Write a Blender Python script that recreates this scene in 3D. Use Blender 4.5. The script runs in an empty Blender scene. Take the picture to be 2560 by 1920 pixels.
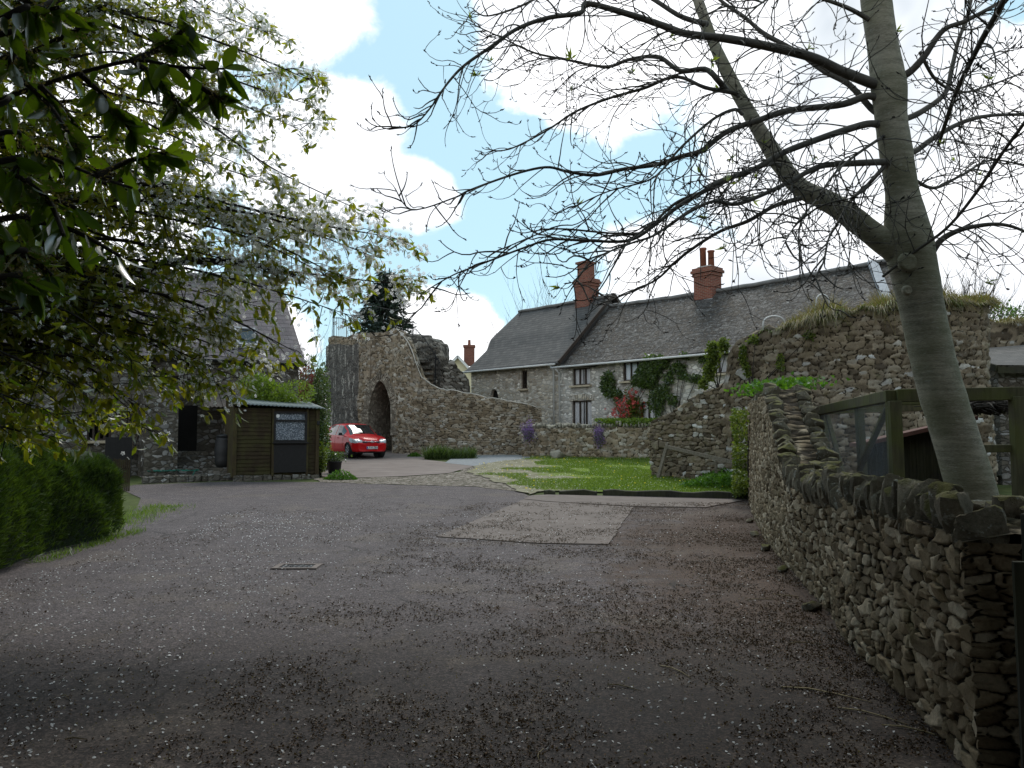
import bpy, math, random
import numpy as np
from mathutils import Vector, Matrix
from mathutils.geometry import delaunay_2d_cdt

rnd = random.Random(11)
rng = np.random.default_rng(11)
SC = bpy.context.scene
COL = SC.collection
R = math.radians

# ------------------------------------------------------------------ camera, sky, sun, exposure
H = 1.6
FP = 2000.0
PITCH = math.atan(135 / FP)
cam_d = bpy.data.cameras.new('camera')
cam_d.sensor_width = 36
cam_d.lens = 36 * FP / 2560
cam_d.clip_start = 0.05
cam_d.clip_end = 3000
cam = bpy.data.objects.new('camera', cam_d)
COL.objects.link(cam)
cam.location = (0, 0, H)
cam.rotation_euler = (R(90) + PITCH, 0, 0)
SC.camera = cam
SC.view_settings.view_transform = 'Standard'
SC.view_settings.look = 'None'
SC.view_settings.gamma = 1
SC.view_settings.exposure = 0.46

SUN_EL, SUN_AZ = 52, 12
sun_d = bpy.data.lights.new('sun', 'SUN')
sun_d.energy = 1.7
sun_d.angle = R(24)
sun_d.color = (1.0, 0.95, 0.87)
sun = bpy.data.objects.new('sun', sun_d)
COL.objects.link(sun)
_sd = Vector((math.sin(R(SUN_AZ)) * math.cos(R(SUN_EL)), math.cos(R(SUN_AZ)) * math.cos(R(SUN_EL)), math.sin(R(SUN_EL))))
sun.rotation_euler = (-_sd).to_track_quat('-Z', 'Y').to_euler()
sun.location = _sd * 60


class NT:
    """small helper to write node trees"""
    def __init__(s, nt):
        s.nt = nt

    def put(s, sock, v):
        if isinstance(v, bpy.types.NodeSocket):
            s.nt.links.new(v, sock)
        elif v is not None:
            if hasattr(sock.default_value, '__len__'):
                v = tuple(v) if hasattr(v, '__len__') else (v,) * len(sock.default_value)
                n = len(sock.default_value)
                if len(v) == 3 and n == 4:
                    v = v + (1,)
                sock.default_value = v[:n]
            else:
                sock.default_value = v

    def new(s, t, ins=None, **props):
        n = s.nt.nodes.new('ShaderNode' + t)
        for k, v in props.items():
            setattr(n, k, v)
        for k, v in (ins or {}).items():
            s.put(n.inputs[k], v)
        return n

    def m(s, op, a, b=0.5, c=None, clamp=False):
        n = s.new('Math', {0: a, 1: b}, operation=op, use_clamp=clamp)
        if c is not None:
            s.put(n.inputs[2], c)
        return n.outputs[0]

    def mix(s, f, a, b, blend='MIX'):
        return s.new('MixRGB', {0: f, 1: a, 2: b}, blend_type=blend).outputs[0]

    def noise(s, scale, vec=None, detail=4, rough=0.55, dist=0):
        n = s.new('TexNoise', {'Scale': scale, 'Detail': detail, 'Roughness': rough, 'Distortion': dist})
        if vec is not None:
            s.put(n.inputs['Vector'], vec)
        return n.outputs['Fac']

    def voro(s, scale, vec=None, feature='F1', rand=1.0):
        n = s.new('TexVoronoi', {'Scale': scale, 'Randomness': rand}, feature=feature)
        if vec is not None:
            s.put(n.inputs['Vector'], vec)
        return n

    def ramp(s, f, stops, interp='LINEAR'):
        n = s.new('ValToRGB', {0: f})
        cr = n.color_ramp
        cr.interpolation = interp
        while len(cr.elements) < len(stops):
            cr.elements.new(0.5)
        for e, (p, c) in zip(cr.elements, stops):
            e.position = p
            c = c if hasattr(c, '__len__') else (c, c, c)
            e.color = (c[0], c[1], c[2], 1)
        return n.outputs[0]

    def sstep(s, f, lo, hi, a=0.0, b=1.0):
        n = s.new('MapRange', {0: f, 1: lo, 2: hi, 3: a, 4: b}, interpolation_type='SMOOTHSTEP')
        return n.outputs[0]

    def scale(s, vec, sx, sy, sz):
        return s.new('Mapping', {0: vec, 3: (sx, sy, sz)}).outputs[0]

    def coord(s, which='Object'):
        return s.new('TexCoord').outputs[which]

    def pos(s):
        return s.new('NewGeometry').outputs['Position']

    def sep(s, v):
        return s.new('SeparateXYZ', {0: v}).outputs

    def bump(s, h, strength=0.5, dist=0.02):
        return s.new('Bump', {'Height': h, 'Strength': strength, 'Distance': dist}).outputs[0]

    def attr(s, name):
        return s.new('Attribute', attribute_name=name)


world = bpy.data.worlds.new('World')
SC.world = world
world.use_nodes = True
world.node_tree.nodes.clear()


def build_world():
    w = NT(world.node_tree)
    sky = w.new('TexSky', sky_type='NISHITA', sun_disc=False, sun_elevation=R(SUN_EL), sun_rotation=R(SUN_AZ),
                altitude=100, air_density=1.0, dust_density=0.7, ozone_density=1.0).outputs[0]
    d = w.coord('Generated')
    x, y, z = w.sep(d)[0:3]
    ya = w.m('MAXIMUM', w.m('ABSOLUTE', y), 0.12)
    u = w.m('DIVIDE', x, ya)
    v = w.m('DIVIDE', z, ya)
    uv = w.new('CombineXYZ', {0: u, 1: v, 2: w.m('SIGN', y)}).outputs[0]
    # billowing edges: the cloud outlines are pushed about by two octaves of noise
    n1 = w.noise(8.5, uv, 8, 0.6, 0.3)
    n2 = w.noise(2.2, uv, 5, 0.55, 0.4)
    edge = w.m('ADD', w.m('MULTIPLY', w.m('SUBTRACT', n1, 0.5), 1.5), w.m('MULTIPLY', w.m('SUBTRACT', n2, 0.5), 0.5))

    def cloud(u0, v0, a, b, rot=0):
        c, s_ = math.cos(R(rot)), math.sin(R(rot))
        du = w.m('SUBTRACT', u, u0)
        dv = w.m('SUBTRACT', v, v0)
        p = w.m('DIVIDE', w.m('ADD', w.m('MULTIPLY', du, c), w.m('MULTIPLY', dv, s_)), a)
        q = w.m('DIVIDE', w.m('SUBTRACT', w.m('MULTIPLY', dv, c), w.m('MULTIPLY', du, s_)), b)
        r = w.m('SQRT', w.m('ADD', w.m('MULTIPLY', p, p), w.m('MULTIPLY', q, q)))
        return w.m('SUBTRACT', 1.0, r)
    blobs = [cloud(*c) for c in CLOUDS]
    f = blobs[0]
    for b_ in blobs[1:]:
        f = w.m('MAXIMUM', f, b_)
    far = w.m('MULTIPLY', w.m('SUBTRACT', w.noise(1.6, uv, 5, 0.5), 0.50), 3.0)
    f = w.m('MAXIMUM', f, w.m('SUBTRACT', far, w.m('MULTIPLY', w.m('GREATER_THAN', y, 0.1), 9.0)))
    mask = w.sstep(w.m('ADD', f, w.m('MULTIPLY', edge, 0.62)), 0.0, 0.20)
    thin = w.sstep(w.noise(2.6, uv, 4, 0.5), 0.40, 0.72)
    bright = w.mix(thin, (11.5, 11.6, 11.9), (7.2, 7.6, 8.2))
    # right-hand bank is thinner and greyer
    bank = w.m('MULTIPLY', w.sstep(u, 0.18, 0.42), w.sstep(n2, 0.36, 0.60))
    bright = w.mix(w.m('MULTIPLY', bank, 0.9), bright, (4.5, 5.2, 5.8))
    sky_c = w.mix(0.72, w.mix(1.0, sky, (1.1, 1.15, 1.05), 'MULTIPLY'), (4.7, 7.2, 8.4))
    col = w.mix(mask, sky_c, bright)
    low = w.sstep(z, -0.02, 0.03)
    col = w.mix(low, (2.0, 2.1, 2.0), col)
    bg = w.new('Background', {0: col, 1: 0.093})
    out = w.new('OutputWorld', {0: bg.outputs[0]})


CLOUDS = [  # u (= x/y), v (= z/y), half-width, half-height, tilt
    (-0.30, 0.60, 0.15, 0.13, 30), (-0.245, 0.35, 0.095, 0.125, -40), (-0.15, 0.315, 0.10, 0.05, -15), (-0.075, 0.135, 0.085, 0.06, -10),
    (-0.60, 0.45, 0.26, 0.42, 0), (0.32, 0.62, 0.36, 0.20, -12), (0.50, 0.34, 0.34, 0.28, -40), (0.30, 0.16, 0.22, 0.10, -25),
    (0.62, 0.16, 0.34, 0.22, 0), (0.085, 0.53, 0.19, 0.13, -52), (-0.45, 0.12, 0.20, 0.12, 0), (1.2, 0.4, 0.6, 0.6, 0), (-1.3, 0.4, 0.6, 0.5, 0)]
build_world()

# ------------------------------------------------------------------ pixel helpers (used only to find real positions)
_c, _s = math.cos(PITCH), math.sin(PITCH)


def ray(px, py):
    dx, dy = (px - 1280) / FP, (960 - py) / FP
    return Vector((dx, _c - dy * _s, _s + dy * _c))


def P(px, py, Y):
    d = ray(px, py)
    t = Y / d.y
    return Vector((d.x * t, Y, H + d.z * t))


def gz(x, y):
    if y <= 0:
        return 0.0
    return 0.00056 * min(y, 45.0) ** 2


def G(px, py, dz=0.0):
    d = ray(px, py)
    lo, hi = 0.5, 80.0
    for _ in range(50):
        mid = (lo + hi) / 2
        q = P(px, py, mid)
        if q.z > gz(q.x, q.y):
            lo = mid
        else:
            hi = mid
    q = P(px, py, lo)
    return Vector((q.x, q.y, gz(q.x, q.y) + dz))


# ------------------------------------------------------------------ object helpers
ORG = {}


def tag(o, label=None, cat=None, group=None, kind=None):
    if label:
        o['label'] = label
    if cat:
        o['category'] = cat
    if group:
        o['group'] = group
    if kind:
        o['kind'] = kind
    return o


def thing(name, loc, label, cat, group=None, rotz=0.0):
    o = bpy.data.objects.new(name, None)
    o.empty_display_size = 0.2
    COL.objects.link(o)
    o.location = loc
    o.rotation_euler = (0, 0, rotz)
    ORG[o.name] = Vector(loc)
    return tag(o, label, cat, group)


def link_mesh(me, name, mats, parent=None, smooth=False, loc=None, local=False):
    """parent given and not local: coordinates are world ones, moved into the (unrotated) parent's frame"""
    o = bpy.data.objects.new(name, me)
    COL.objects.link(o)
    for m_ in (mats if isinstance(mats, (list, tuple)) else [mats]):
        me.materials.append(m_)
    if smooth:
        me.polygons.foreach_set('use_smooth', [True] * len(me.polygons))
    org = Vector((0, 0, 0))
    if parent is not None:
        o.parent = parent
        if not local:
            org = ORG.get(parent.name, Vector((0, 0, 0)))
            me.transform(Matrix.Translation(-org))
            ORG[o.name] = org
        else:
            ORG[o.name] = Vector((0, 0, 0))
    elif loc is not None:
        loc = Vector(loc)
        me.transform(Matrix.Translation(-loc))
        o.location = loc
        ORG[o.name] = loc
    me.update()
    return o


class MB:
    def __init__(s):
        s.v, s.f, s.mi = [], [], []

    def add(s, vs, fs, mi=0):
        b = len(s.v)
        s.v += [tuple(q) for q in vs]
        s.f += [tuple(b + i for i in f) for f in fs]
        s.mi += [mi] * len(fs)

    def box(s, c, size, rot=None, mi=0, jit=0.0, taper=None):
        hx, hy, hz = size[0] / 2, size[1] / 2, size[2] / 2
        vs = []
        for dz in (-1, 1):
            k = 1 if (dz < 0 or taper is None) else taper
            for dx, dy in ((-1, -1), (1, -1), (1, 1), (-1, 1)):
                q = Vector((dx * hx * k, dy * hy * k, dz * hz))
                if jit:
                    q += Vector((rnd.uniform(-jit, jit), rnd.uniform(-jit, jit), rnd.uniform(-jit, jit)))
                if rot is not None:
                    q = rot @ q
                vs.append(q + Vector(c))
        s.add(vs, [(3, 2, 1, 0), (4, 5, 6, 7), (0, 1, 5, 4), (1, 2, 6, 5), (2, 3, 7, 6), (3, 0, 4, 7)], mi)
        return s

    def bar(s, a, b, w, h=None, mi=0, up=(0, 0, 1)):
        a, b = Vector(a), Vector(b)
        d = (b - a)
        L = d.length
        d.normalize()
        upv = Vector(up)
        side = d.cross(upv)
        if side.length < 1e-4:
            side = d.cross(Vector((0, 1, 0)))
        side.normalize()
        u2 = side.cross(d)
        rot = Matrix((side, d, u2)).transposed()
        s.box((a + b) / 2, (w, L, h or w), rot, mi)
        return s

    def tube(s, pts, rads, n=6, mi=0, cap=True):
        pts = [Vector(q) for q in pts]
        if not hasattr(rads, '__len__'):
            rads = [rads] * len(pts)
        k = len(pts)
        t0 = (pts[1] - pts[0]).normalized()
        nrm = t0.orthogonal().normalized()
        rings = []
        for i in range(k):
            t = (pts[min(i + 1, k - 1)] - pts[max(i - 1, 0)])
            if t.length < 1e-9:
                t = t0
            t = t.normalized()
            nrm = (nrm - t * nrm.dot(t))
            if nrm.length < 1e-6:
                nrm = t.orthogonal()
            nrm.normalize()
            bn = t.cross(nrm)
            rings.append([pts[i] + (nrm * math.cos(2 * math.pi * j / n) + bn * math.sin(2 * math.pi * j / n)) * rads[i] for j in range(n)])
        b = len(s.v)
        for r_ in rings:
            s.v += [tuple(q) for q in r_]
        for i in range(k - 1):
            for j in range(n):
                j2 = (j + 1) % n
                s.f.append((b + i * n + j, b + i * n + j2, b + (i + 1) * n + j2, b + (i + 1) * n + j))
                s.mi.append(mi)
        if cap:
            s.f.append(tuple(b + j for j in reversed(range(n))))
            s.f.append(tuple(b + (k - 1) * n + j for j in range(n)))
            s.mi += [mi, mi]
        return s

    def lathe(s, c, prof, n=20, mi=0, axis=None):
        b = len(s.v)
        for r_, z in prof:
            for j in range(n):
                q = Vector((r_ * math.cos(2 * math.pi * j / n), r_ * math.sin(2 * math.pi * j / n), z))
                if axis is not None:
                    q = axis @ q
                s.v.append(tuple(q + Vector(c)))
        for i in range(len(prof) - 1):
            for j in range(n):
                j2 = (j + 1) % n
                s.f.append((b + i * n + j, b + i * n + j2, b + (i + 1) * n + j2, b + (i + 1) * n + j))
                s.mi.append(mi)
        s.f.append(tuple(b + j for j in reversed(range(n))))
        s.f.append(tuple(b + (len(prof) - 1) * n + j for j in range(n)))
        s.mi += [mi, mi]
        return s

    def build(s, name, mats, parent=None, smooth=False, loc=None, local=False, bevel=0):
        me = bpy.data.meshes.new(name)
        me.from_pydata(s.v, [], s.f)
        if any(s.mi):
            me.polygons.foreach_set('material_index', s.mi)
        o = link_mesh(me, name, mats, parent, smooth, loc, local)
        if bevel:
            bm = o.modifiers.new('bevel', 'BEVEL')
            bm.width = bevel
            bm.segments = 2
        return o


def np_mesh(name, V, F, mats, parent=None, smooth=False, loc=None, local=False, attrs=None, uv=None):
    me = bpy.data.meshes.new(name)
    V = np.asarray(V, np.float32)
    F = np.asarray(F, np.int32)
    k = F.shape[1]
    me.vertices.add(len(V))
    me.vertices.foreach_set('co', V.ravel())
    me.loops.add(F.size)
    me.loops.foreach_set('vertex_index', F.ravel())
    me.polygons.add(len(F))
    me.polygons.foreach_set('loop_start', np.arange(0, F.size, k, dtype=np.int32))
    if uv is not None:
        ul = me.uv_layers.new(name='UVMap')
        ul.data.foreach_set('uv', np.asarray(uv, np.float32)[F.ravel()].ravel())
    for an, arr in (attrs or {}).items():
        arr = np.asarray(arr, np.float32)
        if arr.ndim == 1:
            a = me.attributes.new(an, 'FLOAT', 'POINT')
            a.data.foreach_set('value', arr)
        else:
            a = me.attributes.new(an, 'FLOAT_COLOR', 'POINT')
            a.data.foreach_set('color', np.c_[arr, np.ones(len(arr), np.float32)].astype(np.float32).ravel())
    me.update(calc_edges=True)
    me.validate()
    return link_mesh(me, name, mats, parent, smooth, loc, local)


def grid_faces(nu, nv):
    i, j = np.meshgrid(np.arange(nu - 1), np.arange(nv - 1), indexing='ij')
    a = (i * nv + j).ravel()
    return np.c_[a, a + nv, a + nv + 1, a + 1]


def vnoise(p, seed=0):
    """smooth value noise in numpy, p (...,3) -> 0..1"""
    p = np.asarray(p, float)
    i = np.floor(p).astype(np.int64)
    f = p - i
    f = f * f * (3 - 2 * f)
    out = 0
    for dx in (0, 1):
        for dy in (0, 1):
            for dz in (0, 1):
                h = ((i[..., 0] + dx) * 73856093 ^ (i[..., 1] + dy) * 19349663 ^ (i[..., 2] + dz) * 83492791 ^ (seed * 2654435761)) & 0x7fffffff
                h = ((h * 1103515245 + 12345) >> 8) & 0xffff
                wgt = (f[..., 0] if dx else 1 - f[..., 0]) * (f[..., 1] if dy else 1 - f[..., 1]) * (f[..., 2] if dz else 1 - f[..., 2])
                out = out + wgt * (h / 65535.0)
    return out


def hash01(a, b, k):
    h = (a * 73856093 ^ b * 19349663 ^ (k * 83492791 + 12345)) & 0x7fffffff
    h = ((h * 1103515245 + 12345) >> 7) & 0xffff
    return h / 65535.0


def masonry(u, v, cw, ch, seed=1, warp=0.35, big=True):
    """rubble masonry pattern: returns relief 0..1, joint mask 0..1, two random values per stone"""
    p = np.stack([u / cw * 0.7, v / ch * 0.5, np.zeros_like(u)], -1)
    u = u + (vnoise(p, seed + 5) - .5) * cw * warp * 2 + (vnoise(p * 3.1, seed + 6) - .5) * cw * warp * .4
    v = v + (vnoise(p, seed + 9) - .5) * ch * warp * 2 + (vnoise(p * 3.1, seed + 10) - .5) * ch * warp * .5
    row = np.floor(v / ch).astype(np.int64)
    f1 = np.full(u.shape, 9e9)
    f2 = np.full(u.shape, 9e9)
    ia = np.zeros(u.shape, np.int64)
    ib = np.zeros(u.shape, np.int64)
    lu = np.zeros(u.shape)
    lv = np.zeros(u.shape)
    for dj in (-1, 0, 1):
        j = row + dj
        off = hash01(j, j * 0 + 3, seed)
        wid = cw * (0.75 + 0.5 * hash01(j, j * 0 + 4, seed))
        c = np.floor(u / wid - off).astype(np.int64)
        for di in (-1, 0, 1):
            i = c + di
            cu = (i + off + 0.5 + (hash01(i, j, seed + 1) - .5) * 0.7) * wid
            cv = (j + 0.5 + (hash01(i, j, seed + 2) - .5) * 0.55) * ch
            a = np.abs(u - cu) / wid
            b = np.abs(v - cv) / ch
            dd = (a ** 2.6 + b ** 2.6) ** (1 / 2.6) * (0.8 + 0.4 * hash01(i, j, seed + 6))
            nearer = dd < f1
            f2 = np.where(nearer, f1, np.minimum(f2, dd))
            f1 = np.where(nearer, dd, f1)
            lu = np.where(nearer, (u - cu) / wid, lu)
            lv = np.where(nearer, (v - cv) / ch, lv)
            ia = np.where(nearer, i, ia)
            ib = np.where(nearer, j, ib)
    e = np.clip((f2 - f1) / 0.20, 0, 1)
    e = e * e * (3 - 2 * e)
    r1, r2, r3, r4 = (hash01(ia, ib, seed + k) for k in (11, 12, 13, 14))
    relief = e * np.clip(0.42 + 0.5 * r3 + 1.5 * lu * (r4 - .5) + 1.3 * lv * (r2 - .5), 0.1, 1.4)
    if big:
        h2, e2, a2, b2 = masonry(u + 3.7, v + 1.3, cw * 1.75, ch * 1.6, seed + 300, warp * .7, False)
        pick = hash01((a2 * 65535).astype(np.int64), (b2 * 65535).astype(np.int64), 5) > .80
        relief, e, r1, r2 = np.where(pick, h2 * 1.12, relief), np.where(pick, e2, e), np.where(pick, a2, r1), np.where(pick, b2, r2)
    return relief, e, r1, r2

# ------------------------------------------------------------------ materials
def mat(name):
    m_ = bpy.data.materials.new(name)
    m_.use_nodes = True
    m_.node_tree.nodes.clear()
    return m_, NT(m_.node_tree)


def finish(m_, t, col, rough=0.8, normal=None, spec=0.3, metal=0.0, **kw):
    ins = {'Base Color': col, 'Roughness': rough, 'Specular IOR Level': spec, 'Metallic': metal}
    ins.update(kw)
    b = t.new('BsdfPrincipled', ins)
    if normal is not None:
        t.put(b.inputs['Normal'], normal)
    t.new('OutputMaterial', {0: b.outputs[0]})
    return m_


def plain(name, col, rough=0.7, var=0.25, scale=8, metal=0.0, spec=0.3, bump=0.15, bdist=0.004):
    m_, t = mat(name)
    c = t.coord()
    n = t.noise(scale, c, 5)
    n2 = t.noise(scale * 7, c, 3)
    f = t.m('ADD', t.m('MULTIPLY', n, 0.7), t.m('MULTIPLY', n2, 0.3))
    lo = tuple(x * (1 - var) for x in col)
    hi = tuple(min(1, x * (1 + var)) for x in col)
    return finish(m_, t, t.ramp(f, [(0.3, lo), (0.7, hi)]), rough, t.bump(f, bump, bdist), spec, metal)


def masonry_mat(name, stops, mortar, lichen=0.25, moss=0.2, streak=0.0, gain=1.0, moss_col=(0.09, 0.10, 0.025)):
    """for meshes carrying the 'stone' attribute (random, joint, random) made by masonry()"""
    m_, t = mat(name)
    a = t.attr('stone')
    r_, g_, b_ = t.new('SeparateColor', {0: a.outputs['Color']}).outputs[0:3]
    c = t.coord()
    fine = t.noise(46, c, 6, 0.75)
    mid = t.noise(7, c, 5, 0.65)
    big = t.noise(0.9, c, 4, 0.6)
    col = t.ramp(r_, stops)
    k = t.m('MULTIPLY', t.m('ADD', t.m('MULTIPLY', b_, 0.5), 0.68), t.m('ADD', t.m('MULTIPLY', fine, 1.5), 0.25))
    k = t.m('MULTIPLY', k, t.m('ADD', t.m('MULTIPLY', mid, 0.9), 0.55))
    k = t.m('MULTIPLY', k, gain)
    col = t.mix(1.0, col, t.new('CombineColor', {0: k, 1: k, 2: k}).outputs[0], 'MULTIPLY')
    joint = t.sstep(t.m('ADD', g_, t.m('MULTIPLY', t.m('SUBTRACT', mid, 0.5), 0.5)), 0.22, 0.62)
    col = t.mix(joint, t.mix(fine, tuple(x * 0.5 for x in mortar), mortar), col)
    lm = t.m('MULTIPLY', t.sstep(t.m('ADD', t.m('MULTIPLY', t.noise(11, c, 5, 0.7), 0.6), t.m('MULTIPLY', big, 0.4)), 0.56, 0.66), lichen)
    col = t.mix(lm, col, (0.42, 0.42, 0.38))
    mm = t.m('MULTIPLY', t.sstep(t.m('ADD', t.m('MULTIPLY', t.noise(3.1, c, 5, 0.65), 0.65), t.m('MULTIPLY', mid, 0.35)), 0.53, 0.68), moss)
    col = t.mix(mm, col, moss_col)
    if streak:
        cs = t.scale(c, 1.6, 1.6, 0.22)
        sm = t.m('MULTIPLY', t.sstep(t.noise(1.4, cs, 4, 0.6), 0.50, 0.66), streak)
        col = t.mix(sm, col, (0.05, 0.05, 0.047))
    h = t.m('ADD', t.m('MULTIPLY', fine, 0.6), t.m('ADD', t.m('MULTIPLY', mid, 0.8), t.m('MULTIPLY', joint, 0.8)))
    return finish(m_, t, col, 0.93, t.bump(h, 0.75, 0.02), 0.15)


def rubble_mat(name, s, stops, mortar, aniso=1.9, joint_w=0.10, bump=0.6, lichen=0.2, dark=0.0, rot=0.0):
    """rubble stone as a pure shader, for the far house walls"""
    m_, t = mat(name)
    c0 = t.coord()
    wv = t.new('TexNoise', {'Scale': 2.5, 'Detail': 3}).outputs['Color']
    t.put(t.nt.nodes[-1].inputs['Vector'], c0)
    c = t.mix(0.10, c0, wv, 'ADD')
    c = t.scale(c, 1, 1, aniso)
    f1 = t.voro(s, c)
    ed = t.voro(s, c, 'DISTANCE_TO_EDGE').outputs['Distance']
    r_, g_, b_ = t.new('SeparateColor', {0: f1.outputs['Color']}).outputs[0:3]
    fine = t.noise(30, c0, 5, 0.65)
    big = t.noise(0.7, c0, 4, 0.6)
    col = t.ramp(r_, stops)
    k = t.m('MULTIPLY', t.m('ADD', t.m('MULTIPLY', g_, 0.6), 0.65), t.m('ADD', t.m('MULTIPLY', fine, 0.8), 0.6))
    col = t.mix(1.0, col, t.new('CombineColor', {0: k, 1: k, 2: k}).outputs[0], 'MULTIPLY')
    j = t.sstep(t.m('ADD', ed, t.m('MULTIPLY', t.m('SUBTRACT', fine, 0.5), 0.10)), joint_w * 0.3, joint_w)
    col = t.mix(j, t.mix(fine, tuple(x * 0.7 for x in mortar), mortar), col)
    lm = t.m('MULTIPLY', t.sstep(t.m('ADD', t.m('MULTIPLY', t.noise(9, c0, 5, 0.7), 0.5), t.m('MULTIPLY', big, 0.5)), 0.54, 0.64), lichen)
    col = t.mix(lm, col, (0.45, 0.44, 0.40))
    if dark:
        dm = t.m('MULTIPLY', t.sstep(t.noise(1.1, t.scale(c0, 1, 1, 0.4), 5, 0.6), 0.48, 0.68), dark)
        col = t.mix(dm, col, (0.06, 0.058, 0.055))
    h = t.m('ADD', j, t.m('MULTIPLY', fine, 0.5))
    return finish(m_, t, col, 0.92, t.bump(h, bump, 0.03), 0.15)


def slate_mat(name, base, warm, row, width, moss=0.0, fleck=0.0, bump=0.6):
    m_, t = mat(name)
    uv = t.new('UVMap').outputs[0]
    wob = t.new('TexNoise', {'Scale': 1.6, 'Detail': 4}).outputs['Color']
    t.put(t.nt.nodes[-1].inputs['Vector'], uv)
    uvw = t.mix(0.035, uv, wob, 'ADD')
    br = t.new('TexBrick', {'Vector': uvw, 'Color1': (0.2, 0.2, 0.2), 'Color2': (0.9, 0.9, 0.9), 'Mortar': (0, 0, 0), 'Scale': 1.0,
                            'Mortar Size': row * 0.05, 'Mortar Smooth': 0.3, 'Bias': 0.0, 'Brick Width': width, 'Row Height': row})
    br.offset = 0.5
    v = t.sep(uvw)[1]
    saw = t.m('FRACT', t.m('DIVIDE', v, row))          # each course laps the one below it
    fine = t.noise(24, uv, 5, 0.65)
    big = t.noise(0.8, uv, 4, 0.6)
    tone = t.new('SeparateColor', {0: br.outputs['Color']}).outputs[0]
    tone = t.m('ADD', t.m('MULTIPLY', tone, 0.55), t.m('MULTIPLY', fine, 0.45))
    col = t.ramp(tone, [(0.15, tuple(x * 0.6 for x in base)), (0.5, base), (0.85, warm)])
    edge = t.sstep(saw, 0.0, 0.16, 0.30, 1.0)
    col = t.mix(1.0, col, t.new('CombineColor', {0: edge, 1: edge, 2: edge}).outputs[0], 'MULTIPLY')
    h = t.m('ADD', t.m('MULTIPLY', t.m('SUBTRACT', 1.0, saw), 1.0), t.m('MULTIPLY', fine, 0.4))
    h = t.m('SUBTRACT', h, t.m('MULTIPLY', br.outputs['Fac'], 0.5))
    if moss:
        mo = t.m('ADD', t.m('MULTIPLY', t.noise(4.6, uv, 5, 0.7), 0.75), t.m('MULTIPLY', big, 0.3))
        mk = t.sstep(mo, 0.50, 0.57)
        col = t.mix(t.m('MULTIPLY', mk, moss), col, t.mix(fine, (0.022, 0.018, 0.013), (0.075, 0.054, 0.037)))
        h = t.m('ADD', h, t.m('MULTIPLY', mk, 1.4))
    if fleck:
        fk = t.m('MULTIPLY', t.sstep(t.noise(5.2, t.scale(uv, 1, 1.6, 1), 4, 0.7), 0.58, 0.63), fleck)
        col = t.mix(fk, col, (0.40, 0.39, 0.37))
    return finish(m_, t, col, 0.75, t.bump(h, bump, 0.03), 0.3)


def leaf_mat(name, lo, hi, trans=0.4, gloss=0.25, glossmix=0.12, tcol=None):
    m_, t = mat(name)
    r_ = t.attr('rnd').outputs['Fac']
    col = t.ramp(r_, [(0.05, lo), (0.95, hi)])
    d = t.new('BsdfDiffuse', {0: col}).outputs[0]
    tc = t.mix(1.0, col, tcol or (1.25, 1.35, 0.5), 'MULTIPLY')
    tr = t.new('BsdfTranslucent', {0: tc}).outputs[0]
    mx = t.new('MixShader', {0: trans, 1: d, 2: tr}).outputs[0]
    gl = t.new('BsdfGlossy', {0: (1, 1, 1), 'Roughness': gloss}).outputs[0]
    fr = t.m('ADD', t.m('MULTIPLY', t.new('Fresnel', {0: 1.4}).outputs[0], glossmix * 3), glossmix * 0.3)
    mx = t.new('MixShader', {0: fr, 1: mx, 2: gl}).outputs[0]
    t.new('OutputMaterial', {0: mx})
    return m_


def bark_mat(name, lo, hi, green=0.0, ring=1.0, scale=1.0):
    m_, t = mat(name)
    c = t.coord()
    n = t.noise(3.2 * scale, t.scale(c, 1, 1, 2.4), 5, 0.6)
    fi = t.noise(34 * scale, t.scale(c, 1, 1, 3.5), 5, 0.65)
    wr = t.sstep(t.noise(5.5 * scale, t.scale(c, 0.6, 0.6, 5.5), 4, 0.6), 0.40, 0.62)
    f = t.m('ADD', t.m('MULTIPLY', n, 0.40), t.m('ADD', t.m('MULTIPLY', fi, 0.48), t.m('MULTIPLY', wr, 0.10)))
    col = t.ramp(f, [(0.3, lo), (0.72, hi)])
    if green:
        z = t.sep(t.pos())[2]
        gm = t.m('MULTIPLY', t.sstep(t.m('ADD', t.noise(1.8, c, 4), 0.0), 0.38, 0.62), green)
        col = t.mix(gm, col, (0.10, 0.105, 0.045))
        pale = t.sstep(t.noise(26, t.scale(c, 0.5, 0.5, 1.8), 3, 0.5), 0.63, 0.70)
        col = t.mix(t.m('MULTIPLY', pale, 0.45), col, (0.34, 0.34, 0.29))
    return finish(m_, t, col, 0.88, t.bump(f, 0.55, 0.012), 0.2)


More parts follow.
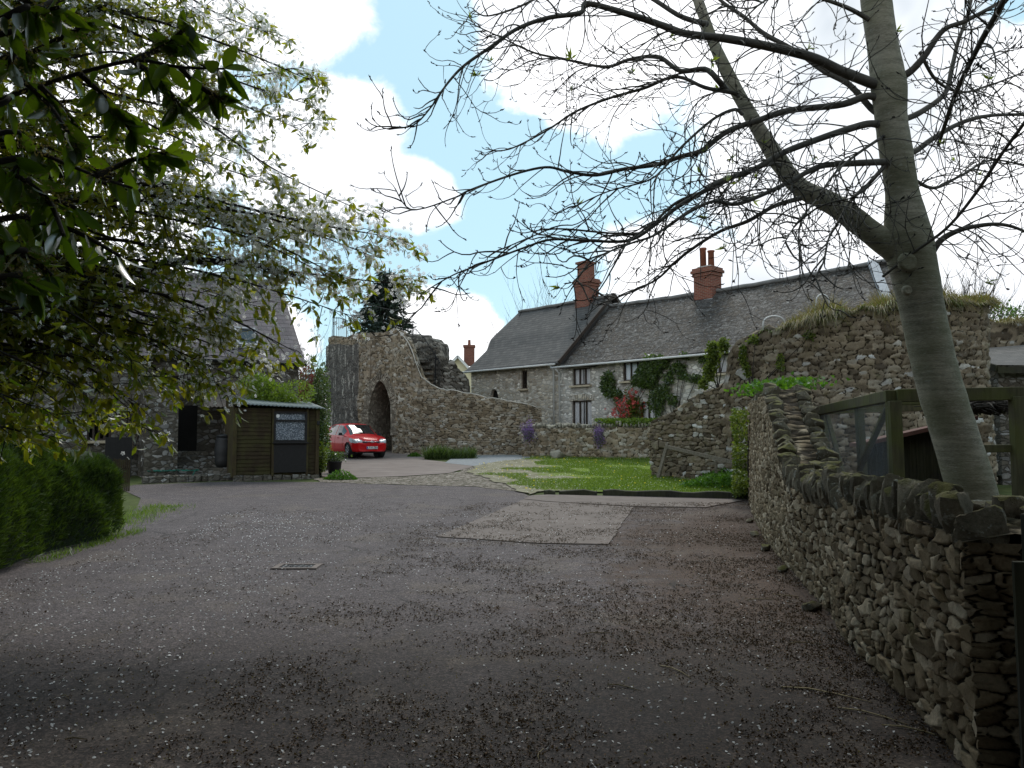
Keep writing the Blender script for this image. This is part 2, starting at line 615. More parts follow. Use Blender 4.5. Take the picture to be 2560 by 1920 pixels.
def ground_mats():
    M = {}
    # asphalt of the yard: grey, worn, browner with litter near the right-hand wall
    m_, t = mat('asphalt')
    p = t.pos()
    x, y, z = t.sep(p)[0:3]
    grit = t.voro(95, p)
    gr = t.new('SeparateColor', {0: grit.outputs['Color']}).outputs[0]
    fine = t.noise(160, p, 3, 0.7)
    mid = t.noise(3.2, p, 6, 0.65)
    big = t.noise(0.45, p, 5, 0.6)
    f = t.m('ADD', t.m('MULTIPLY', gr, 0.5), t.m('ADD', t.m('MULTIPLY', fine, 0.25), t.m('MULTIPLY', mid, 0.35)))
    col = t.ramp(f, [(0.22, (0.020, 0.0155, 0.0155)), (0.55, (0.066, 0.053, 0.054)), (0.95, (0.225, 0.185, 0.182))])
    # brown moss and leaf mould, thick along the wall
    wall = t.m('SUBTRACT', x, t.m('ADD', 0.2, t.m('MULTIPLY', y, 0.17)))
    bz = t.m('ADD', t.m('MULTIPLY', wall, 0.16), t.m('ADD', t.m('MULTIPLY', t.noise(2.1, p, 7, 0.72), 1.0), t.m('MULTIPLY', big, 0.5)))
    br = t.m('MULTIPLY', t.sstep(bz, 0.50, 0.82), t.sstep(y, 22, 13))
    col = t.mix(t.m('MULTIPLY', br, 0.88), col, t.mix(gr, (0.014, 0.0074, 0.0048), (0.090, 0.049, 0.028)))
    # dark mould, with the trees' shade painted in, at the near end of the yard
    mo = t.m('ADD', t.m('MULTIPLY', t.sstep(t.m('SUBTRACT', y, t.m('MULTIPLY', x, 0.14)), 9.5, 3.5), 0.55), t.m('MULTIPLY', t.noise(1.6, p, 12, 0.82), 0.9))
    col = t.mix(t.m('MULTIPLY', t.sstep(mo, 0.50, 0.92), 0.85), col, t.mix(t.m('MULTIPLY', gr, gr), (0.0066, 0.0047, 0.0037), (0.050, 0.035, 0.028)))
    tanp = t.m('MULTIPLY', t.sstep(t.noise(0.8, p, 5, 0.65), 0.50, 0.66), 0.4)
    col = t.mix(tanp, col, t.mix(gr, (0.050, 0.039, 0.032), (0.165, 0.13, 0.102)))
    grain = t.sstep(t.noise(26, p, 5, 0.85), 0.30, 0.70, 0.62, 1.42)
    col = t.mix(1.0, col, t.new('CombineColor', {0: grain, 1: grain, 2: grain}).outputs[0], 'MULTIPLY')
    wp = t.new('TexNoise', {'Scale': 1.3, 'Detail': 5})
    t.put(wp.inputs['Vector'], p)
    ce = t.voro(0.42, t.mix(0.55, p, wp.outputs['Color'], 'ADD'), 'DISTANCE_TO_EDGE').outputs['Distance']
    crack = t.m('MULTIPLY', t.sstep(ce, 0.012, 0.002), t.sstep(t.noise(0.5, p, 3), 0.48, 0.60))
    col = t.mix(t.m('MULTIPLY', crack, 0.7), col, (0.012, 0.010, 0.008))
    trk = t.m('MULTIPLY', t.sstep(t.noise(0.9, t.scale(p, 1.6, 0.16, 1), 4, 0.6), 0.50, 0.68), 0.30)
    col = t.mix(trk, col, t.mix(1.0, col, (0.55, 0.54, 0.54), 'MULTIPLY'))
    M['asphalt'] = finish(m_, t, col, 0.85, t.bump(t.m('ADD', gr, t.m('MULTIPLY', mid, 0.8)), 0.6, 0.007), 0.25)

    m_, t = mat('concrete')
    p = t.pos()
    fine = t.noise(70, p, 5, 0.7)
    mid = t.noise(2.6, p, 6, 0.65)
    f = t.m('ADD', t.m('MULTIPLY', fine, 0.45), t.m('MULTIPLY', mid, 0.55))
    col = t.ramp(f, [(0.28, (0.080, 0.064, 0.056)), (0.52, (0.152, 0.123, 0.109)), (0.8, (0.22, 0.185, 0.166))])
    dk = t.sstep(t.noise(5.5, p, 6, 0.75), 0.60, 0.70)
    col = t.mix(t.m('MULTIPLY', dk, 0.6), col, (0.05, 0.042, 0.034))
    M['concrete'] = finish(m_, t, col, 0.9, t.bump(f, 0.4, 0.006), 0.2)

    m_, t = mat('driveway_concrete')
    p = t.pos()
    fine = t.noise(30, p, 5, 0.7)
    mid = t.noise(1.1, t.scale(p, 1, 2.0, 1), 6, 0.65)
    f = t.m('ADD', t.m('MULTIPLY', fine, 0.4), t.m('MULTIPLY', mid, 0.6))
    col = t.ramp(f, [(0.3, (0.105, 0.082, 0.073)), (0.52, (0.19, 0.155, 0.14)), (0.75, (0.27, 0.225, 0.205))])
    M['driveway'] = finish(m_, t, col, 0.9, t.bump(f, 0.3, 0.01), 0.2)

    m_, t = mat('pale_path')
    p = t.pos()
    f = t.noise(9, p, 6, 0.7)
    M['path'] = finish(m_, t, t.ramp(f, [(0.3, (0.15, 0.155, 0.16)), (0.7, (0.27, 0.28, 0.29))]), 0.9, t.bump(f, 0.3, 0.01), 0.2)

    m_, t = mat('cobbles')
    p = t.pos()
    vo = t.voro(6.5, p)
    ed = t.voro(6.5, p, 'DISTANCE_TO_EDGE').outputs['Distance']
    r_ = t.new('SeparateColor', {0: vo.outputs['Color']}).outputs[0]
    col = t.ramp(r_, [(0, (0.10, 0.08, 0.065)), (0.5, (0.19, 0.157, 0.13)), (1, (0.29, 0.25, 0.215))])
    j = t.sstep(ed, 0.02, 0.12)
    col = t.mix(j, (0.055, 0.05, 0.028), col)
    M['cobbles'] = finish(m_, t, col, 0.9, t.bump(j, 0.7, 0.03), 0.2)

    m_, t = mat('lawn_turf')
    p = t.pos()
    x, y, z = t.sep(p)[0:3]
    n = t.noise(2.2, p, 6, 0.7)
    n2 = t.noise(22, p, 4, 0.7)
    col = t.ramp(t.m('ADD', t.m('MULTIPLY', n, 0.5), t.m('MULTIPLY', n2, 0.5)),
                 [(0.3, (0.060, 0.098, 0.013)), (0.55, (0.13, 0.185, 0.024)), (0.8, (0.20, 0.235, 0.045))])
    worn = t.m('MULTIPLY', t.sstep(t.m('ADD', t.noise(1.5, p, 6, 0.7), t.m('MAXIMUM', t.m('MULTIPLY', t.m('SUBTRACT', 2.0, x), 0.15), -0.12)), 0.50, 0.66), 0.85)
    vo = t.voro(6.5, p)
    r_ = t.new('SeparateColor', {0: vo.outputs['Color']}).outputs[0]
    col = t.mix(worn, col, t.ramp(r_, [(0, (0.14, 0.12, 0.085)), (1, (0.31, 0.27, 0.22))]))
    M['lawn'] = finish(m_, t, col, 0.95, t.bump(n2, 0.6, 0.03), 0.1)

    m_, t = mat('earth')
    p = t.pos()
    n = t.noise(1.6, p, 7, 0.7)
    M['earth'] = finish(m_, t, t.ramp(n, [(0.3, (0.035, 0.045, 0.015)), (0.7, (0.085, 0.10, 0.035))]), 0.95, t.bump(n, 0.6, 0.05), 0.1)
    return M


MAT = ground_mats()
TAN = [(0.0, (0.100, 0.077, 0.052)), (0.25, (0.185, 0.146, 0.100)), (0.55, (0.240, 0.198, 0.145)), (0.85, (0.24, 0.215, 0.175)), (1.0, (0.38, 0.355, 0.31))]
GREYBROWN = [(0.0, (0.070, 0.054, 0.037)), (0.3, (0.130, 0.104, 0.073)), (0.65, (0.178, 0.145, 0.102)), (0.9, (0.21, 0.185, 0.145)), (1.0, (0.42, 0.42, 0.41))]
MAT['tower_stone'] = masonry_mat('tower_stone', TAN, (0.050, 0.040, 0.028), 0.3, 0.25, 0.25, 1.3)
MAT['arch_stone'] = rubble_mat('arch_stone', 7, [(0, (0.16, 0.13, 0.10)), (1, (0.36, 0.32, 0.26))], (0.12, 0.1, 0.075), 1.0, 0.05)
MAT['ruin_stone'] = masonry_mat('ruin_stone', GREYBROWN, (0.045, 0.035, 0.022), 0.25, 0.35, 0.25, 1.25)
MAT['yard_stone'] = masonry_mat('yard_stone', [(0.0, (0.072, 0.052, 0.031)), (0.35, (0.125, 0.094, 0.058)), (0.7, (0.172, 0.134, 0.087)), (1.0, (0.29, 0.24, 0.175))],
                                (0.030, 0.023, 0.015), 0.25, 0.2, 0.0, 1.45)
MAT['low_stone'] = masonry_mat('low_stone', TAN, (0.07, 0.058, 0.034), 0.3, 0.4, 0.3, 1.3, (0.12, 0.105, 0.03))
MAT['house_stone'] = rubble_mat('house_stone', 3.6, [(0, (0.30, 0.25, 0.19)), (0.4, (0.47, 0.42, 0.34)), (0.7, (0.55, 0.505, 0.43)), (1, (0.68, 0.64, 0.58))],
                                (0.44, 0.41, 0.36), 1.9, 0.14, 0.9, 0.15)
MAT['house_stone_pale'] = rubble_mat('house_stone_pale', 3.8, [(0, (0.35, 0.32, 0.275)), (0.5, (0.55, 0.52, 0.465)), (1, (0.72, 0.695, 0.65))],
                                     (0.48, 0.465, 0.43), 1.9, 0.12, 0.9, 0.15)
MAT['barn_stone'] = rubble_mat('barn_stone', 4.6, [(0, (0.075, 0.064, 0.05)), (0.4, (0.14, 0.125, 0.10)), (0.75, (0.20, 0.19, 0.175)), (1, (0.34, 0.34, 0.335))],
                               (0.11, 0.098, 0.08), 1.8, 0.12, 0.9, 0.35, 0.4)
MAT['slate_smooth'] = slate_mat('slate_smooth', (0.060, 0.057, 0.055), (0.098, 0.090, 0.085), 0.22, 0.30, 0.0, 0.0, 0.5)
MAT['slate_mossy'] = slate_mat('slate_mossy', (0.066, 0.060, 0.056), (0.120, 0.109, 0.098), 0.34, 0.42, 0.85, 0.45, 1.0)
MAT['slate_purple'] = slate_mat('slate_purple', (0.078, 0.066, 0.076), (0.125, 0.110, 0.122), 0.24, 0.34, 0.0, 0.1, 0.6)
MAT['brick'] = None


def brick_mat():
    m_, t = mat('red_brick')
    c = t.coord()
    x, y, z = t.sep(c)[0:3]
    uv = t.new('CombineXYZ', {0: t.m('ADD', x, y), 1: z, 2: 0.0}).outputs[0]
    br = t.new('TexBrick', {'Vector': uv, 'Color1': (0.24, 0.075, 0.048), 'Color2': (0.15, 0.048, 0.034), 'Mortar': (0.24, 0.19, 0.15), 'Scale': 1.0,
                            'Mortar Size': 0.008, 'Brick Width': 0.22, 'Row Height': 0.075})
    n = t.noise(5, c, 5)
    col = t.mix(t.m('MULTIPLY', t.sstep(n, 0.5, 0.75), 0.5), br.outputs[0], (0.12, 0.075, 0.055))
    return finish(m_, t, col, 0.9, t.bump(n, 0.4, 0.01), 0.15)


MAT['brick'] = brick_mat()
MAT['mortar_cap'] = plain('mortar_cap', (0.30, 0.28, 0.25), 0.9, 0.3, 9)
MAT['cement'] = plain('cement', (0.17, 0.165, 0.16), 0.9, 0.25, 4)
MAT['lead'] = plain('lead', (0.30, 0.32, 0.35), 0.6, 0.2, 6)
MAT['white_plastic'] = plain('white_plastic', (0.50, 0.50, 0.49), 0.5, 0.08, 5, spec=0.4, bump=0.03)
MAT['frame_brown'] = plain('frame_brown', (0.05, 0.036, 0.028), 0.6, 0.3, 20)
MAT['curtain'] = plain('curtain', (0.80, 0.80, 0.80), 0.9, 0.12, 16, bump=0.6, bdist=0.03)
MAT['sill_stone'] = plain('sill_stone', (0.40, 0.34, 0.25), 0.9, 0.2, 8)
MAT['dark_void'] = plain('dark_void', (0.012, 0.011, 0.010), 0.9, 0.3, 4)
MAT['cream_render'] = plain('cream_render', (0.72, 0.66, 0.46), 0.9, 0.06, 2)
MAT['white_paint'] = plain('white_paint', (0.78, 0.78, 0.76), 0.6, 0.06, 4)
MAT['iron'] = plain('iron', (0.018, 0.018, 0.020), 0.5, 0.3, 20, metal=0.3)
MAT['mortar_line'] = plain('mortar_line', (0.48, 0.45, 0.40), 0.9, 0.25, 8)
MAT['dark_wood'] = None


def wood_mat(name, lo, hi, green=0.0, vert=True, rough=0.85):
    m_, t = mat(name)
    c = t.coord()
    st = t.scale(c, 9, 9, 0.8) if vert else t.scale(c, 0.8, 9, 9)
    n = t.noise(2.6, st, 5, 0.65)
    b = t.noise(2.2, c, 4, 0.6)
    col = t.ramp(n, [(0.3, lo), (0.7, hi)])
    if green:
        col = t.mix(t.m('MULTIPLY', t.sstep(b, 0.40, 0.62), green), col, (0.085, 0.095, 0.022))
    return finish(m_, t, col, rough, t.bump(n, 0.5, 0.006), 0.2)


MAT['shed_wood'] = wood_mat('shed_wood', (0.018, 0.0125, 0.007), (0.042, 0.030, 0.016), 0.22, False)
MAT['shed_post'] = wood_mat('shed_post', (0.028, 0.020, 0.011), (0.060, 0.044, 0.023), 0.25, True)
MAT['mossy_wood'] = wood_mat('mossy_wood', (0.042, 0.038, 0.022), (0.095, 0.088, 0.048), 0.55, True)
MAT['grey_wood'] = wood_mat('grey_wood', (0.075, 0.062, 0.048), (0.17, 0.145, 0.115), 0.1, False)
MAT['pale_wood'] = wood_mat('pale_wood', (0.085, 0.071, 0.055), (0.21, 0.18, 0.145), 0.05, False)
MAT['coop_wood'] = wood_mat('coop_wood', (0.018, 0.017, 0.013), (0.045, 0.042, 0.032), 0.15, True)
MAT['dark_board'] = plain('dark_board', (0.014, 0.013, 0.013), 0.7, 0.3, 12)
MAT['tin'] = plain('tin', (0.11, 0.135, 0.135), 0.55, 0.3, 6, metal=0.2)
MAT['tin_rusty'] = plain('tin_rusty', (0.10, 0.08, 0.07), 0.75, 0.35, 5)
MAT['felt_red'] = plain('felt_red', (0.11, 0.050, 0.038), 0.9, 0.25, 10)
MAT['lace'] = None


def glass_mat(name, tint=(0.03, 0.035, 0.04), rough=0.04, alpha=0.35):
    """window pane: mostly mirror-like at grazing angles, seen through straight on"""
    m_, t = mat(name)
    gl = t.new('BsdfGlossy', {0: (0.9, 0.95, 1.0), 'Roughness': rough}).outputs[0]
    tr = t.new('BsdfTransparent', {0: (0.94, 0.95, 0.96)}).outputs[0]
    fr = t.m('ADD', t.m('MULTIPLY', t.new('Fresnel', {0: 1.45}).outputs[0], 0.9), 0.02, clamp=True)
    mx = t.new('MixShader', {0: fr, 1: tr, 2: gl}).outputs[0]
    t.new('OutputMaterial', {0: mx})
    return m_


MAT['glass'] = glass_mat('glass')


def dark_glass(name='car_glass'):
    m_, t = mat(name)
    return finish(m_, t, (0.012, 0.015, 0.018), 0.03, None, 0.8)


MAT['car_glass'] = dark_glass()


def lace_mat():
    m_, t = mat('lace_net')
    c = t.coord()
    vo = t.voro(26, c).outputs['Distance']
    f = t.sstep(vo, 0.25, 0.55)
    return finish(m_, t, t.mix(f, (0.70, 0.76, 0.82), (0.20, 0.24, 0.28)), 0.9)


MAT['lace'] = lace_mat()


def paint(name, col, coat=1.0):
    m_, t = mat(name)
    return finish(m_, t, col, 0.34, None, 0.22, 0.0, **{'Coat Weight': coat, 'Coat Roughness': 0.05})


MAT['red_paint'] = paint('red_paint', (0.52, 0.004, 0.008), 0.2)
MAT['rubber'] = plain('rubber', (0.016, 0.016, 0.017), 0.85, 0.2, 30)
MAT['alloy'] = plain('alloy', (0.30, 0.31, 0.32), 0.4, 0.15, 9, metal=0.6, bump=0.0)
MAT['chrome'] = plain('chrome', (0.6, 0.6, 0.62), 0.15, 0.05, 9, metal=0.9, bump=0.0)
MAT['lamp_glass'] = plain('lamp_glass', (0.40, 0.42, 0.44), 0.12, 0.3, 24, spec=0.8, bump=0.0)
MAT['black_plastic'] = plain('black_plastic', (0.015, 0.015, 0.016), 0.55, 0.2, 12)
MAT['plate_white'] = plain('plate_white', (0.72, 0.73, 0.72), 0.5, 0.03, 9, bump=0.0)
MAT['plate_blue'] = plain('plate_blue', (0.03, 0.09, 0.35), 0.5, 0.05, 9, bump=0.0)
MAT['ink'] = plain('ink', (0.01, 0.01, 0.012), 0.6, 0.05, 9, bump=0.0)

MAT['bark_grey'] = bark_mat('bark_grey', (0.105, 0.096, 0.070), (0.42, 0.385, 0.30), 0.42)
MAT['bark_twig'] = bark_mat('bark_twig', (0.055, 0.050, 0.044), (0.145, 0.133, 0.115))
MAT['bark_dark'] = bark_mat('bark_dark', (0.018, 0.015, 0.012), (0.055, 0.046, 0.038))
MAT['bud'] = plain('bud', (0.022, 0.016, 0.014), 0.7, 0.4, 40)
MAT['leaf_new'] = leaf_mat('leaf_new', (0.16, 0.20, 0.04), (0.28, 0.32, 0.06), 0.5)
MAT['leaf_cherry'] = leaf_mat('leaf_cherry', (0.085, 0.125, 0.014), (0.23, 0.21, 0.036), 0.62, 0.4, 0.04, (1.75, 1.8, 0.5))
MAT['leaf_bronze'] = leaf_mat('leaf_bronze', (0.060, 0.050, 0.018), (0.12, 0.095, 0.036), 0.25, 0.5, 0.03, (1.1, 1.0, 0.7))
MAT['leaf_laurel'] = leaf_mat('leaf_laurel', (0.035, 0.060, 0.009), (0.075, 0.105, 0.015), 0.52, 0.30, 0.07, (2.3, 2.6, 0.5))
MAT['blossom'] = leaf_mat('blossom', (0.72, 0.72, 0.71), (0.90, 0.90, 0.90), 0.6, 0.6, 0.02, (1, 1, 1))
MAT['raceme'] = leaf_mat('raceme', (0.16, 0.12, 0.07), (0.26, 0.22, 0.13), 0.3, 0.6, 0.02)
MAT['leaf_hedge'] = leaf_mat('leaf_hedge', (0.018, 0.038, 0.007), (0.075, 0.115, 0.018), 0.38, 0.5, 0.04)
MAT['leaf_lime'] = leaf_mat('leaf_lime', (0.10, 0.16, 0.018), (0.22, 0.30, 0.035), 0.45, 0.5, 0.04)
MAT['leaf_green'] = leaf_mat('leaf_green', (0.035, 0.065, 0.014), (0.11, 0.165, 0.036), 0.4, 0.4, 0.08)
MAT['leaf_bright'] = leaf_mat('leaf_bright', (0.045, 0.11, 0.015), (0.11, 0.22, 0.03), 0.4, 0.5, 0.02)
MAT['leaf_ivy'] = leaf_mat('leaf_ivy', (0.05, 0.08, 0.015), (0.17, 0.21, 0.04), 0.4, 0.5, 0.02)
MAT['leaf_red'] = leaf_mat('leaf_red', (0.09, 0.03, 0.025), (0.22, 0.075, 0.06), 0.35, 0.5, 0.04, (1.2, 0.8, 0.7))
MAT['petal_red'] = leaf_mat('petal_red', (0.46, 0.05, 0.05), (0.64, 0.14, 0.13), 0.3, 0.6, 0.02, (1.1, 0.7, 0.7))
MAT['petal_purple'] = leaf_mat('petal_purple', (0.23, 0.14, 0.34), (0.42, 0.29, 0.54), 0.3, 0.6, 0.02, (1, 0.8, 1.1))
MAT['petal_yellow'] = leaf_mat('petal_yellow', (0.66, 0.50, 0.02), (0.80, 0.62, 0.05), 0.2, 0.6, 0.02, (1, 1, 0.7))
MAT['needle'] = leaf_mat('needle', (0.010, 0.020, 0.014), (0.035, 0.055, 0.035), 0.15, 0.5, 0.05)
MAT['grass_green'] = leaf_mat('grass_green', (0.065, 0.12, 0.016), (0.18, 0.25, 0.035), 0.45, 0.5, 0.03)
MAT['grass_dry'] = leaf_mat('grass_dry', (0.10, 0.083, 0.036), (0.26, 0.205, 0.105), 0.4, 0.6, 0.02)
MAT['litter'] = leaf_mat('litter', (0.020, 0.012, 0.008), (0.13, 0.082, 0.050), 0.1, 0.6, 0.02)
MAT['moss'] = plain('moss', (0.12, 0.115, 0.02), 0.95, 0.5, 30, bump=0.8, bdist=0.02)
MAT['straw'] = plain('straw', (0.26, 0.21, 0.12), 0.9, 0.2, 20)
MAT['terracotta_pot'] = plain('terracotta_pot', (0.25, 0.09, 0.055), 0.85, 0.3, 9)
MAT['hose_green'] = plain('hose_green', (0.02, 0.16, 0.12), 0.5, 0.1, 9)


# ------------------------------------------------------------------ foliage helpers
def unit(a):
    return a / np.maximum(np.linalg.norm(a, axis=-1, keepdims=True), 1e-9)


def rand_dirs(n):
    return unit(rng.normal(size=(n, 3)))


def leaves(O, D, L, W, up=None, prof=((0, 0.06), (0.3, 0.8), (0.6, 0.95), (1, 0.03)), fold=0.25, bend=0.25):
    """N leaves as two strips each; returns verts, quads, per-vertex random"""
    O = np.asarray(O, float)
    n = len(O)
    D = unit(np.asarray(D, float))
    L = np.broadcast_to(np.asarray(L, float), (n,))[:, None]
    W = np.broadcast_to(np.asarray(W, float), (n,))[:, None]
    up = rand_dirs(n) if up is None else np.broadcast_to(np.asarray(up, float), (n, 3)) + rng.normal(size=(n, 3)) * 0.35
    S = unit(np.cross(D, up))
    N_ = np.cross(S, D)
    k = len(prof)
    V = np.zeros((n, k, 3, 3))
    for i, (t, w) in enumerate(prof):
        base = O + D * (t * L) - N_ * (bend * t * t) * L
        V[:, i, 1] = base
        V[:, i, 0] = base - S * (w * W / 2) + N_ * (fold * w * W / 2)
        V[:, i, 2] = base + S * (w * W / 2) + N_ * (fold * w * W / 2)
    q = []
    for i in range(k - 1):
        for s_ in (0, 1):
            q.append((i * 3 + s_, i * 3 + s_ + 1, (i + 1) * 3 + s_ + 1, (i + 1) * 3 + s_))
    q = np.array(q)
    F = (np.arange(n)[:, None, None] * (k * 3) + q[None]).reshape(-1, 4)
    r_ = np.repeat(rng.random(n), k * 3)
    return V.reshape(-1, 3), F, r_


SHORT = ((0, 0.05), (0.45, 1.0), (1, 0.04))


def flowers(O, N_, size, petals=5):
    n = len(O)
    N_ = unit(N_)
    A = unit(np.cross(N_, rand_dirs(n)))
    B = np.cross(N_, A)
    size = np.broadcast_to(np.asarray(size, float), (n,))[:, None]
    V = np.zeros((n, petals * 4, 3))
    F = []
    for k in range(petals):
        a0 = 2 * math.pi * k / petals
        for j, (ang, rad, up) in enumerate(((a0, 0.08, 0), (a0 - 0.5, 0.75, 0.18), (a0, 1.0, 0.28), (a0 + 0.5, 0.75, 0.18))):
            V[:, k * 4 + j] = O + (A * math.cos(ang) + B * math.sin(ang)) * size * rad + N_ * size * up
        F.append((k * 4, k * 4 + 1, k * 4 + 2, k * 4 + 3))
    F = (np.arange(n)[:, None, None] * (petals * 4) + np.array(F)[None]).reshape(-1, 4)
    return V.reshape(-1, 3), F, np.repeat(rng.random(n), petals * 4)


def leaf_obj(name, sets, m_, parent=None, loc=None, local=False, smooth=False):
    Vs, Fs, Rs, b = [], [], [], 0
    for V, F, r_ in sets:
        Vs.append(V)
        Fs.append(F + b)
        Rs.append(r_)
        b += len(V)
    return np_mesh(name, np.concatenate(Vs), np.concatenate(Fs), m_, parent, smooth, loc, local, {'rnd': np.concatenate(Rs)})


def blob_points(n, c, rad, lumps=14, shell=0.55, seed=0):
    """points spread through a lumpy crown: several overlapping balls inside an ellipsoid"""
    g = np.random.default_rng(seed + 100)
    c = np.array(c, float)
    rad = np.array(rad, float)
    lc = unit(g.normal(size=(lumps, 3))) * (g.random((lumps, 1)) ** 0.5) * 0.72
    lr = 0.25 + 0.28 * g.random(lumps)
    i = g.integers(0, lumps, n)
    d = unit(g.normal(size=(n, 3)))
    r_ = (shell + (1 - shell) * g.random(n) ** 0.5) * lr[i]
    p = lc[i] + d * r_[:, None]
    out = unit(p * 0.6 + d)
    return c + p * rad, out


def shrub(name, base, c, rad, n, size, m_, label, cat='shrub', group=None, ratio=0.55, droop=0.2, seed=0, stems=5, stem_r=0.02, lumps=14):
    base = Vector(base)
    o = thing(name, base, label, cat, group)
    p, d = blob_points(n, c, rad, lumps, 0.5, seed)
    keep = p[:, 2] > base.z + 0.02
    p, d = p[keep], d[keep]
    d = unit(d + rng.normal(size=d.shape) * 0.6 - np.array([0, 0, droop]))
    k = len(p)
    leaf_obj('foliage', [leaves(p, d, size * (0.7 + 0.6 * rng.random(k)), size * ratio * (0.8 + 0.4 * rng.random(k)), prof=SHORT)], m_, o)
    mb = MB()
    for i in range(stems):
        q = Vector(c) + Vector((rnd.uniform(-.6, .6) * rad[0], rnd.uniform(-.6, .6) * rad[1], rnd.uniform(-.2, .5) * rad[2]))
        mid = base.lerp(q, 0.5) + Vector((rnd.uniform(-.1, .1), rnd.uniform(-.1, .1), 0.05))
        mb.tube([base + Vector((rnd.uniform(-.08, .08), rnd.uniform(-.08, .08), -0.03)), mid, q], [stem_r, stem_r * 0.7, stem_r * 0.3], 5)
    mb.build('stem', MAT['bark_dark'], o)
    return o


def blades(O, h, w, lean=0.35):
    n = len(O)
    D = unit(rng.normal(size=(n, 3)) * lean + np.array([0, 0, 1.0]))
    S = unit(np.cross(D, rand_dirs(n)))
    h = np.broadcast_to(h, (n,))[:, None]
    w = np.broadcast_to(w, (n,))[:, None]
    side = unit(rng.normal(size=(n, 3)) * np.array([1, 1, 0.2])) * 0.35
    V = np.stack([O - S * w / 2, O + S * w / 2, O + D * h * 0.6 + side * h * 0.25 + S * w * 0.35, O + D * h * 0.6 + side * h * 0.25 - S * w * 0.35,
                  O + D * h + side * h * 0.9 + S * w * .08, O + D * h + side * h * 0.9 - S * w * .08], 1)
    F = (np.arange(n)[:, None, None] * 6 + np.array([[0, 1, 2, 3], [3, 2, 4, 5]])[None]).reshape(-1, 4)
    return V.reshape(-1, 3), F, np.repeat(rng.random(n), 6)

# ------------------------------------------------------------------ ground and paving
def ground_sheet(name, poly, dz, m_, step=0.5, label=None, kind='structure', skirt=0.0, ragged=0.0):
    """a flat-lying sheet that follows the rising ground; poly = [(x, y)]"""
    xs, ys = [q[0] for q in poly], [q[1] for q in poly]
    pts = []
    n = len(poly)
    for i in range(n):
        a, b = Vector(poly[i][:2]), Vector(poly[(i + 1) % n][:2])
        k = max(1, int((b - a).length / step))
        pts += [a.lerp(b, j / k) + (Vector((rnd.uniform(-ragged, ragged), rnd.uniform(-ragged, ragged))) if j else Vector((0, 0))) for j in range(k)]
    nb = len(pts)
    edges = [(i, (i + 1) % nb) for i in range(nb)]
    y = min(ys) + step / 2
    while y < max(ys):
        x = min(xs) + step / 2
        while x < max(xs):
            inside = False
            for i in range(n):
                (x1, y1), (x2, y2) = poly[i][:2], poly[(i + 1) % n][:2]
                if (y1 > y) != (y2 > y) and x < (x2 - x1) * (y - y1) / (y2 - y1) + x1:
                    inside = not inside
            if inside:
                pts.append(Vector((x + rnd.uniform(-.02, .02), y + rnd.uniform(-.02, .02))))
            x += step
        y += step
    v, e, f, *_ = delaunay_2d_cdt(pts, edges, [], 1, 1e-4)
    mb = MB()
    mb.add([(q.x, q.y, gz(q.x, q.y) + dz) for q in v], [tuple(t) for t in f])
    if skirt:
        b = len(mb.v)
        ring = pts[:nb]
        vs = [(q.x, q.y, gz(q.x, q.y) + dz) for q in ring] + [(q.x, q.y, gz(q.x, q.y) + dz - skirt) for q in ring]
        mb.add(vs, [(i, (i + 1) % nb, nb + (i + 1) % nb, nb + i) for i in range(nb)])
    o = mb.build(name, m_)
    return tag(o, label, None, None, kind)


def pxy(*pts):
    out = []
    for px, py in pts:
        q = G(px, py)
        out.append((q.x, q.y))
    return out


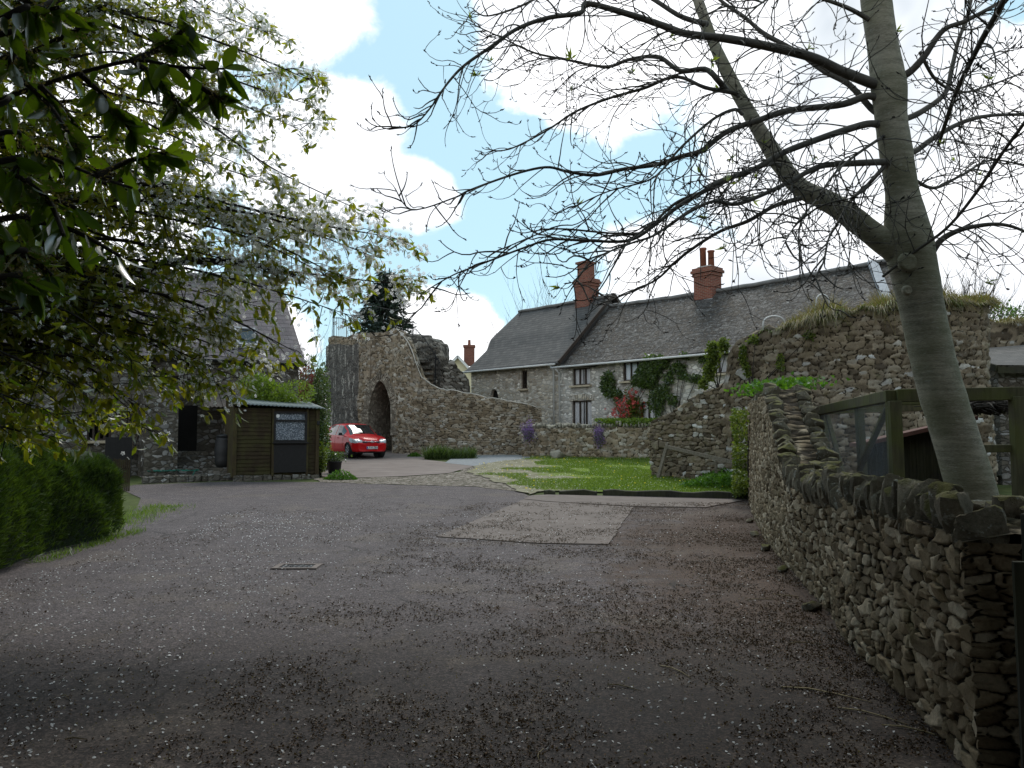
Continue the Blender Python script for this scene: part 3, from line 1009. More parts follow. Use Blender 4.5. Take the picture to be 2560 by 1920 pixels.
def build_ground():
    ys = [-400, -40, -10, -2] + [i * 1.0 for i in range(0, 46)] + [60, 90, 140, 220, 400, 900]
    xs = [-900, -300, -100, -50, -25, -15, -10, -5, 0, 5, 10, 15, 25, 50, 100, 300, 900]
    V = [(x, y, gz(x, y) - 0.012) for x in xs for y in ys]
    o = np_mesh('ground', V, grid_faces(len(xs), len(ys)), MAT['earth'])
    tag(o, 'dark grassy earth around and beyond the yard', None, None, 'structure')
    far = pxy((300, 1222), (335, 1212), (560, 1204), (800, 1205), (1000, 1212), (1193, 1217), (1300, 1229), (1322, 1239), (1369, 1236), (1880, 1246))
    yard = [(-14, -8), (9, -8), (9, 4), (7.5, 14), (6.6, 19)] + far[::-1] + pxy((352, 1245), (345, 1262), (318, 1300), (300, 1332)) + [(-6.6, 11), (-14, 9)]
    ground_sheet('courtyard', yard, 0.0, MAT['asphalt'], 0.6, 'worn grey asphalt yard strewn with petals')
    slab = pxy((1092, 1343), (1356, 1360), (1520, 1363), (1584, 1269), (1369, 1256), (1310, 1250))
    ground_sheet('concrete_pad', slab, 0.016, MAT['concrete'], 0.16, 'pale concrete slab let into the asphalt', skirt=0.03, ragged=0.018)
    strip = pxy((1310, 1249), (1369, 1255), (1584, 1267.5), (1764, 1270), (1860, 1252), (1375, 1238), (1330, 1240))
    ground_sheet('concrete_strip', strip, 0.020, MAT['concrete'], 0.4, 'pale concrete strip along the lawn edging', skirt=0.034)
    drive = pxy((700, 1150), (800, 1192), (900, 1195), (1010, 1191), (1120, 1184), (1185, 1166), (1120, 1156), (1055, 1149)) + [(-2.5, 38.6), (-6, 41), (-10, 43), (-14, 42), (-14, 38)]
    ground_sheet('driveway', drive, 0.014, MAT['driveway'], 0.6, 'pinkish concrete drive where the red car is parked')
    path = pxy((1112, 1158), (1185, 1166), (1240, 1156), (1330, 1147), (1345, 1140)) + [(-1, 38.2), (-2.6, 38.2)]
    ground_sheet('path', path, 0.019, MAT['path'], 0.5, 'pale grey path below the curved wall')
    cob = pxy((790, 1196), (900, 1196), (1010, 1192), (1120, 1185), (1185, 1167), (1260, 1185), (1290, 1205), (1322, 1239), (1300, 1229), (1193, 1217), (1000, 1212), (800, 1205))
    ground_sheet('cobbled_strip', cob, 0.008, MAT['cobbles'], 0.4, 'strip of rounded cobbles between asphalt and drive', ragged=0.16)
    lawn = pxy((1322, 1239), (1270, 1216), (1215, 1196), (1165, 1181), (1190, 1166), (1245, 1155), (1330, 1147)) + [(0.6, 37.4), (6.8, 34.6), (6.8, 24.5), (8.0, 20.6)] + pxy((1880, 1240), (1500, 1232), (1369, 1229))
    ground_sheet('lawn', lawn, 0.03, MAT['lawn'], 0.35, 'mossy lawn with dandelions below the garden wall', ragged=0.12)
    # garden behind the low wall and the yard behind the right-hand wall
    garden = [(0.7, 38.2), (6.2, 36), (8.2, 30), (9.5, 24), (30, 18), (30, 60), (-20, 60), (-2.0, 48)]
    ground_sheet('garden', garden, 0.25, MAT['earth'], 3.0, 'garden ground in front of the long house')
    # low wooded rise far off
    n = 60
    V, rows = [], 6
    for i in range(n):
        a = math.pi * (0.02 + 0.96 * i / (n - 1))
        for j in range(rows):
            r_ = 190 + j * 40
            hgt = (0, 5, 8, 9, 7, -3)[j] * (0.5 + 0.5 * vnoise([i * 0.25, j * 0.3, 0.5], 3))
            V.append((r_ * math.cos(a), r_ * math.sin(a), 0.9 + float(hgt)))
    o = np_mesh('hill', V, grid_faces(n, rows), MAT['earth'], smooth=True)
    tag(o, 'low green rise on the horizon', None, None, 'structure')


build_ground()


# ------------------------------------------------------------------ masonry walls that follow a path
def resample(path, step):
    pts = [Vector((q[0], q[1])) for q in path]
    # Catmull-Rom through the points, then even spacing
    dense = []
    for i in range(len(pts) - 1):
        p0, p1, p2, p3 = pts[max(i - 1, 0)], pts[i], pts[i + 1], pts[min(i + 2, len(pts) - 1)]
        for k in range(24):
            t = k / 24
            dense.append(0.5 * ((2 * p1) + (p2 - p0) * t + (2 * p0 - 5 * p1 + 4 * p2 - p3) * t * t + (3 * p1 - p0 - 3 * p2 + p3) * t ** 3))
    dense.append(pts[-1])
    s = [0.0]
    for a, b in zip(dense, dense[1:]):
        s.append(s[-1] + (b - a).length)
    n = max(2, int(s[-1] / step) + 1)
    S = np.linspace(0, s[-1], n)
    X = np.interp(S, s, [q.x for q in dense])
    Y = np.interp(S, s, [q.y for q in dense])
    tx, ty = np.gradient(X), np.gradient(Y)
    l = np.hypot(tx, ty)
    return S, X, Y, ty / l, -tx / l      # outward normal points to the right of travel


def wall_mesh(name, path, ztop, thick, m_, parent, step=0.05, vstep=0.05, cw=0.3, ch=0.15, relief=0.04, seed=1, rag=0.05, zlow=None, bulge=0.05, topjit=0.04):
    """ztop(S, X, Y) -> heights; zlow(S, X, Y) -> lower limit of the face (for arches). The face looks to the right of travel."""
    S, X, Y, NX, NY = resample(path, step)
    Zt = np.asarray(ztop(S, X, Y), float)
    Zt = Zt + (vnoise(np.stack([S * 3.1, S * 0, S * 0], -1), seed + 20) - .5) * 2 * rag + (vnoise(np.stack([S * 9, S * 0, S * 0 + 3], -1), seed + 21) - .5) * rag
    G0 = np.array([gz(x, y) for x, y in zip(X, Y)])
    Zb = G0 - 0.15
    if zlow is not None:
        zl = zlow(S, X, Y)
        Zb = np.where(np.isnan(zl), Zb, zl)
    nv = max(3, int((Zt - G0).max() / vstep) + 2)
    T = np.linspace(0, 1, nv)
    Z = Zb[:, None] + (Zt - Zb)[:, None] * T[None]
    U = np.broadcast_to(S[:, None], Z.shape)
    h, e, r1, r2 = masonry(U, Z, cw, ch, seed)
    big = (vnoise(np.stack([U * 0.7, Z * 0.9, U * 0], -1), seed + 2) - .5) * 2 * bulge
    fine = (vnoise(np.stack([U * 14, Z * 17, U * 0], -1), seed + 3) - .5) * relief * 0.5
    off = h * relief + big + fine
    V = np.stack([X[:, None] + NX[:, None] * off, Y[:, None] + NY[:, None] * off, Z], -1)
    A = np.stack([r1, e, r2], -1)
    nu = len(S)
    verts = [V.reshape(-1, 3)]
    attr = [A.reshape(-1, 3)]
    faces = [grid_faces(nu, nv)]
    base = nu * nv
    # top and back
    k = 6
    W = np.linspace(0, 1, k)
    TX = V[:, -1, 0][:, None] - NX[:, None] * thick * W[None]
    TY = V[:, -1, 1][:, None] - NY[:, None] * thick * W[None]
    UU = np.broadcast_to(S[:, None], TX.shape)
    WW = np.broadcast_to(W[None] * thick, TX.shape)
    ht, et, t1, t2 = masonry(UU, WW, cw, ch * 1.6, seed + 40)
    TZ = Zt[:, None] + np.where(W[None] > 0, ht * topjit, 0)
    verts.append(np.stack([TX, TY, TZ], -1).reshape(-1, 3))
    attr.append(np.stack([t1, et * 0.45, t2], -1).reshape(-1, 3))
    faces.append(grid_faces(nu, k) + base)
    base += nu * k
    nb = max(3, nv // 3)
    TB = np.linspace(1, 0, nb)
    bx, by = TX[:, -1], TY[:, -1]
    ZB = Zb[:, None] + (TZ[:, -1] - Zb)[:, None] * TB[None]
    UB = np.broadcast_to(S[:, None], ZB.shape)
    hb, eb, b1, b2 = masonry(UB, ZB, cw, ch, seed + 70)
    verts.append(np.stack([bx[:, None] - NX[:, None] * hb * relief, by[:, None] - NY[:, None] * hb * relief, ZB], -1).reshape(-1, 3))
    attr.append(np.stack([b1, eb, b2], -1).reshape(-1, 3))
    faces.append(grid_faces(nu, nb) + base)
    base += nu * nb
    # the two ends
    for i, sgn in ((0, 1), (nu - 1, -1)):
        ne = max(3, int(thick / step) + 1)
        WE = np.linspace(0, 1, ne)
        ZE = np.broadcast_to(Z[i][None], (ne, nv)) + 0 * WE[:, None]
        UE = np.broadcast_to((WE * thick)[:, None], ZE.shape)
        he, ee, e1, e2 = masonry(UE + 3.3, ZE, cw * 0.9, ch, seed + 90 + i)
        tx_, ty_ = -NY[i] * sgn, NX[i] * sgn
        fade = np.minimum(1, np.minimum(WE, 1 - WE) * 8)[:, None]
        ex = V[i, :, 0][None] - NX[i] * (WE * thick)[:, None] + (-tx_ * 0 + (-1 if False else 1) * (NY[i] * sgn)) * (he * relief * fade) * 1.0
        ey = V[i, :, 1][None] - NY[i] * (WE * thick)[:, None] - NX[i] * sgn * (he * relief * fade)
        verts.append(np.stack([ex, ey, ZE], -1).reshape(-1, 3))
        attr.append(np.stack([e1, ee, e2], -1).reshape(-1, 3))
        f = grid_faces(ne, nv) + base
        faces.append(f if sgn < 0 else f[:, ::-1])
        base += ne * nv
    o = np_mesh(name, np.concatenate(verts), np.concatenate(faces), m_, parent, True, None, False, {'stone': np.concatenate(attr)})
    return o, (S, X, Y, NX, NY, Zt)


def px_of(x, y):
    """source pixel column of a point at eye height (the camera does not roll)"""
    return 1280 + FP * x / y / math.cos(PITCH) * math.cos(PITCH)


def top_from_profile(prof):
    pxs = [q[0] for q in prof]
    pys = [q[1] for q in prof]

    def f(S, X, Y):
        out = []
        last = None
        mx = -1e9
        for x, y in zip(X, Y):
            # fixed point on the column: the pixel column depends a little on height, so iterate
            z = 3.0
            for _ in range(4):
                depth = y * _c + (z - H) * _s
                px = 1280 + FP * x / depth
                py = np.interp(px, pxs, pys)
                z = P(px, py, y).z
            if px < mx - 1 and last is not None:
                z = last
            mx = max(mx, px)
            last = z
            out.append(z)
        return np.array(out)
    return f


# --- tower with the pointed arch, its wall sweeping down to the right
TOWER = [(-9.6, 41.5), (-8.3, 40.4), (-6.2, 39.3), (-4.75, 38.1), (-3.2, 37.6), (-1.4, 37.5), (0.2, 37.8), (1.4, 38.3)]
tower = thing('castle_gatehouse', (-4.8, 38.1, gz(0, 38)), 'tan stone gatehouse tower with a pointed archway behind the red car', 'tower')
TOPPROF = [(800, 843), (822, 843), (860, 842), (900, 836), (945, 831), (985, 823), (1000, 830), (1014, 852), (1030, 885), (1040, 915), (1052, 945), (1075, 962), (1100, 971),
           (1160, 984), (1250, 1000), (1300, 1010), (1352, 1022), (1400, 1030)]


def arch_low(S, X, Y):
    z0 = gz(0, 39)
    out = np.full(len(S), np.nan)
    px = np.array([1280 + FP * x / (y * _c + 0.8 * _s) for x, y in zip(X, Y)])
    l, r_, c = 924.0, 981.0, 953.0
    ins = (px > l) & (px < r_)
    zs, za = z0 + 1.75, P(953, 952, 39.3).z
    t = np.abs(px - c) / np.where(px < c, c - l, r_ - c)
    out[ins] = (zs + (za - zs) * np.sqrt(np.clip(1 - t[ins] ** 1.55, 0, 1)))
    out[ins] = np.where(t[ins] > 0.97, z0 + 0.1, out[ins])
    return out


tw, tinfo = wall_mesh('wall', TOWER, top_from_profile(TOPPROF), 0.45, MAT['tower_stone'], tower, 0.04, 0.045, 0.22, 0.105, 0.05, 3, 0.05, arch_low, 0.06)
S_, X_, Y_, NX_, NY_, Zt_ = tinfo


def arch_parts():
    zl = arch_low(S_, X_, Y_)
    idx = [i for i in range(len(S_)) if not np.isnan(zl[i])]
    z0 = gz(0, 39)
    i0, i1 = idx[0], idx[-1]
    # intrados: the edge of the opening swept back through the wall
    edge = [(X_[i0], Y_[i0], z0 - 0.1)] + [(X_[i0], Y_[i0], z0 + k * 0.2) for k in range(1, 9)]
    edge += [(X_[i], Y_[i], zl[i]) for i in idx if zl[i] > z0 + 1.75]
    edge += [(X_[i1], Y_[i1], z0 + k * 0.2) for k in range(8, 0, -1)] + [(X_[i1], Y_[i1], z0 - 0.1)]
    ic = (i0 + i1) // 2
    bx, by = -NX_[ic], -NY_[ic]
    k = 10
    V = [(x + bx * d + 0.0, y + by * d, z) for (x, y, z) in edge for d in np.linspace(0.0, 2.6, k)]
    o = np_mesh('arch_passage', V, grid_faces(len(edge), k), MAT['arch_stone'], tower, True)
    # rear wall of the passage
    mb = MB()
    a = Vector((X_[i0] + bx * 2.6, Y_[i0] + by * 2.6, 0))
    b = Vector((X_[i1] + bx * 2.6, Y_[i1] + by * 2.6, 0))
    d = (b - a).normalized()
    a, b = a - d * 0.6, b + d * 0.6
    mb.add([(a.x, a.y, z0 - .1), (b.x, b.y, z0 - .1), (b.x, b.y, z0 + 4.2), (a.x, a.y, z0 + 4.2)], [(0, 1, 2, 3)])
    mb.build('passage_end_wall', MAT['arch_stone'], tower)
    # ring of thin voussoirs standing just proud of the face
    mb = MB()
    cx, cz = (X_[i0] + X_[i1]) / 2, z0 + 1.5
    pts = [Vector(q) for q in edge if q[2] > z0 + 0.7]
    ctr = Vector((X_[ic], Y_[ic], z0 + 1.2))
    n3 = Vector((NX_[ic], NY_[ic], 0))
    L = [0.0]
    for p, q in zip(pts, pts[1:]):
        L.append(L[-1] + (q - p).length)
    s = 0.04
    while s < L[-1] - 0.04:
        q = Vector((np.interp(s, L, [p.x for p in pts]), np.interp(s, L, [p.y for p in pts]), np.interp(s, L, [p.z for p in pts])))
        q2 = Vector((np.interp(s + .03, L, [p.x for p in pts]), np.interp(s + .03, L, [p.y for p in pts]), np.interp(s + .03, L, [p.z for p in pts])))
        t = (q2 - q).normalized()
        out = n3.cross(t)
        if out.dot(q - ctr) < 0:
            out = -out
        up = Vector((0, 0, 1))
        out = (out + up * 0.12).normalized()
        ln = rnd.uniform(0.34, 0.52)
        w = rnd.uniform(0.055, 0.085)
        rot = Matrix((out, t, out.cross(t))).transposed()
        mb.box(q + out * (ln / 2 + 0.0) + n3 * 0.075, (ln, w * 0.85, 0.11), rot, jit=0.008)
        s += w
    mb.build('arch_ring', MAT['arch_stone'], tower, bevel=0.006)
    # pale pipe-like mortar line that follows the sloping crest
    sel = [i for i in range(len(S_)) if 985 < 1280 + FP * X_[i] / Y_[i] < 1340]
    mb = MB()
    mb.tube([(X_[i] + NX_[i] * (-0.06 + 0.05 * math.sin(i * .21)), Y_[i] + NY_[i] * -0.06, Zt_[i] + 0.03) for i in sel[::4]], 0.028, 5)
    mb.build('coping_line', MAT['mortar_line'], tower)


arch_parts()
MAT['stained_stone'] = masonry_mat('stained_stone', [(0, (0.075, 0.07, 0.06)), (0.6, (0.16, 0.148, 0.128)), (1, (0.33, 0.315, 0.28))], (0.03, 0.027, 0.022), 0.5, 0.15, 0.3, 1.2)


def tower_flank():
    """dark weathered flank of the tower, left of the arch: a slab 5 cm proud with pale run-down streaks"""
    m_, t = mat('weathered_flank')
    c = t.coord()
    fine = t.noise(16, c, 5, 0.7)
    mid = t.noise(3, c, 4, 0.6)
    st = t.noise(2.6, t.scale(c, 2.2, 2.2, 0.35), 5, 0.65)
    col = t.ramp(t.m('ADD', t.m('MULTIPLY', fine, 0.6), t.m('MULTIPLY', mid, 0.4)), [(0.36, (0.040, 0.039, 0.037)), (0.64, (0.17, 0.16, 0.145))])
    col = t.mix(t.sstep(t.m('ADD', t.m('MULTIPLY', st, 0.7), t.m('MULTIPLY', fine, 0.3)), 0.52, 0.60), col, (0.38, 0.36, 0.32))
    finish(m_, t, col, 0.95, t.bump(t.m('ADD', fine, mid), 0.8, 0.05), 0.1)
    sel = [i for i in range(len(S_)) if 1280 + FP * X_[i] / Y_[i] < 897]
    z0 = gz(0, 40)
    V = []
    nz = 90
    S = np.array([S_[i] for i in sel])
    for i in sel:
        T = np.linspace(z0 - .1, Zt_[i] - 0.28 - 0.25 * float(vnoise([S_[i] * 1.5, 0, 0], 8)), nz)
        rim = min(1.0, (S_[sel[-1]] - S_[i] + 0.12 * 0) * 6)
        off = 0.03 + 0.045 * min(1, rim) + 0.05 * masonry(T * 0 + S_[i], T, 0.26, 0.12, 77)[0] + 0.03 * vnoise(np.stack([T * 0 + S_[i] * 5, T * 6, T * 0], -1), 4) - (0.06 if rim < 0.05 else 0)
        for z, q in zip(T, off):
            jag = 0.25 * (float(vnoise([S_[i] * 0, z * 2.2, 1], 6)) - .5) if i > sel[-8] else 0
            V.append((X_[i] + NX_[i] * q - NY_[i] * -jag * 0, Y_[i] + NY_[i] * q, z))
    np_mesh('weathered_facing', V, grid_faces(len(sel), nz), m_, tower, True)


tower_flank()

# --- broken stair turret behind the tower, with iron railings
stub = thing('ruined_turret', (-4.2, 42.0, gz(0, 42)), 'dark broken stair turret rising behind the sloping wall crest', 'ruin')
STUBTOP = [(1000, 835), (1025, 842), (1060, 848), (1095, 862), (1110, 885), (1135, 905), (1150, 930), (1168, 950), (1175, 985), (1200, 1000)]
wall_mesh('masonry', [(-5.6, 42.6), (-4.8, 41.6), (-3.6, 41.0), (-2.6, 41.2), (-1.9, 42.0)], top_from_profile(STUBTOP), 1.4, MAT['stained_stone'], stub, 0.05, 0.05, 0.40, 0.16, 0.13, 5, 0.13, None, 0.10)
mb = MB()
for k in range(8):
    z = 3.3 + k * 0.32
    q = P(1075 - k * 6, 960, 40.7)
    mb.box((q.x - 0.1 * k * 0, 40.75 + 0.09 * k, z), (1.5, 0.5, 0.14), jit=0.04)
mb.build('steps', MAT['barn_stone'], stub, bevel=0.02)


def railing(name, pts_top, pts_bot, n, label, posts=()):
    o = thing(name, (pts_bot[0][0], pts_bot[0][1], pts_bot[0][2]), label, 'railing')
    mb = MB()
    mt = MB()
    for i in range(n):
        t = i / (n - 1)
        a = np.array([np.interp(t, np.linspace(0, 1, len(pts_top)), [p[k] for p in pts_top]) for k in range(3)])
        b = np.array([np.interp(t, np.linspace(0, 1, len(pts_bot)), [p[k] for p in pts_bot]) for k in range(3)])
        mb.tube([b, a], 0.015, 4)
    mb.build('baluster', MAT['iron'], o)
    mt.tube([np.array(p) - np.array((0, 0, 0.06)) for p in pts_top], 0.02, 5)
    mt.build('top_rail', MAT['iron'], o)
    for (a, b) in posts:
        mp = MB()
        mp.tube([a, b], 0.028, 6)
        mp.build('post', MAT['iron'], o)
    return o


railing('iron_railing', [P(1022, 818, 41.0), P(1040, 820, 41.0), P(1062, 845, 40.8), P(1085, 880, 40.6), P(1100, 905, 40.4)],
        [P(1022, 850, 41.0), P(1042, 860, 41.0), P(1062, 905, 40.8), P(1085, 940, 40.6), P(1100, 962, 40.4)], 24,
        'black iron stair railing stepping down the broken turret', [(P(1032, 870, 40.9), P(1032, 808, 40.9)), (P(1088, 965, 40.5), P(1088, 875, 40.5))])
railing('iron_railing', [P(832, 792, 40.6), P(850, 792, 40.6), P(870, 800, 40.6)], [P(832, 842, 40.6), P(850, 842, 40.6), P(870, 842, 40.6)], 9,
        'short black iron railing on the top left corner of the tower', [(P(833, 842, 40.6), P(833, 780, 40.6))])
mb = MB()
mb.tube([P(866, 845, 40.3), P(866, 815, 40.3), P(872, 817, 40.3), P(880, 818, 40.3), P(884, 805, 40.3), P(880, 792, 40.3), P(872, 776, 40.3), P(862, 772, 40.3)], 0.025, 6)
tag(mb.build('bent_pipe', MAT['white_plastic'], None, True, P(866, 845, 40.3)), 'thin pale bent pipe standing on the tower top', 'pipe')

# --- low garden wall with soldier copings
LOW = [(0.45, 36.6), (1.6, 36.0), (3.2, 35.3), (4.8, 34.8), (6.4, 34.3)]
low = thing('garden_wall', (0.45, 36.6, gz(0, 36.6)), 'low rubble garden wall with upright coping stones hung with purple flowers', 'wall')
_, linfo = wall_mesh('masonry', LOW, lambda S, X, Y: 2.0 + S * 0.012, 0.45, MAT['low_stone'], low, 0.04, 0.04, 0.22, 0.13, 0.05, 8, 0.03, None, 0.04)


# --- a family of rough stones for copings and loose rocks
def rock_mesh(seed, sq=3.0):
    g = np.random.default_rng(seed)
    nlat, nlon = 15, 22
    V = []
    for i in range(nlat):
        th = math.pi * (i + 0.0) / (nlat - 1)
        for j in range(nlon):
            ph = 2 * math.pi * j / nlon
            V.append((math.sin(th) * math.cos(ph), math.sin(th) * math.sin(ph), math.cos(th)))
    V = np.array(V)
    l = (np.abs(V) ** sq).sum(1) ** (1 / sq)
    V = V / l[:, None]
    # a few random planes chip facets off
    for _ in range(11):
        n = unit(g.normal(size=3))
        d = 0.66 + 0.32 * g.random()
        ex = np.maximum(0, V @ n - d)
        V = V - ex[:, None] * n
    V = V + (vnoise(V * 2.2 + seed, seed)[:, None] - .5) * 0.14 + (vnoise(V * 6 + seed, seed)[:, None] - .5) * 0.08
    V[:nlon] = V[:nlon].mean(0)
    V[-nlon:] = V[-nlon:].mean(0)
    F = []
    for i in range(nlat - 1):
        for j in range(nlon):
            j2 = (j + 1) % nlon
            F.append((i * nlon + j, (i + 1) * nlon + j, (i + 1) * nlon + j2, i * nlon + j2))
    me = bpy.data.meshes.new('stone')
    me.from_pydata([tuple(v * 0.5) for v in V], [], F)
    me.polygons.foreach_set('use_smooth', [True] * len(F))
    me.set_sharp_from_angle(angle=R(26))
    return me


def rock_mat(name, lo, hi, moss, mcol=(0.115, 0.11, 0.022)):
    m_, t = mat(name)
    c = t.coord()
    inf = t.new('ObjectInfo').outputs['Random']
    p = t.pos()
    n = t.noise(9, p, 6, 0.7)
    fi = t.noise(60, p, 6, 0.75)
    f = t.m('ADD', t.m('MULTIPLY', n, 0.5), t.m('MULTIPLY', fi, 0.5))
    col = t.ramp(f, [(0.32, lo), (0.68, hi)])
    k = t.m('ADD', 0.6, t.m('MULTIPLY', inf, 0.7))
    col = t.mix(1.0, col, t.new('CombineColor', {0: k, 1: k, 2: k}).outputs[0], 'MULTIPLY')
    col = t.mix(t.m('MULTIPLY', t.sstep(t.noise(17, p, 5, 0.7), 0.58, 0.66), 0.5), col, (0.40, 0.40, 0.36))
    up = t.sep(t.new('NewGeometry').outputs['Normal'])[2]
    mk = t.m('MULTIPLY', t.sstep(t.m('ADD', t.m('MULTIPLY', up, 0.28), t.noise(4.2, p, 5, 0.7)), 0.64, 0.80), moss)
    col = t.mix(mk, col, t.mix(fi, (0.05, 0.05, 0.01), mcol))
    return finish(m_, t, col, 0.95, t.bump(t.m('ADD', f, mk), 0.8, 0.012), 0.12)


MAT['cope_rock'] = rock_mat('cope_rock', (0.05, 0.041, 0.027), (0.21, 0.182, 0.135), 0.7)
MAT['pale_rock'] = rock_mat('pale_rock', (0.20, 0.18, 0.14), (0.46, 0.43, 0.37), 0.2)
ROCKS = [rock_mesh(s, rnd.uniform(4.0, 9.0)) for s in range(14)]
for r_ in ROCKS:
    r_.materials.append(MAT['cope_rock'])
PALEROCKS = []
for r_ in ROCKS[:6]:
    q = r_.copy()
    q.materials.clear()
    q.materials.append(MAT['pale_rock'])
    PALEROCKS.append(q)


def stone(name, p, size, rotz, tilt=0.0, parent=None, pale=False, lean=0.0):
    o = bpy.data.objects.new(name, rnd.choice(PALEROCKS if pale else ROCKS))
    COL.objects.link(o)
    org = Vector((0, 0, 0))
    if parent is not None:
        o.parent = parent
        org = ORG[parent.name]
    o.location = Vector(p) - org
    o.rotation_euler = (tilt, lean, rotz)
    o.scale = size
    return o


S2, X2, Y2, NX2, NY2, Z2 = linfo
s = 0.08
while s < S2[-1]:
    i = int(np.searchsorted(S2, s))
    i = min(i, len(S2) - 1)
    w = rnd.uniform(0.07, 0.16)
    hh = rnd.uniform(0.20, 0.34)
    stone('cope_stone', (X2[i] - NX2[i] * 0.2, Y2[i] - NY2[i] * 0.2, Z2[i] + hh * 0.38), (w, 0.50, hh), math.atan2(NY2[i], NX2[i]) + R(90) + rnd.uniform(-.12, .12), rnd.uniform(-.08, .08), low, True)
    s += w * 0.9 + rnd.uniform(0.0, 0.05)

# --- great ruined wall on the right, grass along its top
RUIN = [(4.5, 25.6), (5.5, 23.9), (6.55, 22.3), (7.4, 21.4), (8.6, 20.8), (10.0, 20.5), (11.4, 20.55), (12.3, 20.7), (12.75, 21.4), (12.9, 22.6)]
ruin = thing('ruined_castle_wall', (7.4, 21.4, gz(0, 21.4)), 'tall ruined castle wall with dry grass along its crest, behind the grey tree trunk', 'wall')
RUINTOP = [(1600, 1060), (1632, 1052), (1700, 1018), (1750, 990), (1806, 962), (1818, 945), (1826, 885), (1850, 850), (1890, 832), (1960, 815), (2050, 790), (2120, 775), (2200, 766),
           (2300, 756), (2400, 750), (2490, 752), (2600, 752)]
_, rinfo = wall_mesh('masonry', RUIN, top_from_profile(RUINTOP), 1.2, MAT['ruin_stone'], ruin, 0.035, 0.035, 0.25, 0.125, 0.07, 14, 0.09, None, 0.12, 0.12)
ruin_back = thing('ruined_castle_wall', (13.2, 25.5, gz(0, 25)), 'further stretch of ruined wall at the right edge, set back behind the tall one', 'wall')
_, rbinfo = wall_mesh('masonry', [(12.4, 25.0), (14.5, 25.4), (17.5, 25.2), (20.5, 24.2)], lambda S, X, Y: 5.35 + 0 * S, 0.9, MAT['ruin_stone'], ruin_back, 0.07, 0.07, 0.34, 0.17, 0.06, 23, 0.08, None, 0.1)


def crest_grass(name, info, lo, hi, n, hmin, hmax, thick, label, m_='grass_dry', sag=0.0):
    S, X, Y, NX, NY, Z = info
    i = rng.integers(int(lo * len(S)), int(hi * len(S)), n)
    clump = vnoise(np.stack([S[i] * 1.3, i * 0.0, i * 0.0], -1), 7)
    w = rng.random(n)
    O = np.stack([X[i] - NX[i] * w * thick + NX[i] * 0.05, Y[i] - NY[i] * w * thick + NY[i] * 0.05, Z[i] - 0.03 + 0 * w], -1)
    h = (hmin + (hmax - hmin) * rng.random(n)) * (0.22 + 1.7 * clump * clump)
    hang = rng.random(n) < .22
    Vb, Fb, Rb = blades(O, h, 0.016, 0.55)
    Vb = Vb.reshape(n, 6, 3)
    # part of the grass droops over the face of the wall
    k = np.array([0, 0, .45, .45, 1, 1])[None, :] * h[:, None] * hang[:, None]
    Vb[..., 0] += NX[i][:, None] * (k * .8 + hang[:, None] * w[:, None] * thick)
    Vb[..., 1] += NY[i][:, None] * (k * .8 + hang[:, None] * w[:, None] * thick)
    Vb[..., 2] -= k * k / np.maximum(h[:, None], .05) * 1.3
    o = leaf_obj(name, [(Vb.reshape(-1, 3), Fb, Rb)], MAT[m_], None, (X[len(X) // 2], Y[len(X) // 2], Z[len(X) // 2]))
    return tag(o, label, None, None, 'stuff')


crest_grass('dry_grass', rinfo, 0.40, 1.0, 13000, 0.16, 0.55, 1.1, 'dry straw-coloured grass along the crest of the tall ruined wall')
crest_grass('dry_grass', rbinfo, 0.0, 0.8, 4000, 0.14, 0.42, 0.8, 'dry grass on the further ruined wall at the right edge')
crest_grass('rough_grass', rinfo, 0.36, 1.0, 9000, 0.10, 0.34, 1.1, 'greener grass among the dry stalks on the ruined wall', 'grass_green')

# hoops of pale pipe sticking up from the ruin's crest
for hx, hw, hb, ht, lab in ((2056, 16, 800, 736, 'narrow pale pipe hoop standing upright on the ruined wall crest'), (1935, 27, 825, 790, 'broad flat pale pipe hoop low on the ruined wall crest')):
    mb = MB()
    Yh = 21.2 if hx > 2000 else 21.7
    pts = [P(hx - hw, hb, Yh)] + [P(hx - hw * math.cos(a), ht + 18 - 18 * math.sin(a), Yh) for a in np.linspace(0, math.pi, 12)] + [P(hx + hw, hb, Yh)]
    mb.tube(pts, 0.022, 6)
    tag(mb.build('pipe_hoop', MAT['white_plastic'], None, True, pts[0]), lab, 'pipe', 'pipe hoops on the ruined wall')


# --- yard wall on the right: near, low, rough; ramps up to meet the ruin
YARD = pxy((2462, 1950), (2340, 1816), (2230, 1700), (2095, 1564), (1984, 1435), (1923, 1355), (1892, 1293), (1880, 1244)) + [(6.5, 21.3)]
print('YARD', YARD)
yard_wall = thing('yard_wall', (2.9, 7.5, gz(0, 7.5)), 'rough rubble yard wall on the right with upright mossy copings, climbing a step towards the ruin', 'wall')


def yard_top(S, X, Y):
    return np.interp(Y, [0, 3.5, 6, 9.2, 9.9, 11.0, 11.9, 14, 19, 22], [1.12, 1.12, 1.10, 1.04, 1.30, 1.85, 2.24, 2.28, 2.34, 2.5])


_, yinfo = wall_mesh('masonry', YARD[::-1], yard_top, 0.55, MAT['yard_stone'], yard_wall, 0.015, 0.013, 0.135, 0.070, 0.038, 31, 0.03, None, 0.05, 0.05)


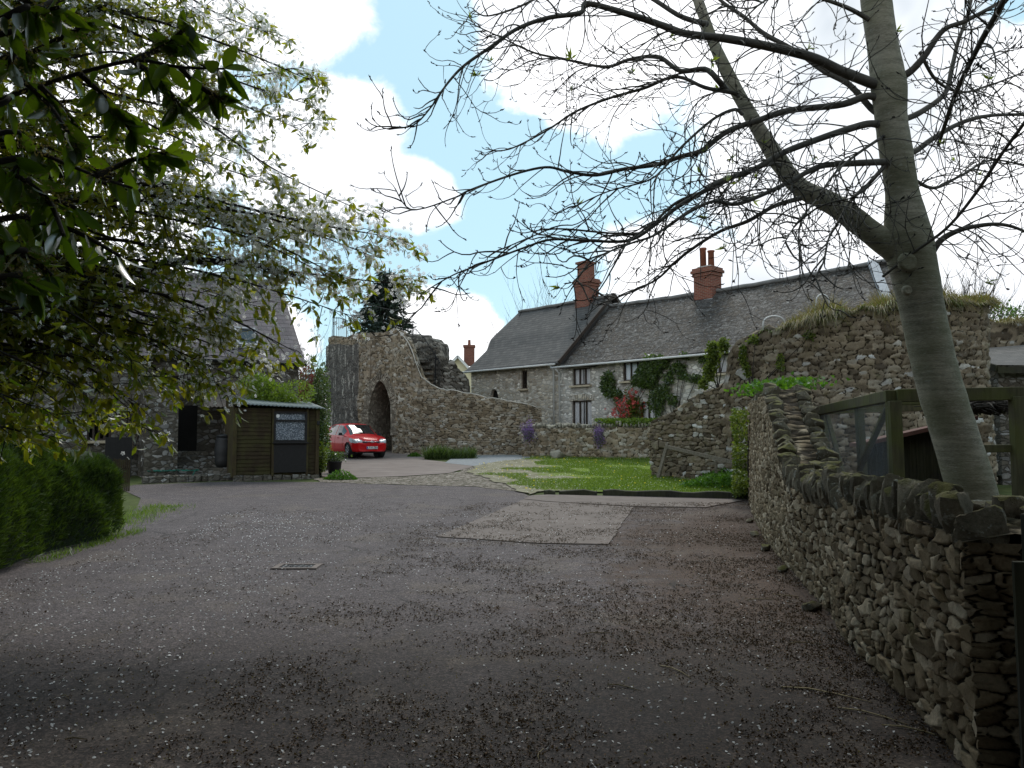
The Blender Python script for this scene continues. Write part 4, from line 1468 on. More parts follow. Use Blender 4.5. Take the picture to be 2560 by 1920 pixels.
def yard_copings():
    S, X, Y, NX, NY, Z = yinfo
    L = S[-1]

    def at(s):
        i = min(len(S) - 1, max(0, int(np.searchsorted(S, s))))
        return i
    s = L - 0.12
    n = 0
    while s > 0.3 and n < 90:
        i = at(s)
        y = Y[i]
        if y > 9.6:
            break
        w = rnd.uniform(0.06, 0.15) * (1.5 if rnd.random() < .15 else 1)
        hh = rnd.uniform(0.22, 0.38)
        d = rnd.uniform(0.14, 0.23)
        ang = math.atan2(NY[i], NX[i]) + R(90) + rnd.uniform(-.15, .15)
        stone('cope_stone', (X[i] - NX[i] * (d / 2 - 0.06), Y[i] - NY[i] * (d / 2 - 0.09), Z[i] + 0.04 + rnd.uniform(-.03, .06)), (w * 1.15, d * 1.1, hh * .95), ang, rnd.uniform(-.16, .16), yard_wall, False, rnd.uniform(-.28, .16))
        s -= w * 0.98
        n += 1
    # flatter stones lying behind them along the inner edge
    s = L - 0.1
    while s > 0.3:
        i = at(s)
        if Y[i] > 9.8:
            break
        w = rnd.uniform(0.16, 0.34)
        stone('top_stone', (X[i] - NX[i] * rnd.uniform(.36, .5), Y[i] - NY[i] * rnd.uniform(.36, .5), Z[i] + rnd.uniform(0.02, 0.09)), (w, rnd.uniform(.16, .26), rnd.uniform(.10, .2)),
              rnd.uniform(0, 3), rnd.uniform(-.2, .2), yard_wall)
        s -= w * 0.95
    # two rows of stones climbing the ramp
    for side in (0.07, 0.50):
        y = 9.5
        while y < 12.2:
            i = int(np.argmin(np.abs(Y - y)))
            w = rnd.uniform(0.15, 0.24)
            stone('ramp_stone', (X[i] - NX[i] * side, Y[i] - NY[i] * side, Z[i] + rnd.uniform(0.03, 0.07)), (rnd.uniform(.17, .27), w, rnd.uniform(.13, .2)),
                  math.atan2(NY[i], NX[i]) + rnd.uniform(-.4, .4), rnd.uniform(-.15, .15), yard_wall)
            y += w * rnd.uniform(0.62, 0.85)
    y = 12.3
    while y < 20.5:
        i = int(np.argmin(np.abs(Y - y)))
        w = rnd.uniform(0.2, 0.36)
        stone('crest_stone', (X[i] - NX[i] * .2, Y[i] - NY[i] * .2, Z[i] + 0.03), (.4, w, rnd.uniform(.12, .2)), math.atan2(NY[i], NX[i]) + rnd.uniform(-.2, .2), 0, yard_wall)
        y += w * 0.9
    # loose fallen stones at the foot of the wall
    for y, dx in ((11.0, 0.12), (12.4, 0.16), (9.4, 0.1), (14.2, 0.15), (7.4, 0.1)):
        i = int(np.argmin(np.abs(Y - y)))
        o = stone('loose_stone', (X[i] + NX[i] * dx, Y[i] + NY[i] * dx, gz(0, y) + 0.03), (.18, .14, .1), rnd.uniform(0, 3))
        tag(o, {11.0: 'loose stone at the foot of the yard wall where the coping begins to climb', 12.4: 'loose stone at the wall foot just past the ramp', 9.4: 'loose stone at the foot of the low yard wall',
                14.2: 'loose stone at the wall foot near the grass edging', 7.4: 'nearest loose stone at the foot of the low yard wall'}[y], 'stone', 'loose stones along the yard wall')


yard_copings()


# ------------------------------------------------------------------ buildings
def wall_panel(mb, x0, x1, z0, z1, openings, depth=0.22, y=0.0, mi=0):
    """front wall in the local x-z plane (front faces -y) with real openings and reveals"""
    xs = sorted({x0, x1, *[o[0] for o in openings], *[o[1] for o in openings]})
    zs = sorted({z0, z1, *[o[2] for o in openings], *[o[3] for o in openings]})
    for a, b in zip(xs, xs[1:]):
        for c, d in zip(zs, zs[1:]):
            mx, mz = (a + b) / 2, (c + d) / 2
            if any(o[0] < mx < o[1] and o[2] < mz < o[3] for o in openings):
                continue
            mb.add([(a, y, c), (b, y, c), (b, y, d), (a, y, d)], [(0, 1, 2, 3)], mi)
    for a, b, c, d in openings:
        y2 = y + depth
        mb.add([(a, y, c), (b, y, c), (b, y, d), (a, y, d), (a, y2, c), (b, y2, c), (b, y2, d), (a, y2, d)],
               [(0, 4, 5, 1), (1, 5, 6, 2), (2, 6, 7, 3), (3, 7, 4, 0)], mi)


def casement(parent, x0, x1, z0, z1, lights=3, y=0.12, curtain=True, sill=True, bars=0, leaded=False):
    f = MB()
    t = 0.06
    f.box(((x0 + x1) / 2, y, z0 + t / 2), (x1 - x0, 0.08, t))
    f.box(((x0 + x1) / 2, y, z1 - t / 2), (x1 - x0, 0.08, t))
    for k in range(lights + 1):
        x = x0 + t / 2 + (x1 - x0 - t) * k / lights
        f.box((x, y + 0.002, (z0 + z1) / 2), (t, 0.07, z1 - z0 - 2 * t))
    for k in range(bars):
        z = z0 + (z1 - z0) * (k + 1) / (bars + 1)
        f.box(((x0 + x1) / 2, y + 0.004, z), (x1 - x0 - 2 * t, 0.03, 0.025))
    if leaded:
        for k in range(1, 5):
            f.box((x0 + (x1 - x0) * k / 5, y + 0.004, (z0 + z1) / 2), (0.012, 0.02, z1 - z0 - 2 * t))
    w = f.build('window', MAT['frame_brown'], parent, local=True)
    p = MB()
    p.add([(x0 + t, y + 0.01, z0 + t), (x1 - t, y + 0.01, z0 + t), (x1 - t, y + 0.01, z1 - t), (x0 + t, y + 0.01, z1 - t)], [(0, 1, 2, 3)])
    p.build('pane', MAT['glass'], w, local=True)
    if curtain:
        c = MB()
        n = 40
        for (a, b) in ((x0 + .01, x0 + (x1 - x0) * 0.485), (x0 + (x1 - x0) * 0.515, x1 - .01)):
            V = [(a + (b - a) * i / n, y + 0.075 + 0.025 * math.sin(i * 1.35 + a) + 0.012 * math.sin(i * 3.1), z) for i in range(n + 1) for z in (z0 + .02, z1 - .02)]
            c.add(V, [(2 * i, 2 * i + 2, 2 * i + 3, 2 * i + 1) for i in range(n)])
        c.build('curtain', MAT['curtain'], w, True, local=True)
    bk = MB()
    bk.box(((x0 + x1) / 2, y + 0.75, (z0 + z1) / 2), (x1 - x0 + 0.9, 1.0, z1 - z0 + 0.6))
    # only the room's inner faces matter: drop the face towards the window
    bk.f = [fc for i, fc in enumerate(bk.f) if i != 2]
    bk.mi = bk.mi[:len(bk.f)]
    bk.build('room_interior', MAT['dark_void'], w, local=True)
    if sill:
        s_ = MB()
        s_.box(((x0 + x1) / 2, -0.03, z0 - 0.05), (x1 - x0 + 0.22, 0.24, 0.09), jit=0.006)
        s_.build('sill', MAT['sill_stone'], w, local=True, bevel=0.01)
    return w


def roof_slope(name, parent, x0, x1, prof, m_, sag=0.05, rough=0.03, seed=0, left=None, right=None, nx=None, thick=0.08):
    """roof slope as a grid with gentle sag; prof = [(back offset, z)] from eaves to ridge; left/right = verge shifts per profile point"""
    nx = nx or max(8, int((x1 - x0) / 0.25))
    O = [p[0] for p in prof]
    Zp = [p[1] for p in prof]
    d = [0.0]
    for a, b in zip(prof, prof[1:]):
        d.append(d[-1] + math.hypot(b[0] - a[0], b[1] - a[1]))
    nv = max(6, int(d[-1] / 0.2))
    T = np.linspace(0, d[-1], nv)
    oo, zz = np.interp(T, d, O), np.interp(T, d, Zp)
    ls = np.interp(T, d, left) if left else np.zeros(nv)
    rs = np.interp(T, d, right) if right else np.zeros(nv)
    V, UV = [], []
    for i in range(nx + 1):
        a = i / nx
        for j in range(nv):
            x = x0 + ls[j] + (x1 + rs[j] - x0 - ls[j]) * a
            n = float(vnoise([x * 0.8, T[j] * 0.8, seed], seed)) - .5
            n2 = float(vnoise([x * 3.5, T[j] * 4, seed], seed + 1)) - .5
            V.append((x, oo[j], zz[j] - sag * math.sin(math.pi * a) * (0.3 + 0.7 * T[j] / d[-1]) + n * rough * 2 + n2 * rough))
            UV.append((x, T[j]))
    o = np_mesh(name, V, grid_faces(nx + 1, nv), m_, parent, True, None, True, None, UV)
    sol = o.modifiers.new('thickness', 'SOLIDIFY')
    sol.thickness = thick
    sol.offset = -1
    return o


def chimney(parent, x, y, z0, z1, w, d, pots=(), narrow=None, z2=None):
    c = MB()
    c.box((x, y, (z0 + z1) / 2), (w, d, z1 - z0))
    for k, (dz, e) in enumerate(((-0.32, 0.05), (-0.16, 0.11), (-0.05, 0.06))):
        c.box((x, y, z1 + dz), (w + e * 2, d + e * 2, 0.14))
    if narrow:
        c.box((x - 0.05, y, (z1 + z2) / 2), (narrow, narrow, z2 - z1))
        c.box((x - 0.05, y, z2 - 0.06), (narrow + 0.16, narrow + 0.16, 0.12))
    o = c.build('chimney', MAT['brick'], parent, local=True, bevel=0.012)
    k = MB()
    k.box((x, y, z0 - 0.15), (w + 0.06, d + 0.06, 0.5))
    k.build('flashing', MAT['lead'], o, local=True)
    if not narrow:
        k = MB()
        k.box((x, y, z1 + 0.06), (w * 0.9, d * 0.9, 0.12), taper=0.75)
        k.build('mortar_cap', MAT['mortar_cap'], o, local=True, bevel=0.02)
    for (px_, h) in pots:
        p = MB()
        p.lathe((x + px_, y, z1 + 0.05), [(0.15, 0), (0.14, h * 0.9), (0.17, h * 0.92), (0.17, h), (0.12, h)], 14)
        p.build('chimney_pot', MAT['terracotta_pot'], o, True, local=True)
    return o


HX, HY = Vector((0.665, -0.747, 0)).normalized(), Vector((0.747, 0.665, 0)).normalized()
HROT = math.atan2(HX.y, HX.x)
house_z = 1.0


def long_house():
    org = Vector((-2.36, 45.0, 0))
    # left half: smooth dark slates, taller
    h = thing('stone_house', org, 'taller left half of the long stone house, smooth dark slate roof and brick chimney stack', 'house', None, HROT)
    w = MB()
    ops = [(4.27, 4.73, 4.16, 5.12), (1.70, 2.48, 1.2, 4.25)]
    wall_panel(w, 0.1, 7.1, 0.8, 5.5, ops, 0.25)
    # left gable end, following the wavy verge, and the rear
    w.add([(0.1, 0, 0.8), (0.1, 7.6, 0.8), (0.1, 7.6, 5.3), (0.1, 3.75, 8.9), (0.1, 1.75, 7.1), (0.1, 0, 5.3)], [(0, 1, 2, 3, 4, 5)])
    w.add([(7.1, 0.0, 0.8), (7.1, 7.6, 0.8), (7.1, 7.6, 5.5), (7.1, 3.8, 9.0), (7.1, 0.0, 5.5)], [(4, 3, 2, 1, 0)], 1)
    w.add([(0.1, 7.6, 0.8), (7.1, 7.6, 0.8), (7.1, 7.6, 5.5), (0.1, 7.6, 5.5)], [(3, 2, 1, 0)])
    w.build('wall', [MAT['house_stone'], MAT['cement']], h, local=True)
    prof = [(-0.35, 5.30), (0.0, 5.55), (1.2, 6.62), (1.9, 7.36), (3.8, 9.12)]
    roof_slope('roof', h, -0.15, 7.35, prof, MAT['slate_smooth'], 0.03, 0.015, 3, left=[-0.05, 0.0, 0.15, -0.32, 0.05], right=[0, 0, 0, 0, 0])
    roof_slope('rear_roof', h, -0.1, 7.35, [(7.95, 5.30), (3.8, 9.12)], MAT['slate_smooth'], 0.03, 0.015, 4)
    m = MB()
    m.tube([(-0.1 + i * 0.5, 3.8, 9.16 + 0.01 * math.sin(i * 1.7)) for i in range(16)], 0.09, 8)
    m.build('ridge_tile', MAT['cement'], h, True, local=True)
    for ya, za, yb, zb in ((-0.34, 5.34, 3.8, 9.20), (3.82, 9.20, 7.95, 5.34)):
        m = MB()
        m.bar((7.40, ya, za), (7.40, yb, zb), 0.10, 0.16)
        m.build('verge_board', MAT['frame_brown'], h, local=True)
    m = MB()
    m.tube([(-0.2, -0.42, 5.28), (3.5, -0.42, 5.26), (7.2, -0.42, 5.24)], 0.05, 8)
    m.build('gutter', MAT['white_plastic'], h, True, local=True)
    m = MB()
    m.tube([(6.8, -0.40, 5.22), (6.8, -0.12, 5.0), (6.8, -0.10, 1.0)], 0.04, 8)
    m.build('downpipe', MAT['white_plastic'], h, True, local=True)
    casement(h, 4.27, 4.73, 4.16, 5.12, 1, 0.12, False, True, 0, True)
    # pointed dark doorway head, mostly hidden by the sloping wall
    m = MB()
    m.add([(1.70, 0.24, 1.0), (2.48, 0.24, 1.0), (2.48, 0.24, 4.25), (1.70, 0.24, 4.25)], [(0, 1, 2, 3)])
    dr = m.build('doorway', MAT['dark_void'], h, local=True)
    m = MB()
    pts = [(1.70 + 0.39 - 0.39 * math.cos(a) ** 0.8, 3.35 + 0.9 * math.sin(a)) for a in np.linspace(0, math.pi / 2, 8)]
    for sx in (1, -1):
        V = []
        for x, z in pts:
            xx = x if sx > 0 else 2 * 2.09 - x
            V.append((xx, -0.004, z))
        cx = 1.62 if sx > 0 else 2.56
        V = [(cx, -0.004, 3.3)] + V + [(2.09, -0.004, 4.33), (cx, -0.004, 4.33)]
        V2 = [(x, 0.2, z) for x, y, z in V]
        n = len(V)
        m.add(V + V2, [tuple(range(n)) if sx < 0 else tuple(reversed(range(n)))] + [(i, (i + 1) % n, n + (i + 1) % n, n + i) for i in range(n)])
    m.build('arch_head', MAT['house_stone'], dr, local=True)
    chimney(h, 5.45, 3.8, 8.55, 10.25, 1.0, 0.85, (), 0.68, 11.25)

    # right half: mossy rough slates
    o2 = org + HX * 7.1
    g = thing('stone_house', o2, 'lower right half of the long stone house, mossy rough slates and two chimney pots', 'house', None, HROT)
    X = 7.1
    ops = [(8.0 - X, 9.17 - X, 4.15, 4.98), (11.2 - X, 12.4 - X, 4.2, 5.08), (15.9 - X, 16.7 - X, 4.25, 5.1), (7.95 - X, 9.25 - X, 2.0, 3.4), (12.2 - X, 13.4 - X, 1.9, 3.2)]
    w = MB()
    wall_panel(w, 0.0, 16.2, 0.8, 5.25, ops, 0.25)
    w.add([(16.2, 0, 0.8), (16.2, 6.6, 0.8), (16.2, 6.6, 5.25), (16.2, 3.3, 8.5), (16.2, 0, 5.25)], [(0, 1, 2, 3, 4)])
    w.add([(0, 6.6, 0.8), (16.2, 6.6, 0.8), (16.2, 6.6, 5.25), (0, 6.6, 5.25)], [(3, 2, 1, 0)])
    w.build('wall', MAT['house_stone_pale'], g, local=True)
    roof_slope('roof', g, 0.35, 16.3, [(-0.38, 5.10), (0, 5.34), (3.3, 8.45)], MAT['slate_mossy'], 0.10, 0.05, 9, thick=0.12)
    roof_slope('rear_roof', g, 0.35, 16.3, [(6.98, 5.10), (6.6, 5.34), (3.3, 8.45)], MAT['slate_mossy'], 0.10, 0.05, 12, thick=0.12)
    m = MB()
    m.tube([(0.4 + i * 0.5, 3.3, 8.50 - 0.10 * math.sin(math.pi * i / 28) + 0.015 * math.sin(i * 2.1)) for i in range(32)], 0.10, 8)
    m.build('ridge_tile', MAT['cement'], g, True, local=True)
    m = MB()
    m.bar((14.2, 3.3, 8.56), (15.7, 1.1, 6.50), 0.34, 0.16)
    m.build('lead_flashing', MAT['lead'], g, local=True)
    m = MB()
    m.tube([(-0.15, -0.44, 5.07), (4, -0.44, 5.05), (9, -0.44, 5.03), (16.2, -0.44, 5.05)], 0.05, 8)
    m.build('gutter', MAT['white_plastic'], g, True, local=True)
    m = MB()
    m.tube([(0.12, -0.42, 5.02), (0.12, -0.14, 4.8), (0.12, -0.11, 1.0)], 0.04, 8)
    m.build('downpipe', MAT['white_plastic'], g, True, local=True)
    for k, (a, b, c, d) in enumerate(ops):
        casement(g, a, b, c, d, (3, 3, 2, 3, 3)[k])
    m = MB()
    for k in range(11):
        x = 7.85 - X + 1.5 * k / 10
        m.box((x, -0.012, 3.52 + 0.05 * math.sin(math.pi * k / 10)), (0.12, 0.06, 0.28), Matrix.Rotation((k - 5) * 0.04, 3, 'Y'))
    m.build('window_arch', MAT['house_stone'], g, local=True, bevel=0.01)
    chimney(g, 13.6 - X, 3.3, 7.9, 9.5, 1.0, 0.78, ((-0.22, 0.98), (0.22, 0.78)))
    m = MB()
    m.tube([(13.6 - X - 0.02, 2.75, 10.9), (13.6 - X - 0.02, 2.8, 8.9)], 0.012, 4)
    m.tube([(13.6 - X - 0.02, 2.75, 10.9), (13.6 - X + 0.3, 2.75, 10.82)], 0.012, 4)
    m.build('aerial', MAT['iron'], g, local=True)


long_house()


def far_house():
    o = thing('cream_house', (-4.7, 72, 1.1), 'small cream rendered house far behind, white bargeboards and brick chimney', 'house')
    w = MB()
    z0 = -0.5
    w.add([(-1.6, 0, z0), (1.2, 0, z0), (1.2, 0, 6.3), (-0.2, 0, 7.75), (-1.6, 0, 6.3)], [(0, 1, 2, 3, 4)])
    w.add([(-1.6, 0, z0), (-1.6, 8, z0), (-1.6, 8, 6.3), (-1.6, 0, 6.3)], [(0, 1, 2, 3)])
    w.add([(1.2, 0, z0), (1.2, 8, z0), (1.2, 8, 6.3), (1.2, 0, 6.3)], [(3, 2, 1, 0)])
    w.build('wall', MAT['cream_render'], o, local=True)
    m = MB()
    for s_ in (-1, 1):
        a = [(-0.2, -0.25, 7.95), (-0.2 + s_ * 1.7, -0.25, 6.1), (-0.2 + s_ * 1.7, 8.2, 6.1), (-0.2, 8.2, 7.95)]
        m.add(a + [(x, y, z - 0.12) for x, y, z in a], [(0, 1, 2, 3), (7, 6, 5, 4), (0, 4, 5, 1), (1, 5, 6, 2), (2, 6, 7, 3)])
    m.build('roof', MAT['cement'], o, local=True)
    m = MB()
    for s_ in (-1, 1):
        m.bar((-0.2, -0.28, 7.86), (-0.2 + s_ * 1.7, -0.28, 6.02), 0.06, 0.22)
    m.build('bargeboard', MAT['white_paint'], o, local=True)
    m = MB()
    m.box((0.75, 1.6, 8.1), (0.95, 0.8, 1.9))
    m.box((0.75, 1.6, 8.95), (1.1, 0.95, 0.2))
    c = m.build('chimney', MAT['brick'], o, local=True)
    m = MB()
    m.lathe((0.75, 1.6, 9.05), [(0.14, 0), (0.12, 0.5)], 10)
    m.build('chimney_pot', MAT['terracotta_pot'], c, local=True)


far_house()


# --- old stone barn on the left behind the cherry branches
BROT = R(32)
BX, BY = Vector((math.cos(BROT), math.sin(BROT), 0)), Vector((-math.sin(BROT), math.cos(BROT), 0))


def barn():
    org = Vector((-7.76, 29.0, 0))
    b = thing('stone_barn', org, 'old stone barn with steep purple slate roof and skylight, half hidden by blossom', 'barn', None, BROT)
    zb, ze, zr = 0.2, 4.45, 7.75
    w = MB()
    ops = [(-6.75, -6.05, 1.52, 2.35)]
    wall_panel(w, -13.5, 0, zb, ze, ops, 0.25)
    w.add([(0, 0, zb), (0, 6.4, zb), (0, 6.4, ze), (0, 3.2, zr - 0.1), (0, 0, ze)], [(0, 1, 2, 3, 4)])
    w.add([(-13.5, 0, zb), (-13.5, 6.4, zb), (-13.5, 6.4, ze), (-13.5, 3.2, zr - 0.1), (-13.5, 0, ze)], [(4, 3, 2, 1, 0)])
    w.add([(-13.5, 6.4, zb), (0, 6.4, zb), (0, 6.4, ze), (-13.5, 6.4, ze)], [(3, 2, 1, 0)])
    w.build('wall', MAT['barn_stone'], b, local=True)
    r_ = roof_slope('roof', b, -13.7, 0.18, [(-0.35, 4.28), (0.0, 4.55), (3.2, zr)], MAT['slate_purple'], 0.06, 0.015, 21)
    roof_slope('rear_roof', b, -13.7, 0.18, [(6.75, 4.28), (6.4, 4.55), (3.2, zr)], MAT['slate_purple'], 0.06, 0.015, 22)
    m = MB()
    m.tube([(-13.6 + i * 0.6, 3.2, zr + 0.03) for i in range(24)], 0.09, 8)
    m.build('ridge_tile', MAT['cement'], b, True, local=True)
    m = MB()
    m.tube([(-13.6, -0.42, 4.26), (0.15, -0.42, 4.24)], 0.055, 8)
    m.build('gutter', MAT['iron'], b, True, local=True)
    # skylight lying on the slope
    sl = Vector((0, 3.2, zr - 4.55)).normalized()
    nn = Vector((0, -sl.z, sl.y))
    rot = Matrix((Vector((1, 0, 0)), sl, nn)).transposed()
    m = MB()
    c = Vector((-1.75, 0.62, 5.18)) + nn * 0.07
    for dx in (-0.34, 0.34):
        m.box(c + rot @ Vector((dx, 0, 0)), (0.07, 0.92, 0.10), rot)
    for dy in (-0.46, 0.46):
        m.box(c + rot @ Vector((0, dy, 0)), (0.75, 0.07, 0.11), rot)
    s_ = m.build('skylight', MAT['lead'], b, local=True)
    m = MB()
    m.add([c + rot @ Vector((dx, dy, 0.0)) for dx, dy in ((-.31, -.43), (.31, -.43), (.31, .43), (-.31, .43))], [(0, 1, 2, 3)])
    m.build('pane', MAT['car_glass'], s_, local=True)
    casement(b, -6.75, -6.05, 1.52, 2.35, 4, 0.14, False, True)
    # projecting pier and lean-to with corrugated roof
    m = MB()
    m.box((-4.75, -0.65, 1.6), (0.95, 1.3, 3.3), jit=0.03)
    m.build('pier', MAT['barn_stone'], b, local=True)
    m = MB()
    n = 60
    V = []
    for i in range(n + 1):
        x = -3.35 + 2.75 * i / n
        wv = 0.022 * math.sin(i * 2 * math.pi / 3)
        V += [(x, -1.35, 2.62 + wv), (x, -0.02, 3.52 + wv)]
    m.add(V, [(2 * i, 2 * i + 2, 2 * i + 3, 2 * i + 1) for i in range(n)])
    m.build('lean_to_roof', MAT['tin_rusty'], b, True, local=True)
    m = MB()
    m.bar((-3.45, -1.45, 2.55), (-3.45, 0, 3.62), 0.22, 0.08)
    m.build('verge_slab', MAT['barn_stone'], b, local=True, bevel=0.01)
    m = MB()
    m.box((-1.6, -0.55, 1.32), (2.2, 1.1, 2.55), jit=0.03)
    m.build('lean_to_wall', MAT['barn_stone'], b, local=True)
    m = MB()
    for k in range(5):
        m.box((-3.5, -1.25 + 0.27 * k, 0.35 + 0.18 * k), (1.5, 0.30, 0.18 + 0.002 * k))
    m.build('steps', MAT['barn_stone'], b, local=True, bevel=0.015)
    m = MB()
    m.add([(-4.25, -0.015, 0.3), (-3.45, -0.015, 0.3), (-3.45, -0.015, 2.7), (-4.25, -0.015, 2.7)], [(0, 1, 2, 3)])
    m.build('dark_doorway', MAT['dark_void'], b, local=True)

    def W(x, y, z):
        return org + BX * x + BY * y + Vector((0, 0, z))
    # trellis leaning against the pier
    m = MB()
    for k in range(7):
        m.bar(W(-5.95 + k * 0.13, -0.12, 1.05), W(-5.95 + k * 0.13, -0.07, 2.55), 0.03, 0.012)
    for k in range(10):
        z = 1.1 + k * 0.16
        m.bar(W(-5.97, -0.135, z), W(-5.15, -0.135, z), 0.03, 0.012)
    tag(m.build('trellis', MAT['grey_wood'], None, loc=W(-5.55, -0.1, 1.05)), 'square wooden trellis fixed to the barn wall', 'trellis')
    m = MB()
    m.box(W(-5.95, -1.2, 1.0), (0.75, 0.06, 1.25), Matrix.Rotation(BROT, 3, 'Z'))
    m.box(W(-5.95, -1.17, 1.0), (0.85, 0.05, 0.10), Matrix.Rotation(BROT, 3, 'Z'))
    tag(m.build('board_panel', MAT['dark_board'], None, loc=W(-5.95, -1.2, 0.38), bevel=0.006), 'dark upright board panel standing beside the barn window', 'panel')
    # low stone kerb in front of the barn
    m = MB()
    s0, s1 = G(350, 1209), G(575, 1200)
    n = 14
    for k in range(n):
        p = s0.lerp(s1, (k + .5) / n)
        m.box((p.x, p.y + .12, p.z + 0.08), (((s1 - s0).length / n) * 0.97, 0.34, 0.22 + rnd.uniform(-.03, .03)), Matrix.Rotation(math.atan2(s1.y - s0.y, s1.x - s0.x) + rnd.uniform(-.04, .04), 3, 'Z'), jit=0.02)
    tag(m.build('stone_kerb', MAT['barn_stone'], None, loc=s0, bevel=0.02), 'mossy stone kerb in front of the barn steps', 'kerb')
    # dark water butt
    q = G(533, 1200)
    q = Vector((q.x, q.y + 0.9, gz(0, q.y + .9) + 0.02))
    wb = thing('water_butt', q, 'dark ribbed plastic water butt beside the wooden shed', 'water butt')
    m = MB()
    m.lathe((0, 0, 0.30), [(0.22, 0), (0.27, 0.1), (0.29, 0.25), (0.28, 0.28), (0.305, 0.42), (0.30, 0.46), (0.305, 0.62), (0.29, 0.65), (0.28, 0.85), (0.25, 0.95)], 24)
    m.build('barrel', MAT['black_plastic'], wb, True, local=True)
    m = MB()
    m.lathe((0, 0, 1.25), [(0.265, 0), (0.27, 0.05), (0.1, 0.09), (0.02, 0.09)], 24)
    m.build('lid', MAT['black_plastic'], wb, True, local=True)
    m = MB()
    m.box((0, 0, 0.15), (0.5, 0.5, 0.3), jit=0.02)
    m.build('stand', MAT['barn_stone'], wb, local=True, bevel=0.02)
    # garden hose lying along the kerb
    a = G(360, 1195)
    pts = []
    for k in range(60):
        t = k / 59
        pts.append((a.x + 1.4 * t + 0.12 * math.sin(k * 0.9), a.y + 0.12 + 0.4 * t + 0.14 * math.cos(k * 1.1), a.z + 0.22 + 0.02 * math.sin(k * 2.0)))
    pts += [(pts[-1][0] + 0.05 * math.sin(k), pts[-1][1] - 0.05 * k, pts[-1][2] + 0.12 * math.sin(k * .9) - 0.03 * k) for k in range(1, 6)]
    m = MB()
    m.tube(pts, 0.012, 6)
    tag(m.build('garden_hose', MAT['hose_green'], None, True, pts[0]), 'green garden hose lying along the kerb by the barn', 'hose')
    # picket fence end by the hedge
    f = thing('picket_fence', G(325, 1228), 'short weathered picket fence between the hedge and the barn', 'fence')
    a, c = G(322, 1228), G(283, 1226)
    for k in range(9):
        mp = MB()
        p = a.lerp(c, k / 8)
        hh = 0.82 + rnd.uniform(-.03, .03)
        mp.box((p.x, p.y, p.z + hh / 2), (0.032, 0.02, hh), Matrix.Rotation(0.1, 3, 'Z'))
        mp.build('picket', MAT['shed_wood'], f)
    for z in (0.25, 0.62):
        mr = MB()
        mr.bar(a + Vector((0, 0.03, z)), c + Vector((0, 0.03, z)), 0.03, 0.06)
        mr.build('rail', MAT['grey_wood'], f)


barn()


